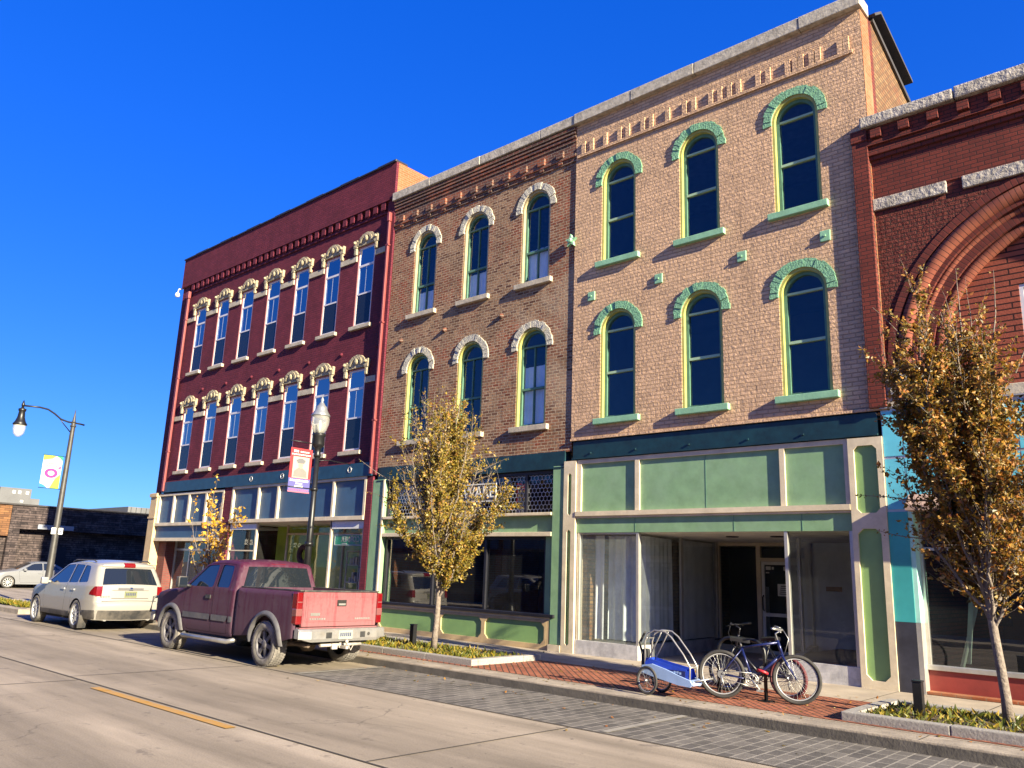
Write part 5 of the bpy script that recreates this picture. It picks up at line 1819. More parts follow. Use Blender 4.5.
# ------------------------------------------------------------ the white crossover (SUV)
def build_suv(label, loc, rz):
    t = thing('suv', label, 'suv', loc, rz)
    RA, FA, WZ, AR = 1.02, 3.85, 0.365, 0.405
    def wf(x, z):
        v = 0.945
        if z < 0.5: v -= 0.05*((0.5-z)/0.25)**2
        if z > 0.75: v -= 0.03*((z-0.75)/0.4)
        if z > 1.10: v = 0.9185-(z-1.10)*0.34
        if x < 0.7: v -= 0.11*((0.7-x)/0.7)**2
        if x > 3.9: v -= 0.16*((x-3.9)/0.8)**2
        return v
    prof = [(0.10, 0.28), (0.03, 0.50), (0.02, 0.66), (0.07, 0.72), (0.10, 1.10), (0.40, 1.565), (0.34, 1.62), (0.52, 1.668), (1.1, 1.70), (1.75, 1.70), (2.25, 1.655), (2.45, 1.62), (3.42, 1.12), (3.52, 1.09), (4.1, 1.02), (4.48, 0.90), (4.64, 0.74), (4.70, 0.50), (4.62, 0.26)]
    car = Car(prof, wf, 0.06, 0.06)
    low = 0.30
    fa = [(x, z) for x, z in arc(FA, WZ, AR, 0, 180) if z > low]
    ra = [(x, z) for x, z in arc(RA, WZ, AR, 0, 180) if z > low]
    outline = [(p.x, p.y) for p in car.prof] + [(FA+AR, low)] + fa + [(FA-AR, low), (RA+AR, low)] + ra + [(RA-AR, low)]
    w1 = rounded([(1.86, 1.14), (3.22, 1.09), (2.62, 1.46), (2.36, 1.60), (1.88, 1.62)], 0.05)
    w2 = rounded([(1.22, 1.16), (1.80, 1.143), (1.82, 1.622), (1.26, 1.615)], 0.04)
    w3 = rounded([(0.60, 1.19), (1.16, 1.163), (1.20, 1.612), (0.86, 1.59)], 0.07)
    d1 = rounded([(1.84, 0.42), (3.16, 0.42), (3.34, 0.60), (3.36, 1.05), (2.66, 1.49), (2.38, 1.64), (1.86, 1.66)], 0.06)
    d2 = rounded([(1.30, 0.42), (1.83, 0.42), (1.85, 1.66), (1.21, 1.65), (1.19, 1.15), (1.42, 0.86), (1.44, 0.6)], 0.05)
    b = MB()
    car.side(b, outline, [d1, d2, w3], step=0.05)
    car.sheet(b)
    b.build('body', M['suv_paint'], t, weld=True)
    for sd in (1, -1):
        for d, h, hx in ((d1, w1, 2.02), (d2, w2, 1.36)):
            b = MB(); car.side(b, inset(d, 0.005), [h], (sd,))
            dd = b.build('door', M['suv_paint'], t)
            b = MB(); car.side(b, inset(h, -0.02), [], (sd,), -0.012); b.build('window', M['car_glass'], dd)
            b = MB(); yy = sd*(car.w(hx, 0.98)+0.015)
            b.obox((hx, yy, 0.98), (0.10, 0, 0), (0, 0.012, 0), (0, 0, 0.02)); b.build('handle', M['rim'], dd)
        b = MB(); car.side(b, inset(w3, -0.02), [], (sd,), -0.012); b.build('quarter_window', M['car_glass'], t)
        b = MB(); car.side(b, inset(d1, 0.0)[:1]+[(1.30, 0.30), (3.40, 0.30), (3.42, 0.40), (1.32, 0.40)] if False else [(1.44, 0.30), (3.43, 0.30), (3.43, 0.415), (1.44, 0.415)], [], (sd,), 0.008); b.build('sill_cladding', M['trim_black'], t)
        b = MB()
        b.tube([(3.05, sd*0.90, 1.12), (3.08, sd*1.0, 1.13)], 0.03, 8)
        b.box(3.0, 3.14, min(sd*0.98, sd*1.16), max(sd*0.98, sd*1.16), 1.06, 1.24, 0.04); b.build('wing_mirror', M['suv_paint'], t)
        b = MB(); b.tube([(0.70, sd*0.70, 1.70), (0.85, sd*0.70, 1.745), (2.0, sd*0.71, 1.735), (2.2, sd*0.71, 1.68)], 0.018, 6); b.build('roof_rail', M['trim_black'], t)
        # tail light wraps round the corner
        b = MB()
        car.side(b, rounded([(0.07, 0.87), (0.34, 0.90), (0.32, 0.97), (0.17, 1.10), (0.095, 1.10)], 0.02), [], (sd,), 0.012)
        f0, f1 = (0.90, 1.075) if sd > 0 else (-1.075, -0.90)
        car.sheet(b, car.loc(0.075, 0.86), car.loc(0.10, 1.10), f0, f1, 0.010, nf=4)
        b.build('tail_light', M['red_lens'], t)
        b = MB(); b.box(4.42, 4.60, sd*0.62-0.14, sd*0.62+0.14, 0.70, 0.84, 0.04); b.build('headlight', M['clear_lens'], t)
        b = MB(); b.obox((0.56, sd*0.90, 0.22), (0.02, 0, 0.03), (0, 0.10, 0), (-0.03, 0, 0.13)); b.build('mud_flap', M['trim_black'], t)
    b = MB(); car.sheet(b, car.loc(0.115, 1.135), car.loc(0.385, 1.545), -0.91, 0.91, 0.006, taper=(1.0, 0.95)); b.build('rear_window', M['car_glass'], t)
    b = MB(); car.sheet(b, car.loc(2.50, 1.60), car.loc(3.36, 1.15), -0.92, 0.92, 0.006); b.build('windshield', M['car_glass'], t)
    b = MB(); car.sheet(b, car.loc(0.09, 0.30), car.loc(0.03, 0.52), -0.99, 0.99, 0.012); 
    car.side(b, [(0.08, 0.30), (0.60, 0.30), (0.58, 0.50), (0.05, 0.52)], [], (1, -1), 0.010)
    b.build('bumper_cladding', M['trim_black'], t)
    # hatch details
    b = MB()
    for f0, f1, z0, z1 in ((-0.88, 0.88, 0.720, 0.736), (-0.60, 0.60, 0.80, 0.812), (-0.60, 0.60, 1.0, 1.008)):
        car.sheet(b, car.loc(0.07, z0), car.loc(0.07, z1), f0, f1, 0.003)
    b.build('hatch_seam', M['under'], t)
    b = MB(); car.sheet(b, car.loc(0.094, 1.02), car.loc(0.097, 1.06), -0.42, 0.42, 0.016); b.build('hatch_bar', M['trim_grey'], t)
    b = MB(); b.lathe([(0.08, 0), (0.075, 0.012), (0.02, 0.016)], (0.035, 0, 1.045), (-1, 0, 0), 16)
    for v in b.bm.verts: v.co.z = 1.045+(v.co.z-1.045)*0.5
    b.build('badge', mat('dark blue badge', (0.02, 0.04, 0.12), 0.3, 0.4, var=0.0), t)
    b = MB(); b.box(0.012, 0.022, -0.155, 0.155, 0.83, 0.985); pl = b.build('licence_plate', M['plate'], t)
    b = MB()
    for i in range(6): b.box(0.008, 0.0115, -0.12+0.043*i, -0.095+0.043*i, 0.88, 0.945)
    b.build('plate_lettering', M['ink'], pl)
    b = MB()
    for i in range(4): b.box(0.034, 0.04, 0.52+0.06*i, 0.56+0.06*i, 0.84, 0.87)
    b.build('badge_lettering', M['chrome'], t)
    b = MB(); car.sheet(b, car.loc(0.365, 1.610), car.loc(0.385, 1.628), -0.22, 0.22, 0.008); b.build('brake_light', M['red_lens'], t)
    b = MB()
    for y in (0.55, -0.55):
        b.tube([(0.35, y, 0.30), (0.06, y, 0.295)], 0.05, 12)
    b.build('exhaust_pipe', M['chrome'], t)
    b = MB()  # underside, plus dark boxes added behind panel gaps and wheel arches
    b.box(0.25, 4.5, -0.70, 0.70, 0.24, 0.62)
    b.box(1.45, 3.4, -0.80, 0.80, 0.22, 0.98)
    for cx in (RA, FA): b.box(cx-0.46, cx+0.46, -0.64, 0.64, 0.3, 0.80)
    b.box(0.25, 1.5, -0.78, 0.78, 0.78, 1.05)
    b.build('underbody', M['under'], t)
    for cx in (RA, FA):
        for sd in (1, -1):
            wheel(t, cx, sd*0.825, WZ, 0.235, sd, 'alloy', M['tyre'], M['rim'])
    return t
suv = build_suv('white crossover suv parked in front of the maroon pickup', (-21.68, 9.52, 0.0), R(180))

# ------------------------------------------------------------ the silver sedan on the cross street
def build_sedan():
    t = thing('sedan', 'silver sedan parked on the cross street before the low ledge brick building', 'car', (-52.0, 19.4, 0.0), R(-90))
    RA, FA, WZ, AR = 1.05, 3.80, 0.32, 0.36
    def wf(x, z):
        v = 0.90
        if z > 0.70: v -= 0.02*((z-0.7)/0.2)
        if z > 0.92: v = 0.875-(z-0.92)*0.42
        if x < 0.6: v -= 0.14*((0.6-x)/0.6)**2
        if x > 4.0: v -= 0.18*((x-4.0)/0.75)**2
        return v
    prof = [(0.06, 0.26), (0.0, 0.50), (0.02, 0.80), (0.10, 0.95), (0.55, 0.98), (0.72, 0.99), (1.55, 1.40), (1.85, 1.44), (2.35, 1.44), (2.62, 1.39), (3.45, 0.98), (3.6, 0.95), (4.2, 0.86), (4.6, 0.74), (4.72, 0.58), (4.72, 0.40), (4.64, 0.24)]
    car = Car(prof, wf, 0.06, 0.05)
    low = 0.22
    fa = [(x, z) for x, z in arc(FA, WZ, AR, 0, 180) if z > low]
    ra = [(x, z) for x, z in arc(RA, WZ, AR, 0, 180) if z > low]
    outline = [(p.x, p.y) for p in car.prof] + [(FA+AR, low)] + fa + [(FA-AR, low), (RA+AR, low)] + ra + [(RA-AR, low)]
    w1 = rounded([(2.12, 0.99), (3.22, 0.97), (2.58, 1.34), (2.14, 1.38)], 0.05)
    w2 = rounded([(1.18, 1.02), (2.05, 0.992), (2.07, 1.38), (1.66, 1.37)], 0.05)
    d1 = rounded([(2.09, 0.32), (3.2, 0.32), (3.32, 0.9), (2.60, 1.37), (2.10, 1.41)], 0.06)
    d2 = rounded([(1.42, 0.36), (2.08, 0.32), (2.09, 1.41), (1.62, 1.395), (1.10, 1.0), (1.3, 0.75)], 0.05)
    b = MB(); car.side(b, outline, [d1, d2], step=0.07); car.sheet(b)
    b.build('body', M['sedan_paint'], t, weld=True)
    for sd in (1, -1):
        for d, h, hx in ((d1, w1, 2.25), (d2, w2, 1.6)):
            b = MB(); car.side(b, inset(d, 0.006), [h], (sd,), step=0.08); dd = b.build('door', M['sedan_paint'], t)
            b = MB(); car.side(b, inset(h, -0.02), [], (sd,), -0.012, step=0.08); b.build('window', M['car_glass'], dd)
            b = MB(); b.obox((hx, sd*(car.w(hx, 0.82)+0.012), 0.82), (0.09, 0, 0), (0, 0.01, 0), (0, 0, 0.018)); b.build('handle', M['sedan_paint'], dd)
        b = MB(); b.box(2.98, 3.12, min(sd*0.88, sd*1.05), max(sd*0.88, sd*1.05), 0.95, 1.08, 0.03); b.build('wing_mirror', M['sedan_paint'], t)
        b = MB(); car.side(b, rounded([(4.30, 0.62), (4.60, 0.58), (4.58, 0.70), (4.3, 0.78)], 0.03), [], (sd,), 0.01); b.build('headlight', M['clear_lens'], t)
        b = MB(); car.side(b, rounded([(0.03, 0.68), (0.35, 0.72), (0.3, 0.88), (0.05, 0.88)], 0.03), [], (sd,), 0.01); b.build('tail_light', M['red_lens'], t)
    b = MB(); car.sheet(b, car.loc(0.80, 1.03), car.loc(1.50, 1.38), -0.9, 0.9, 0.006); b.build('rear_window', M['car_glass'], t)
    b = MB(); car.sheet(b, car.loc(2.68, 1.36), car.loc(3.38, 1.01), -0.92, 0.92, 0.006); b.build('windshield', M['car_glass'], t)
    b = MB()  # underside and added dark boxes that keep the openings black
    b.box(0.2, 4.5, -0.66, 0.66, 0.20, 0.56); b.box(1.45, 3.4, -0.76, 0.76, 0.18, 0.9)
    for cx in (RA, FA): b.box(cx-0.42, cx+0.42, -0.6, 0.6, 0.3, 0.72)
    b.build('underbody', M['under'], t)
    for cx in (RA, FA):
        for sd in (1, -1):
            wheel(t, cx, sd*0.78, WZ, 0.21, sd, 'alloy', M['tyre'], M['rim'])
    return t
build_sedan()
# ============================================================ TREES, STREET FURNITURE, BICYCLES
def leaf_mat(name, stops):
    g = N(name)
    rd = g.n("ShaderNodeNewGeometry")
    f = rd.outputs['Random Per Island']
    oi = g.n("ShaderNodeObjectInfo")
    p = g.pos()
    f2 = g.math('ADD', g.math('MULTIPLY', f, 0.72), g.math('MULTIPLY', g.ramp(g.noise(p, 1.5, 3, 0.6), [(0.3, 0.0), (0.7, 1.0)]), 0.28))
    c = g.ramp(f2, stops)
    d = g.n("ShaderNodeBsdfPrincipled", Roughness=0.45)
    g.l(c, d.inputs['Base Color'])
    d.inputs['Specular IOR Level'].default_value = 0.4
    t = g.n("ShaderNodeBsdfTranslucent")
    g.l(c, t.inputs[0])
    mx = g.n("ShaderNodeMixShader"); mx.inputs[0].default_value = 0.3
    g.l(d.outputs[0], mx.inputs[1]); g.l(t.outputs[0], mx.inputs[2])
    g.l(mx.outputs[0], g.out.inputs[0])
    return g.m
M['leaf'] = leaf_mat('autumn leaves', [(0.05, (0.045, 0.036, 0.012)), (0.22, (0.11, 0.088, 0.014)), (0.42, (0.20, 0.155, 0.020)), (0.64, (0.31, 0.20, 0.024)), (0.78, (0.25, 0.115, 0.03)), (0.88, (0.40, 0.30, 0.10)), (0.98, (0.50, 0.43, 0.22))])
M['leaf_dark'] = leaf_mat('olive and rust leaves', [(0.05, (0.038, 0.030, 0.012)), (0.24, (0.095, 0.074, 0.014)), (0.46, (0.22, 0.135, 0.018)), (0.66, (0.33, 0.16, 0.022)), (0.80, (0.30, 0.10, 0.026)), (0.90, (0.38, 0.26, 0.09)), (0.98, (0.48, 0.38, 0.18))])
M['leaf_yellow'] = leaf_mat('yellow leaves', [(0.05, (0.22, 0.10, 0.02)), (0.4, (0.50, 0.27, 0.02)), (0.7, (0.60, 0.36, 0.04)), (0.95, (0.62, 0.45, 0.14))])
M['bark'] = mat('grey brown bark', (0.20, 0.16, 0.132), 0.9, var=0.5, vscale=18, bump=0.9, bscale=30, bdist=0.02)
M['ground_leaf'] = leaf_mat('ground cover blades', [(0.05, (0.03, 0.045, 0.008)), (0.35, (0.08, 0.095, 0.012)), (0.6, (0.19, 0.16, 0.015)), (0.85, (0.28, 0.18, 0.02)), (0.98, (0.20, 0.10, 0.03))])

def add_leaf(bm, p, d, n, ln, wd):
    s = d.cross(n)
    if s.length < 1e-4: return
    s.normalize()
    u = s.cross(d).normalized()
    a, b_, c, e = p, p+d*ln*0.45+s*wd-u*wd*0.3, p+d*ln, p+d*ln*0.45-s*wd-u*wd*0.3
    vs = [bm.verts.new(v) for v in (a, b_, c, e)]
    bm.faces.new(vs)

def tree(name, label, loc, radf, z0, z1, seed, leafm, nlimb=20, ntwig=20, nleaf=12, lsize=0.085, trunk_r=0.065, split=1.25, wisps=(), lean=(0, 0), group=None, spread=1.0, dens_top=1.0):
    r = random.Random(seed)
    t = thing(name, label, 'tree', loc, 0.0, group)
    tb, cb, lb = MB(), MB(), bmesh.new()
    H = z1
    def axis(z):
        k = z/H
        k = k*k
        return Vector((lean[0]*k+0.03*math.sin(z*2.1+seed), lean[1]*k+0.03*math.cos(z*1.7+seed), z))
    pts = [axis(H*0.82*i/14) for i in range(15)]
    rad = [trunk_r*(1.15 if i == 0 else 1.0)*(1-0.9*(i/14)**1.1) + 0.006 for i in range(15)]
    tb.tube(pts, rad, 10)
    def rv(): return Vector((r.uniform(-1, 1), r.uniform(-1, 1), r.uniform(-1, 1)))
    def twig(p, d, L, nl, base_r=0.0042):
        n = 4
        q = [p]
        dd = d.copy()
        for i in range(n):
            dd = (dd+rv()*0.22+Vector((0, 0, 0.10))).normalized()
            q.append(q[-1]+dd*(L/n))
        tb.tube(q, [base_r*(1-0.75*i/n) for i in range(n+1)], 4, cap=False)
        for k in range(nl):
            s = r.random()**0.8*n
            i = min(int(s), n-1)
            pp = q[i].lerp(q[i+1], s-i)
            ld = (dd*0.4+rv()).normalized()
            nn = (rv()+Vector((0.3, -0.3, 0.7))).normalized()
            sz = lsize*r.choice((0.55, 0.75, 0.9, 1.0, 1.15, 1.45))*r.uniform(0.85, 1.15)
            add_leaf(lb, pp+rv()*0.05, ld, nn, sz, sz*r.uniform(0.26, 0.4))
    for i in range(nlimb):
        az = 2.399963*i+r.uniform(-0.4, 0.4)
        h0 = split+(H*0.55-split)*(i/nlimb)*r.uniform(0.7, 1.1)
        tz = z0+(H-z0)*(0.22+0.78*((i+0.5)/nlimb)**0.75)*r.uniform(0.86, 1.04)
        tz = max(tz, h0+0.35)
        rr = radf(min(tz, H))*r.choice((0.55, 0.75, 0.95, 1.1, 1.3))*r.uniform(0.9, 1.1)
        p0 = axis(h0)
        c0 = axis(tz)
        p2 = Vector((c0.x+rr*math.cos(az), c0.y+rr*math.sin(az), tz))
        p1 = p0.lerp(p2, 0.5)+Vector((0.25*rr*math.cos(az), 0.25*rr*math.sin(az), -0.15*(tz-h0)*0.4))
        n = 10
        q = []
        for k in range(n+1):
            s = k/n
            q.append(p0*(1-s)**2+p1*2*s*(1-s)+p2*s*s+rv()*0.025*(1 if 0 < k else 0))
        ldens = r.choice((0.12, 0.4, 0.9, 1.3, 1.9))
        br = trunk_r*0.42*(1-0.4*i/nlimb)
        tb.tube(q, [br*(1-0.85*k/n)+0.003 for k in range(n+1)], 6, cap=False)
        if r.random() < 0.75:      # bare-ish shoot running past the crown
            dd = (q[-1]-q[-2]).normalized()
            dd = (dd+Vector((0, 0, 0.7))+rv()*0.25).normalized()
            twig(q[-1], dd, r.uniform(0.35, 0.8)*spread, 9, 0.005)
        for j in range(ntwig):
            s = (0.12+0.88*((j+r.random())/ntwig))
            k = min(int(s*n), n-1)
            p = q[k].lerp(q[k+1], s*n-k)
            d = (q[k+1]-q[k]).normalized()
            out = Vector((p.x-axis(p.z).x, p.y-axis(p.z).y, 0))
            if out.length > 0.01: out.normalize()
            dd = (d*0.5+rv()*0.75+out*0.25+Vector((0, 0, 0.35))).normalized()
            dens = (1.0 if p.z < H*0.8 else dens_top)*ldens
            twig(p, dd, r.uniform(0.25, 0.62)*spread, max(1, int(nleaf*dens*r.uniform(0.6, 1.3))))
    for (x, y, z, dx, dy, dz, L, nl) in wisps:
        n = 8
        p = Vector((x, y, z)); d = Vector((dx, dy, dz)).normalized()
        q = [p]
        for k in range(n):
            d = (d+rv()*0.10+Vector((0, 0, 0.02))).normalized()
            q.append(q[-1]+d*(L/n))
        tb.tube(q, [0.013*(1-0.8*k/n) for k in range(n+1)], 5, cap=False)
        for k in range(1, n+1):
            for _ in range(nl):
                pp = q[k-1].lerp(q[k], r.random())
                ld = (rv()+d*0.3).normalized()
                sz = lsize*r.uniform(0.55, 0.95)
                add_leaf(lb, pp+rv()*0.03, ld, (rv()+Vector((0, 0, 0.5))).normalized(), sz, sz*0.33)
    tb.build('trunk', M['bark'], t)
    me = bpy.data.meshes.new('crown')
    lb.to_mesh(me); lb.free()
    link_mesh('crown', me, leafm, t)
    return t

def env(tab):
    def f(z):
        if z <= tab[0][0]: return tab[0][1]
        for (a, ra), (c, rc) in zip(tab, tab[1:]):
            if z <= c: return ra+(rc-ra)*(z-a)/(c-a)
        return tab[-1][1]
    return f

tree('street_tree', 'golden and olive leaved young tree in a planter before the leaded transom shop', (-12.74, 11.95, 0.20),
     env([(1.0, 0.10), (1.6, 0.28), (2.2, 0.55), (2.9, 0.90), (3.7, 1.12), (4.4, 0.9), (5.0, 0.50), (5.6, 0.15)]), 1.15, 5.55, 5, M['leaf'],
     nlimb=34, ntwig=32, nleaf=43, lsize=0.056, split=1.05, lean=(-0.22, 0.0), trunk_r=0.058, dens_top=0.7,
     wisps=[(-0.9, -0.2, 3.3, -1.0, -0.35, 0.45, 1.4, 2), (-0.8, 0, 2.9, -1, -0.4, 0.35, 1.5, 2), (0.3, 0, 4.7, 0.2, 0, 1, 0.9, 2), (1.0, 0, 3.6, 1, 0.2, 0.35, 0.8, 3), (-0.6, 0, 4.2, -0.5, -0.2, 1, 1.0, 2), (0.9, -0.1, 2.6, 1, 0, 0.3, 0.8, 4)])
tree('street_tree', 'rust and olive leaved tree beside the red brick arch, its foot in the right-hand planter', (-2.47, 12.0, 0.20),
     env([(1.1, 0.15), (1.7, 0.38), (2.4, 0.56), (3.1, 0.66), (4.1, 0.70), (4.8, 0.48), (5.4, 0.30), (5.8, 0.12)]), 1.2, 5.7, 14, M['leaf_dark'],
     nlimb=34, ntwig=32, nleaf=42, lsize=0.057, split=1.1, lean=(-0.45, 0.0), trunk_r=0.056, dens_top=0.6,
     wisps=[(-0.4, 0, 4.3, -0.5, -0.1, 1, 1.5, 2), (-0.1, 0, 4.8, 0.0, 0, 1, 1.2, 2), (0.25, 0, 4.7, 0.25, 0.1, 1, 1.2, 2), (-0.7, 0.0, 3.9, -0.6, 0, 1, 1.3, 2), (-0.6, -0.1, 2.75, -1, -0.05, 0.12, 1.0, 5), (0.5, 0, 4.4, 0.5, 0, 1, 1.2, 2), (-0.5, 0, 2.2, -1, 0, 0.25, 0.9, 4)])
tree('street_tree', 'small sparse tree with bright yellow leaves behind the maroon pickup', (-22.45, 12.0, 0.15),
     env([(0.8, 0.75), (1.6, 0.8), (2.2, 0.45), (3.0, 0.5), (3.7, 0.25)]), 0.7, 3.5, 31, M['leaf_yellow'],
     nlimb=13, ntwig=9, nleaf=7, lsize=0.115, split=0.6, trunk_r=0.05,
     wisps=[(0, 0, 2.4, -0.3, 0, 1, 1.2, 1), (0.1, 0, 2.5, 0.2, 0, 1, 1.2, 1), (-0.4, 0, 1.6, -0.7, 0, 1, 1.1, 1), (-0.5, 0, 1.2, -1, 0, 0.8, 1.0, 1), (0.3, 0, 2.0, 0.6, 0, 1, 1.1, 1), (-0.2, 0, 2.0, -0.5, 0, 1, 1.4, 0)])

# planters
def planter(label, x0, x1, y0, y1, seed, extra=0):
    t = thing('planter', label, 'planter', ((x0+x1)/2, (y0+y1)/2, 0.15), world=True)
    b = MB()
    r = random.Random(seed)
    def run(xa, xb, ya, yb, alongx):
        a, e = (xa, xb) if alongx else (ya, yb)
        while a < e-0.05:
            c = min(a+1.25, e)
            if e-c < 0.3: c = e
            if alongx: b.box(a+0.003, c-0.003, ya, yb, 0.10, 0.262+r.uniform(-0.004, 0.004), 0.014)
            else: b.box(xa, xb, a+0.003, c-0.003, 0.10, 0.262+r.uniform(-0.004, 0.004), 0.014)
            a = c
    run(x0, x1, y0, y0+0.17, True)
    run(x0, x1, y1-0.17, y1, True)
    run(x0, x0+0.17, y0+0.17, y1-0.17, False)
    run(x1-0.17, x1, y0+0.17, y1-0.17, False)
    b.build('granite_curb', M['granite'], t)
    b = MB()
    n = 14
    rows = [[(x0+0.172+(x1-x0-0.344)*i/40, y0+0.172+(y1-y0-0.344)*j/n, 0.20+0.03*r.random()) for j in range(n+1)] for i in range(41)]
    b.grid(rows)
    b.build('soil', M['soil'], t)
    g = bmesh.new()
    nb = int((x1-x0)*(y1-y0)*400)
    for k in range(nb):
        x, y = r.uniform(x0+0.19, x1-0.19), r.uniform(y0+0.19, y1-0.19)
        dens = 0.5+0.5*math.sin(x*2.3+seed)*math.cos(y*3.1+seed*0.7)
        if r.random() > 0.30+0.70*dens: continue
        d = Vector((r.uniform(-1, 1), r.uniform(-1, 1), r.uniform(0.25, 1.1))).normalized()
        ln = r.uniform(0.04, 0.13)
        add_leaf(g, Vector((x, y, 0.212)), d, Vector((r.uniform(-1, 1), r.uniform(-1, 1), 0.5)).normalized(), ln, ln*0.16)
    me = bpy.data.meshes.new('ground_cover')
    g.to_mesh(me); g.free()
    o = link_mesh('ground_cover', me, M['ground_leaf'])
    tag(o, 'yellow green ground cover in the ' + label.split(' planter')[0] + ' planter', 'ground cover', None, 'stuff')
    return t
planter('granite edged planter around the golden tree', -15.6, -10.62, 10.90, 12.84, 3)
planter('granite edged planter with the black bollard nearest the turquoise shopfront', -4.07, 1.6, 10.86, 12.72, 8)

def bollard(label, x, y):
    t = thing('bollard', label, 'bollard', (x, y, 0.22), group='black planter bollards')
    b = MB()
    b.box(-0.055, 0.055, -0.055, 0.055, 0.0, 0.40, 0.006)
    b.build('post', M['black_metal'], t)
    b = MB()
    b.box(-0.062, 0.062, -0.062, 0.062, 0.402, 0.425, 0.006)
    b.build('cap', M['black_metal'], t)
bollard('short black bollard light in the planter by the golden tree', -13.75, 12.25)
bollard('short black bollard light in front of the turquoise shop corner', -3.38, 11.72)

# ------------------------------------------------------------ lamp posts
M['globe'] = glass_mat('lamp globe glass', (0.86, 0.86, 0.82), 1.45, film=0.35, filmcol=(0.75, 0.73, 0.66))
M['lamp_cap'] = mat('grey lamp cap', (0.30, 0.31, 0.32), 0.4, 0.6, var=0.3)
def post_lamp():
    t = thing('street_lamp', 'black post lamp with a single clear acorn globe behind the pickup', 'street lamp', (-16.42, 11.2, 0.15))
    b = MB()
    b.lathe([(0.20, 0), (0.20, 0.10), (0.16, 0.16), (0.15, 0.55), (0.11, 0.68), (0.09, 0.80)], (0, 0, 0), n=16)
    b.build('base', M['black_metal'], t)
    b = MB()
    b.lathe([(0.078, 0.80), (0.075, 2.4), (0.062, 4.28)], (0, 0, 0), n=14)
    b.lathe([(0.10, 2.1), (0.10, 2.2)], (0, 0, 0), n=14)
    b.lathe([(0.075, 4.20), (0.09, 4.25), (0.075, 4.30), (0.075, 4.42), (0.13, 4.46), (0.15, 4.52), (0.14, 4.70), (0.17, 4.74), (0.15, 4.78)], (0, 0, 0), n=16)
    b.build('pole', M['black_metal'], t)
    b = MB()
    b.lathe([(0.12, 4.781), (0.17, 4.88), (0.212, 5.02), (0.22, 5.12), (0.212, 5.20)], (0, 0, 0), n=24)
    gl = b.build('globe', M['globe'], t)
    b = MB()
    b.lathe([(0.225, 5.201), (0.23, 5.22), (0.18, 5.30), (0.14, 5.38), (0.13, 5.44), (0.09, 5.47), (0.05, 5.54), (0.03, 5.57), (0.05, 5.61), (0.025, 5.66), (0.008, 5.74)], (0, 0, 0), n=24)
    b.build('globe_cap', M['lamp_cap'], t)
    b = MB()
    b.lathe([(0.03, 4.80), (0.035, 4.95), (0.025, 5.10)], (0, 0, 0), n=10)
    b.build('lamp_bulb', M['white'], t)
    b = MB()
    for z in (4.66, 3.58):
        b = MB()
        b.tube([(0, 0, z-0.15), (0, -0.76, z-0.15)], 0.014, 6)
        b.lathe([(0.085, z-0.19), (0.085, z-0.11)], (0, 0, 0), n=12)
        b.build('banner_arm', M['black_metal'], t)
    b = MB()
    b.tube([(0, 0, 4.12), (0, 0.35, 4.17), (0, 1.0, 4.15)], 0.012, 6)
    b.build('flag_holder', M['black_metal'], t)
    b = MB()
    b.tube([(0.02, 0.1, 4.65), (0.05, 0.16, 4.4), (0.03, 0.22, 4.2), (0.04, 0.2, 4.15)], 0.006, 5)
    b.build('wire', M['black_metal'], t)
post_lamp()

def banner_base(name, label, x, y0, y1, z0, z1, m, wob=0.03):
    """cloth panel hanging in the plane x = const"""
    b = MB()
    rows = []
    for i in range(9):
        rows.append([(x+wob*math.sin(2.2*j/8+1.0)*math.sin(3.0*i/8), y0+(y1-y0)*i/8, z0+(z1-z0)*j/8) for j in range(9)])
    b.grid(rows)
    o = b.build(name, m)
    o.location = (0, 0, 0)
    return tag(o, label, 'banner')

def banner_mat(name, fn):
    return fn(N(name))

def flat(name, col):
    return mat(name, col, 0.7, var=0.08, vscale=5)
# serviceman banner (red, cream, blue)
bx, by0, by1, bz0, bz1 = -16.42, 10.47, 11.06, 3.46, 4.50
ban = thing('banner', 'red white and blue portrait banner hung from the black post lamp', 'banner', (bx, (by0+by1)/2, bz0), world=True)
def bpatch(name, m, ya, yb, za, zb, k, par=ban, x=bx, thick=0.0015):
    b = MB(); b.box(x-0.004-thick*k, x+0.004+thick*k, ya, yb, za, zb)
    return b.build(name, m, par)
bpatch('cloth', flat('banner red', (0.32, 0.016, 0.022)), by0, by1, bz0+0.33, bz1, 0)
bpatch('lower_cloth', flat('banner blue', (0.07, 0.065, 0.22)), by0, by1, bz0, bz0+0.3299, 0)
pt = bpatch('portrait_field', flat('portrait cream', (0.36, 0.29, 0.23)), by0+0.08, by1-0.07, bz0+0.34, bz1-0.20, 1)
yc = (by0+by1)/2
b = MB()
for sx in (1, -1):
    X0, X1 = (bx+0.0068, bx+0.008) if sx > 0 else (bx-0.008, bx-0.0068)
    b.prism([(yc-0.19, bz0+0.36), (yc+0.19, bz0+0.36), (yc+0.17, bz0+0.50), (yc+0.06, bz0+0.58), (yc-0.06, bz0+0.58), (yc-0.17, bz0+0.50)], 'x', X0, X1)
b.build('portrait_uniform', flat('portrait grey', (0.15, 0.14, 0.13)), pt)
b = MB()
for sx in (1, -1):
    X0, X1 = (bx+0.0082, bx+0.009) if sx > 0 else (bx-0.009, bx-0.0082)
    b.prism([(yc+0.065*math.cos(a*0.5236), bz0+0.645+0.085*math.sin(a*0.5236)) for a in range(12)], 'x', X0, X1)
b.build('portrait_face', flat('portrait skin', (0.30, 0.20, 0.15)), pt)
b = MB()
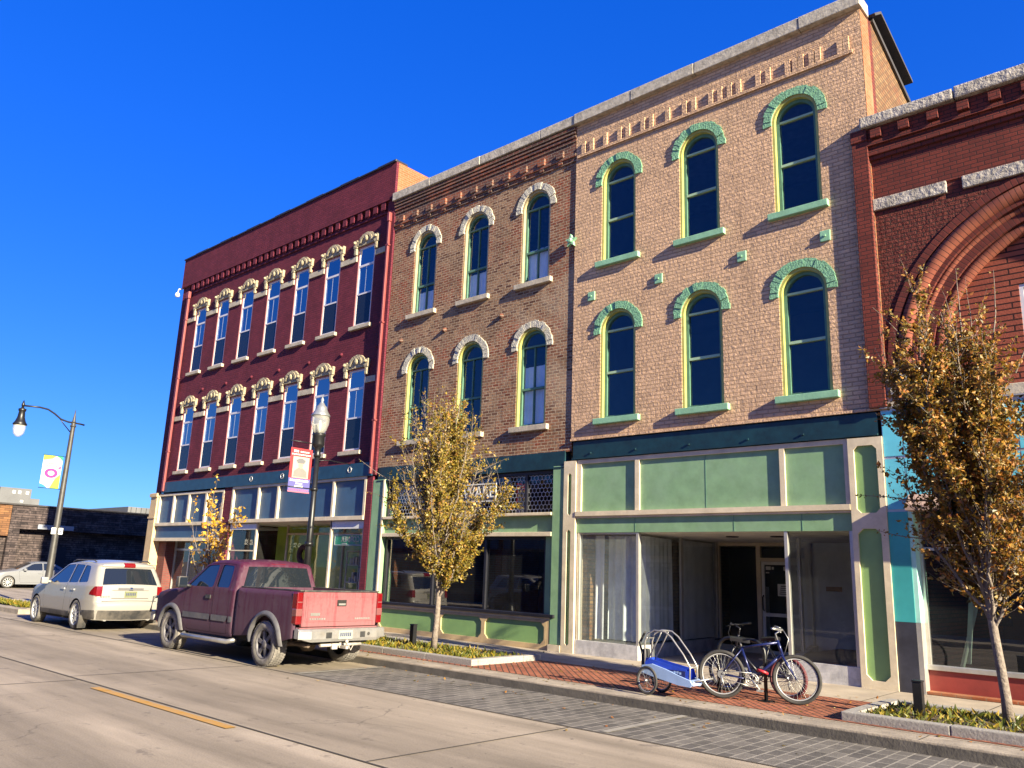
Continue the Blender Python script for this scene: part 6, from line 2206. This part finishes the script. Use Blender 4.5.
for sx in (1, -1):
    X0, X1 = (bx+0.0092, bx+0.0102) if sx > 0 else (bx-0.0102, bx-0.0092)
    b.prism([(yc-0.09, bz0+0.685), (yc+0.09, bz0+0.685), (yc+0.13, bz0+0.755), (yc+0.05, bz0+0.80), (yc-0.05, bz0+0.80), (yc-0.13, bz0+0.755)], 'x', X0, X1)
b.build('portrait_cap', flat('portrait cap', (0.10, 0.10, 0.11)), pt)
b = MB()
for sx in (1, -1):
    X0, X1 = (bx+0.0062, bx+0.007) if sx > 0 else (bx-0.007, bx-0.0062)
    for (ya, yb, za, zb) in ((by0+0.08, by0+0.22, bz1-0.10, bz1-0.05), (by0+0.26, by1-0.08, bz1-0.095, bz1-0.065), (by0+0.03, by1-0.03, bz1-0.165, bz1-0.135),
                              (by0+0.04, by1-0.04, bz0+0.255, bz0+0.30), (by0+0.20, by1-0.20, bz0+0.195, bz0+0.225), (by0+0.18, by1-0.18, bz0+0.125, bz0+0.165)):
        n = max(3, int((yb-ya)/0.045))
        for k in range(n):
            b.box(X0, X1, ya+(yb-ya)*k/n, ya+(yb-ya)*(k+0.72)/n, za, zb)
b.build('lettering', M['white'], ban)
b = MB()
for sx in (1, -1):
    X0, X1 = (bx+0.0062, bx+0.007) if sx > 0 else (bx-0.007, bx-0.0062)
    b.box(X0, X1, by0, by1, bz0+0.0, bz0+0.035)
    for k in range(11): b.box(X0, X1, by0+0.03+0.05*k, by0+0.06+0.05*k, bz0+0.055, bz0+0.08)
b.build('star_row', flat('banner pink', (0.34, 0.09, 0.14)), ban)

# tall bracket lamp at the corner
def bracket_lamp():
    t = thing('street_lamp', 'tall grey pole with a curved arm and a hanging bell lamp at the street corner', 'street lamp', (-31.6, 10.9, 0.15))
    gm = mat('weathered dark bronze pole', (0.055, 0.052, 0.05), 0.5, 0.3, var=0.3)
    b = MB()
    b.lathe([(0.20, 0), (0.20, 0.25), (0.14, 0.35), (0.125, 0.5), (0.075, 6.42), (0.075, 6.45)], (0, 0, 0), n=14)
    b.lathe([(0.10, 6.30), (0.10, 6.36)], (0, 0, 0), n=14)
    b.lathe([(0.085, 6.451), (0.06, 6.52), (0.03, 6.75), (0.005, 6.95)], (0, 0, 0), n=12)
    b.build('pole', gm, t)
    b = MB()
    b.tube([(0, 0.38, 6.43), (0, 0.2, 6.45), (0, -0.2, 6.46), (0, -0.45, 6.52), (0, -0.68, 6.68), (0, -0.92, 6.80), (0, -1.2, 6.83), (0, -1.72, 6.80)], 0.032, 8)
    b.tube([(0, -0.07, 6.1), (0, -0.35, 6.38), (0, -0.5, 6.55)], 0.018, 6)
    b.lathe([(0.05, -0.06), (0.06, 0.0), (0.04, 0.06), (0.01, 0.16)], (0, -1.74, 6.83), n=10)
    b.build('arm', M['black_metal'], t)
    b = MB()
    b.lathe([(0.04, 0.0), (0.05, -0.06), (0.13, -0.10), (0.12, -0.16), (0.10, -0.20), (0.12, -0.40), (0.17, -0.55), (0.23, -0.64), (0.22, -0.67)], (0, -1.74, 6.77), n=20)
    b.build('lamp_hood', M['black_metal'], t)
    b = MB()
    b.lathe([(0.195, -0.671), (0.20, -0.80), (0.16, -0.98), (0.08, -1.07), (0.01, -1.09)], (0, -1.74, 6.77), n=20)
    b.build('lamp_globe', M['globe'], t)
    b = MB()
    b.tube([(0, 0, 5.18), (0, -0.82, 5.18)], 0.013, 6)
    b.build('banner_arm', M['black_metal'], t)
    b = MB()
    b.tube([(0, 0, 4.01), (0, -0.82, 4.01)], 0.013, 6)
    b.build('banner_arm', M['black_metal'], t)
    b = MB()
    b.box(0.085, 0.095, -0.19, 0.19, 2.42, 2.64)
    sg = b.build('parking_sign', M['white'], t)
    b = MB()
    b.box(0.096, 0.099, -0.04, 0.05, 2.475, 2.585)
    b.prism([(-0.16, 2.53), (-0.08, 2.58), (-0.08, 2.48)], 'x', 0.096, 0.099)
    b.prism([(0.16, 2.53), (0.09, 2.58), (0.09, 2.48)], 'x', 0.096, 0.099)
    b.build('sign_print', M['ink'], sg)
bracket_lamp()
bx2, by0, by1, bz0, bz1 = -31.6, 10.10, 10.74, 4.17, 5.32
ban2 = thing('banner', 'pale banner with a magenta ring hung on the tall corner lamp pole', 'banner', (bx2, (by0+by1)/2, bz0), world=True)
bpatch('cloth', flat('banner cream', (0.40, 0.42, 0.30)), by0, by1, bz0, bz1, 0, ban2, bx2)
def bshape(name, m, polys, par=ban2, x=bx2, k=1):
    b = MB()
    for sx in (1, -1):
        X0, X1 = (x+0.0045+0.0015*k, x+0.0055+0.0015*k) if sx > 0 else (x-0.0055-0.0015*k, x-0.0045-0.0015*k)
        for p in polys: b.prism(p, 'x', X0, X1)
    return b.build(name, m, par)
yc, zc = (by0+by1)/2, (bz0+bz1)/2-0.05
ringp = []
for k in range(24):
    a0, a1 = 2*math.pi*k/24, 2*math.pi*(k+1)/24
    ringp.append([(yc+0.22*math.cos(a0), zc+0.17*math.sin(a0)), (yc+0.22*math.cos(a1), zc+0.17*math.sin(a1)), (yc+0.11*math.cos(a1), zc+0.085*math.sin(a1)), (yc+0.11*math.cos(a0), zc+0.085*math.sin(a0))])
bshape('ring_motif', flat('banner magenta', (0.34, 0.01, 0.16)), ringp + [[(by1-0.13, zc+0.18), (by1-0.03, zc+0.30), (by1-0.02, zc+0.18)]], k=2)
bshape('lime_patch', flat('banner lime', (0.22, 0.38, 0.03)), [[(by0, bz1-0.18), (by0+0.3, bz1-0.10), (by0+0.4, bz1), (by0, bz1)]])
bshape('lime_patch', flat('banner lime foot', (0.22, 0.38, 0.03)), [[(by1-0.30, bz0), (by1, bz0), (by1, bz0+0.52), (by1-0.16, bz0+0.35)]])
bshape('green_patch', flat('banner green', (0.01, 0.26, 0.12)), [[(by1-0.22, bz1), (by1, bz1), (by1, bz1-0.16), (by1-0.1, bz1-0.06)]])
bshape('blue_patch', flat('banner blue corner', (0.005, 0.13, 0.36)), [[(by0, bz0), (by0+0.27, bz0), (by0+0.12, bz0+0.10), (by0, bz0+0.14)]])
b = MB()
for sx in (1, -1):
    X0, X1 = (bx2+0.0065, bx2+0.0075) if sx > 0 else (bx2-0.0075, bx2-0.0065)
    for z, n in ((bz1-0.30, 6), (bz1-0.38, 8)):
        for k in range(n): b.box(X0, X1, by0+0.10+0.05*k, by0+0.135+0.05*k, z, z+0.035)
b.build('lettering', flat('banner pale lettering', (0.32, 0.26, 0.14)), ban2)

# ------------------------------------------------------------ far buildings
t = thing('ledge_brick_building', 'low dark ledge brick building with an overhanging fascia across the cross street', 'building', (-60, 27, 0.15), world=True)
b = MB(); b.box(-74, -56.7, 10.8, 42, 0.1, 3.35); b.box(-56.7, -56.0, 16.66, 17.25, 0.1, 3.35); b.build('wall', M['brick_far'], t)
b = MB(); b.box(-56.69, -56.35, 10.9, 16.65, 0.1, 2.9); b.build('front_wall', M['brick_far'], t)
b = MB(); b.box(-74, -56.0, 16.66, 42, 3.36, 4.78); b.build('fascia', M['brick_far'], t)
b = MB(); b.box(-74, -56.02, 10.7, 16.64, 2.92, 4.76); b.build('end_fascia', M['brick_farlit'], t)  # end of the fascia in the sunlit brick colour
b = MB(); b.box(-74.1, -55.9, 10.6, 42.1, 4.785, 4.88); b.build('coping', M['coping_dark'], t)
b = MB(); b.box(-56.72, -56.6, 19.4, 20.3, 0.15, 2.4); b.build('door', M['alu_dark'], t)
b = MB(); b.box(-56.0, -55.85, 18.2, 20.3, 3.42, 3.70); b.build('wall_lamp', mat('grey light trough', (0.22, 0.23, 0.26), 0.5, var=0.2), t)
M['concrete'] = mat('pale concrete', (0.115, 0.115, 0.12), 0.85, var=0.25, vscale=0.5, obj=False)
t = thing('concrete_building', 'pale concrete block with rooftop boxes far beyond the low brick building', 'building', (-95, 28, 0.15), world=True)
b = MB(); b.box(-104, -90, 25.4, 28.2, 0, 8.25); b.box(-104, -90.2, 28.2, 29.1, 0, 7.35); b.build('wall', M['concrete'], t)
b = MB()
for y in (26.5, 27.0, 27.7): b.box(-90.0, -89.94, y, y+0.25, 7.7, 8.0)
b.box(-90.0, -89.94, 27.3, 27.55, 6.9, 7.1)
b.build('window', M['white'], t)
t = thing('concrete_building', 'long pale ribbed building glimpsed over the brick roof beside the maroon building', 'building', (-95, 40, 0.15), world=True)
b = MB(); b.box(-104, -90, 37.9, 52, 0, 7.35)
for k in range(20): b.box(-90.001, -89.85, 38.2+0.55*k, 38.4+0.55*k, 4.5, 7.3)
b.build('wall', M['concrete'], t)

# corner grass
g = bmesh.new(); r = random.Random(77)
for k in range(2600):
    x, y = r.uniform(-36.5, -29.6), r.uniform(9.62, 10.15)
    d = Vector((r.uniform(-1, 1), r.uniform(-1, 1), r.uniform(0.4, 1.2))).normalized(); ln = r.uniform(0.08, 0.22)
    add_leaf(g, Vector((x, y, 0.15 if x > -34.6 else 0.0)), d, Vector((r.uniform(-1, 1), r.uniform(-1, 1), 0.4)).normalized(), ln, ln*0.14)
me = bpy.data.meshes.new('grass'); g.to_mesh(me); g.free()
tag(link_mesh('grass', me, M['ground_leaf']), 'strip of dry yellow grass at the street corner', 'grass', None, 'stuff')

g = bmesh.new(); r = random.Random(91)
for (cx, cy, n) in ((-12.7, 12.0, 170), (-3.0, 11.8, 150), (-8.0, 12.6, 60), (-10.0, 10.55, 50), (-6.0, 10.2, 40)):
    for k in range(n):
        x, y = r.gauss(cx, 1.5), r.gauss(cy, 0.9)
        if y > 14.5: continue
        z = 0.162 if y > 10.75 else (0.152 if y > 10.32 else 0.012)
        if (-15.6 < x < -10.62 or -4.07 < x < 1.6) and 10.86 < y < 12.84: continue
        d = Vector((r.uniform(-1, 1), r.uniform(-1, 1), r.uniform(-0.05, 0.3))).normalized(); ln = r.uniform(0.04, 0.07)
        add_leaf(g, Vector((x, y, z)), d, Vector((0.1, 0.1, 1)), ln, ln*0.35)
me = bpy.data.meshes.new('fallen_leaves'); g.to_mesh(me); g.free()
tag(link_mesh('fallen_leaves', me, M['leaf_dark']), 'dry leaves fallen on the pavement and along the curb', 'leaves', None, 'stuff')

# ------------------------------------------------------------ bicycles
M['bike_blue'] = mat('dark blue bicycle paint', (0.010, 0.016, 0.085), 0.3, 0.2, var=0.2, coat=0.3)
M['bike_black'] = mat('black bicycle paint', (0.015, 0.015, 0.02), 0.35, 0.2, var=0.2)
M['bike_tyre'] = mat('bicycle tyre', (0.022, 0.02, 0.02), 0.8, var=0.3, vscale=10, dirt=(0.10, 0.09, 0.08), dirt_amt=0.5)
M['bike_tyre_red'] = mat('red bicycle tyre wall', (0.09, 0.012, 0.018), 0.7, var=0.3, vscale=6)
M['red_lock'] = mat('red lock', (0.35, 0.02, 0.03), 0.4, var=0.1)

def bike_wheel(par, x, rad, tyre_m, rim_m, tr=0.026, spokes=28, axis=(0, 1, 0), c=None, z=None):
    c = Vector((x, 0, rad)) if c is None else Vector(c)
    b = MB()
    b.ring(c, axis, rad-tr, tr, 48, 8)
    wl = b.build('wheel', tyre_m, par)
    b = MB()
    b.ring(c, axis, rad-tr*2.3, 0.010, 48, 6)
    b.build('rim', rim_m, wl)
    b = MB()
    ax = Vector(axis).normalized()
    u = ax.cross(Vector((0, 0, 1))).normalized(); v = ax.cross(u)
    for k in range(spokes):
        a = 2*math.pi*k/spokes
        sgn = 1 if k % 2 else -1
        d = u*math.cos(a)+v*math.sin(a)
        d2 = u*math.cos(a+0.5*sgn)+v*math.sin(a+0.5*sgn)
        b.tube([c+ax*0.03*sgn+d2*0.02, c+d*(rad-tr*2.3)], 0.0022, 3, cap=False)
    b.tube([c-ax*0.05, c+ax*0.05], 0.018, 8)
    b.build('spokes', M['steel'], wl)
    return wl

def bicycle(label, loc, rz, frame_m, front_tyre, rear_tyre, bar_m, R_=0.335, turn=0.0, hi=0.0):
    t = thing('bicycle', label, 'bicycle', loc, rz)
    WB = 1.03
    bike_wheel(t, 0.0, R_, rear_tyre, M['rim'])
    bike_wheel(t, WB, R_, front_tyre, M['rim'])
    bb = Vector((0.43, 0, 0.29)); seat = Vector((0.27, 0, 0.80+hi)); st = Vector((0.29, 0, 0.72)); ht = Vector((0.80, 0, 0.82)); hb = Vector((0.845, 0, 0.66))
    ax = Vector((0, 0, R_))
    b = MB()
    b.tube([bb, st], 0.017, 8); b.tube([st, ht], 0.017, 8); b.tube([bb, hb], 0.020, 8); b.tube([ht+Vector((-0.01, 0, 0.03)), hb+Vector((0.008, 0, -0.02))], 0.021, 8)
    for s in (-1, 1):
        b.tube([ax+Vector((0, s*0.06, 0)), bb+Vector((-0.03, s*0.03, 0))], 0.009, 6)
        b.tube([ax+Vector((0, s*0.06, 0)), st+Vector((0, s*0.02, -0.03))], 0.009, 6)
    b.build('frame', frame_m, t)
    b = MB()
    for s in (-1, 1):
        b.tube([hb+Vector((0.0, s*0.05, 0.0)), Vector((0.93, s*0.055, 0.5)), Vector((WB, s*0.055, R_))], [0.016, 0.014, 0.009], 6)
    b.tube([hb+Vector((0, -0.06, 0)), hb+Vector((0, 0.06, 0))], 0.018, 6)
    b.build('fork', frame_m, t)
    b = MB()
    b.tube([ht, ht+Vector((-0.035, 0, 0.12)), ht+Vector((0.05, 0, 0.17))], 0.013, 6)
    b.tube([ht+Vector((-0.06, 0.29, 0.20)), ht+Vector((0.05, 0.08, 0.175)), ht+Vector((0.05, -0.08, 0.175)), ht+Vector((-0.06, -0.29, 0.20))], 0.012, 6)
    for s in (-1, 1):
        b.tube([ht+Vector((-0.06, s*0.29, 0.20)), ht+Vector((0.02, s*0.16, 0.185))], 0.018, 6)
        b.tube([ht+Vector((0.0, s*0.20, 0.18)), ht+Vector((0.06, s*0.24, 0.15))], 0.007, 5)
    b.tube([ht+Vector((0.06, 0.1, 0.18)), ht+Vector((0.14, 0.05, 0.05)), hb+Vector((0.03, 0.03, 0.0))], 0.005, 5)
    b.build('handlebar', bar_m, t)
    b = MB()
    b.tube([st, seat+Vector((-0.005, 0, 0.03))], 0.013, 6)
    b.build('seat_post', M['steel'], t)
    b = MB()
    rows = []
    for i in range(9):
        s = i/8
        x = seat.x-0.13+0.27*s
        w_ = 0.075*(1-s)**0.8+0.018
        rows.append([(x, -w_+2*w_*j/6, seat.z+0.06-0.02*abs(j-3)/3+0.012*math.cos(s*3.1)) for j in range(7)])
    b.grid(rows)
    rows2 = [[(p[0], p[1]*0.8, p[2]-0.045) for p in row] for row in rows]
    b.grid(rows2)
    for A, B in ((rows, rows2),):
        for e in (0, -1):
            for j in range(6): b.face([A[e][j], A[e][j+1], B[e][j+1], B[e][j]])
        for e in (0, 6):
            for i in range(8): b.face([A[i][e], A[i+1][e], B[i+1][e], B[i][e]])
    b.build('saddle', M['bike_black'], t)
    b = MB()
    b.ring(bb+Vector((0, -0.055, 0)), (0, 1, 0), 0.088, 0.007, 24, 6); b.ring(bb+Vector((0, -0.05, 0)), (0, 1, 0), 0.06, 0.006, 20, 6)
    for k in range(5): b.tube([bb+Vector((0, -0.055, 0)), bb+Vector((0.086*math.cos(k*1.2566), -0.055, 0.086*math.sin(k*1.2566)))], 0.006, 4)
    b.lathe([(0.05, -0.02), (0.055, 0.02)], ax+Vector((0, -0.045, 0)), (0, 1, 0), 16)
    b.tube([bb+Vector((0, -0.07, 0)), bb+Vector((0.11, -0.075, -0.13))], 0.011, 6)
    b.tube([bb+Vector((0, 0.07, 0)), bb+Vector((-0.11, 0.075, 0.13))], 0.011, 6)
    b.obox(bb+Vector((0.11, -0.12, -0.13)), (0.045, 0, 0), (0, 0.04, 0), (0, 0, 0.012))
    b.obox(bb+Vector((-0.11, 0.12, 0.13)), (0.045, 0, 0), (0, 0.04, 0), (0, 0, 0.012))
    b.tube([ax+Vector((0, -0.055, 0.05)), bb+Vector((0, -0.055, 0.093))], 0.005, 4); b.tube([ax+Vector((0, -0.055, -0.05)), bb+Vector((0, -0.055, -0.093))], 0.005, 4)
    b.tube([ax+Vector((0.0, -0.06, -0.02)), ax+Vector((0.03, -0.06, -0.12)), ax+Vector((0.01, -0.06, -0.17))], 0.012, 5)
    b.build('drivetrain', M['steel'], t)
    return t
bicycle('dark blue mountain bicycle locked to the near side of the bike rack', (-5.90, 11.25, 0.156), R(20), M['bike_blue'], M['bike_tyre'], M['bike_tyre'], M['steel'])
bicycle('black bicycle with red front tyre walls on the far side of the bike rack', (-5.22, 11.98, 0.156), R(176), M['bike_black'], M['bike_tyre'], M['bike_tyre_red'], M['bike_black'], 0.30)
t = thing('bike_rack', 'black hoop bike rack between the two bicycles', 'bike rack', (-5.75, 11.6, 0.156))
pts = [(0.39, -0.07, 0), (0.39, -0.07, 0.62)] + [(0.39-0.18+0.18*math.cos(R(a)), -0.07+0.02*(a/90), 0.62+0.20*math.sin(R(a))) for a in (20, 45, 70, 90)]
pts += [(-0.2+0.18*math.cos(R(a)), 0.0, 0.62+0.20*math.sin(R(a))) for a in (90, 110, 135, 160)] + [(-0.38, 0.0, 0.62), (-0.38, 0.0, 0)]
b = MB(); b.tube(pts, 0.026, 10); b.build('hoop', M['black_metal'], t)
b = MB(); b.box(0.30, 0.48, -0.16, 0.02, 0.0, 0.012); b.box(-0.47, -0.29, -0.09, 0.09, 0.0, 0.012); b.build('foot_plate', M['black_metal'], t)
b = MB(); b.ring((0.37, -0.12, 0.40), (0.2, 0.3, 1), 0.07, 0.02, 18, 8)
lk = b.build('bike_lock', M['red_lock'])
lk.location = (-5.75, 11.6, 0.156)
tag(lk, 'red loop lock round the bike rack leg', 'lock')

# child trailer
t = thing('bike_trailer', 'blue bicycle trailer with bare silver hoops beside the dark blue bicycle', 'bike trailer', (-6.74, 10.58, 0.156))
WR = 0.20
for y in (0.0, 0.40):
    bike_wheel(t, 0, WR, M['bike_tyre'], M['steel'], 0.018, 18, (0, 1, 0), (0, y, WR))
M['tub_pale'] = mat('pale blue plastic tub', (0.26, 0.36, 0.58), 0.45, var=0.15, vscale=5)
M['tub_blue'] = mat('bright blue nylon', (0.012, 0.05, 0.42), 0.6, var=0.2, vscale=6)
def tubside(x): return None
b = MB()
top = [(-0.14, 0.40), (0.05, 0.43), (0.30, 0.38), (0.55, 0.31), (0.76, 0.26)]
bot = [(-0.14, 0.30), (0.05, 0.26), (0.30, 0.22), (0.55, 0.18), (0.76, 0.17)]
poly = bot+[(0.80, 0.21)]+top[::-1]
for y0, y1 in ((0.055, 0.085), (0.315, 0.345)): b.prism(poly, 'y', y0, y1)
b.grid([[(x, y, z+0.01) for y in (0.086, 0.314)] for x, z in bot])
b.prism([(0.72, 0.17), (0.80, 0.19), (0.80, 0.25), (0.72, 0.26)], 'y', 0.086, 0.314)
b.build('tub', M['tub_pale'], t)
b = MB()
up = [(-0.12, 0.43), (-0.03, 0.50), (0.30, 0.45), (0.68, 0.40), (0.72, 0.29)]
for y0, y1 in ((0.09, 0.10), (0.30, 0.31)): b.prism([(-0.13, 0.36)]+up+[(0.60, 0.25)], 'y', y0, y1)
b.prism([(-0.14, 0.34), (-0.10, 0.34), (-0.05, 0.50), (-0.09, 0.50)], 'y', 0.10, 0.30)
b.grid([[(x, y, 0.30-0.05*(x > 0.4)) for y in (0.1, 0.2, 0.30)] for x in (-0.1, 0.2, 0.45, 0.65)])
b.build('side_fabric', M['tub_blue'], t)
b = MB(); b.box(0.32, 0.66, 0.084, 0.0895, 0.285, 0.375); b.build('side_pocket', mat('navy pocket cloth', (0.006, 0.012, 0.10), 0.7, var=0.3), t)
b = MB()
for k, (x, z) in enumerate(((0.40, 0.325), (0.45, 0.335), (0.50, 0.335), (0.55, 0.325))): b.box(x, x+0.035, 0.080, 0.0835, z, z+0.03)
b.build('lettering', M['tub_pale'], t)
b = MB()
for y in (0.10, 0.30):
    b.tube([(-0.11, y, 0.36), (-0.11, y, 0.72), (-0.06, y, 0.84), (0.08, y, 0.90), (0.28, y, 0.89), (0.40, y, 0.82), (0.62, y, 0.60), (0.74, y, 0.44), (0.73, y, 0.22)], 0.0135, 8)
    b.tube([(-0.06, y, 0.46), (0.18, y, 0.83), (0.22, y, 0.89)], 0.011, 6)
for p in ((-0.09, 0.78), (0.20, 0.895), (0.74, 0.43)):
    b.tube([(p[0], 0.10, p[1]), (p[0], 0.30, p[1])], 0.012, 6)
b.build('hoop_frame', M['chrome'], t)
b = MB()
b.box(-0.20, -0.13, 0.11, 0.29, 0.30, 0.62, 0.03)
b.tube([(-0.16, 0.1, 0.55), (-0.25, 0.15, 0.70), (-0.20, 0.2, 0.82), (-0.12, 0.12, 0.86)], 0.02, 6)
b.build('rolled_cover', mat('black rolled cover', (0.02, 0.02, 0.022), 0.8, var=0.3), t)
b = MB(); b.tube([(0.74, 0.14, 0.23), (0.85, 0.13, 0.26), (1.02, 0.30, 0.30)], 0.014, 6); b.build('tow_bar', M['steel'], t)
t.scale = (0.88, 1, 1)
# white car that the shop glass mirrors, parked on the near side out of frame
build_far = copy_tree(suv)
build_far.location = (-26.0, 1.25, 0.0)
build_far.rotation_euler = (0, 0, 0)
build_far['label'] = 'white crossover suv parked along the near curb, mirrored in the shop glass'
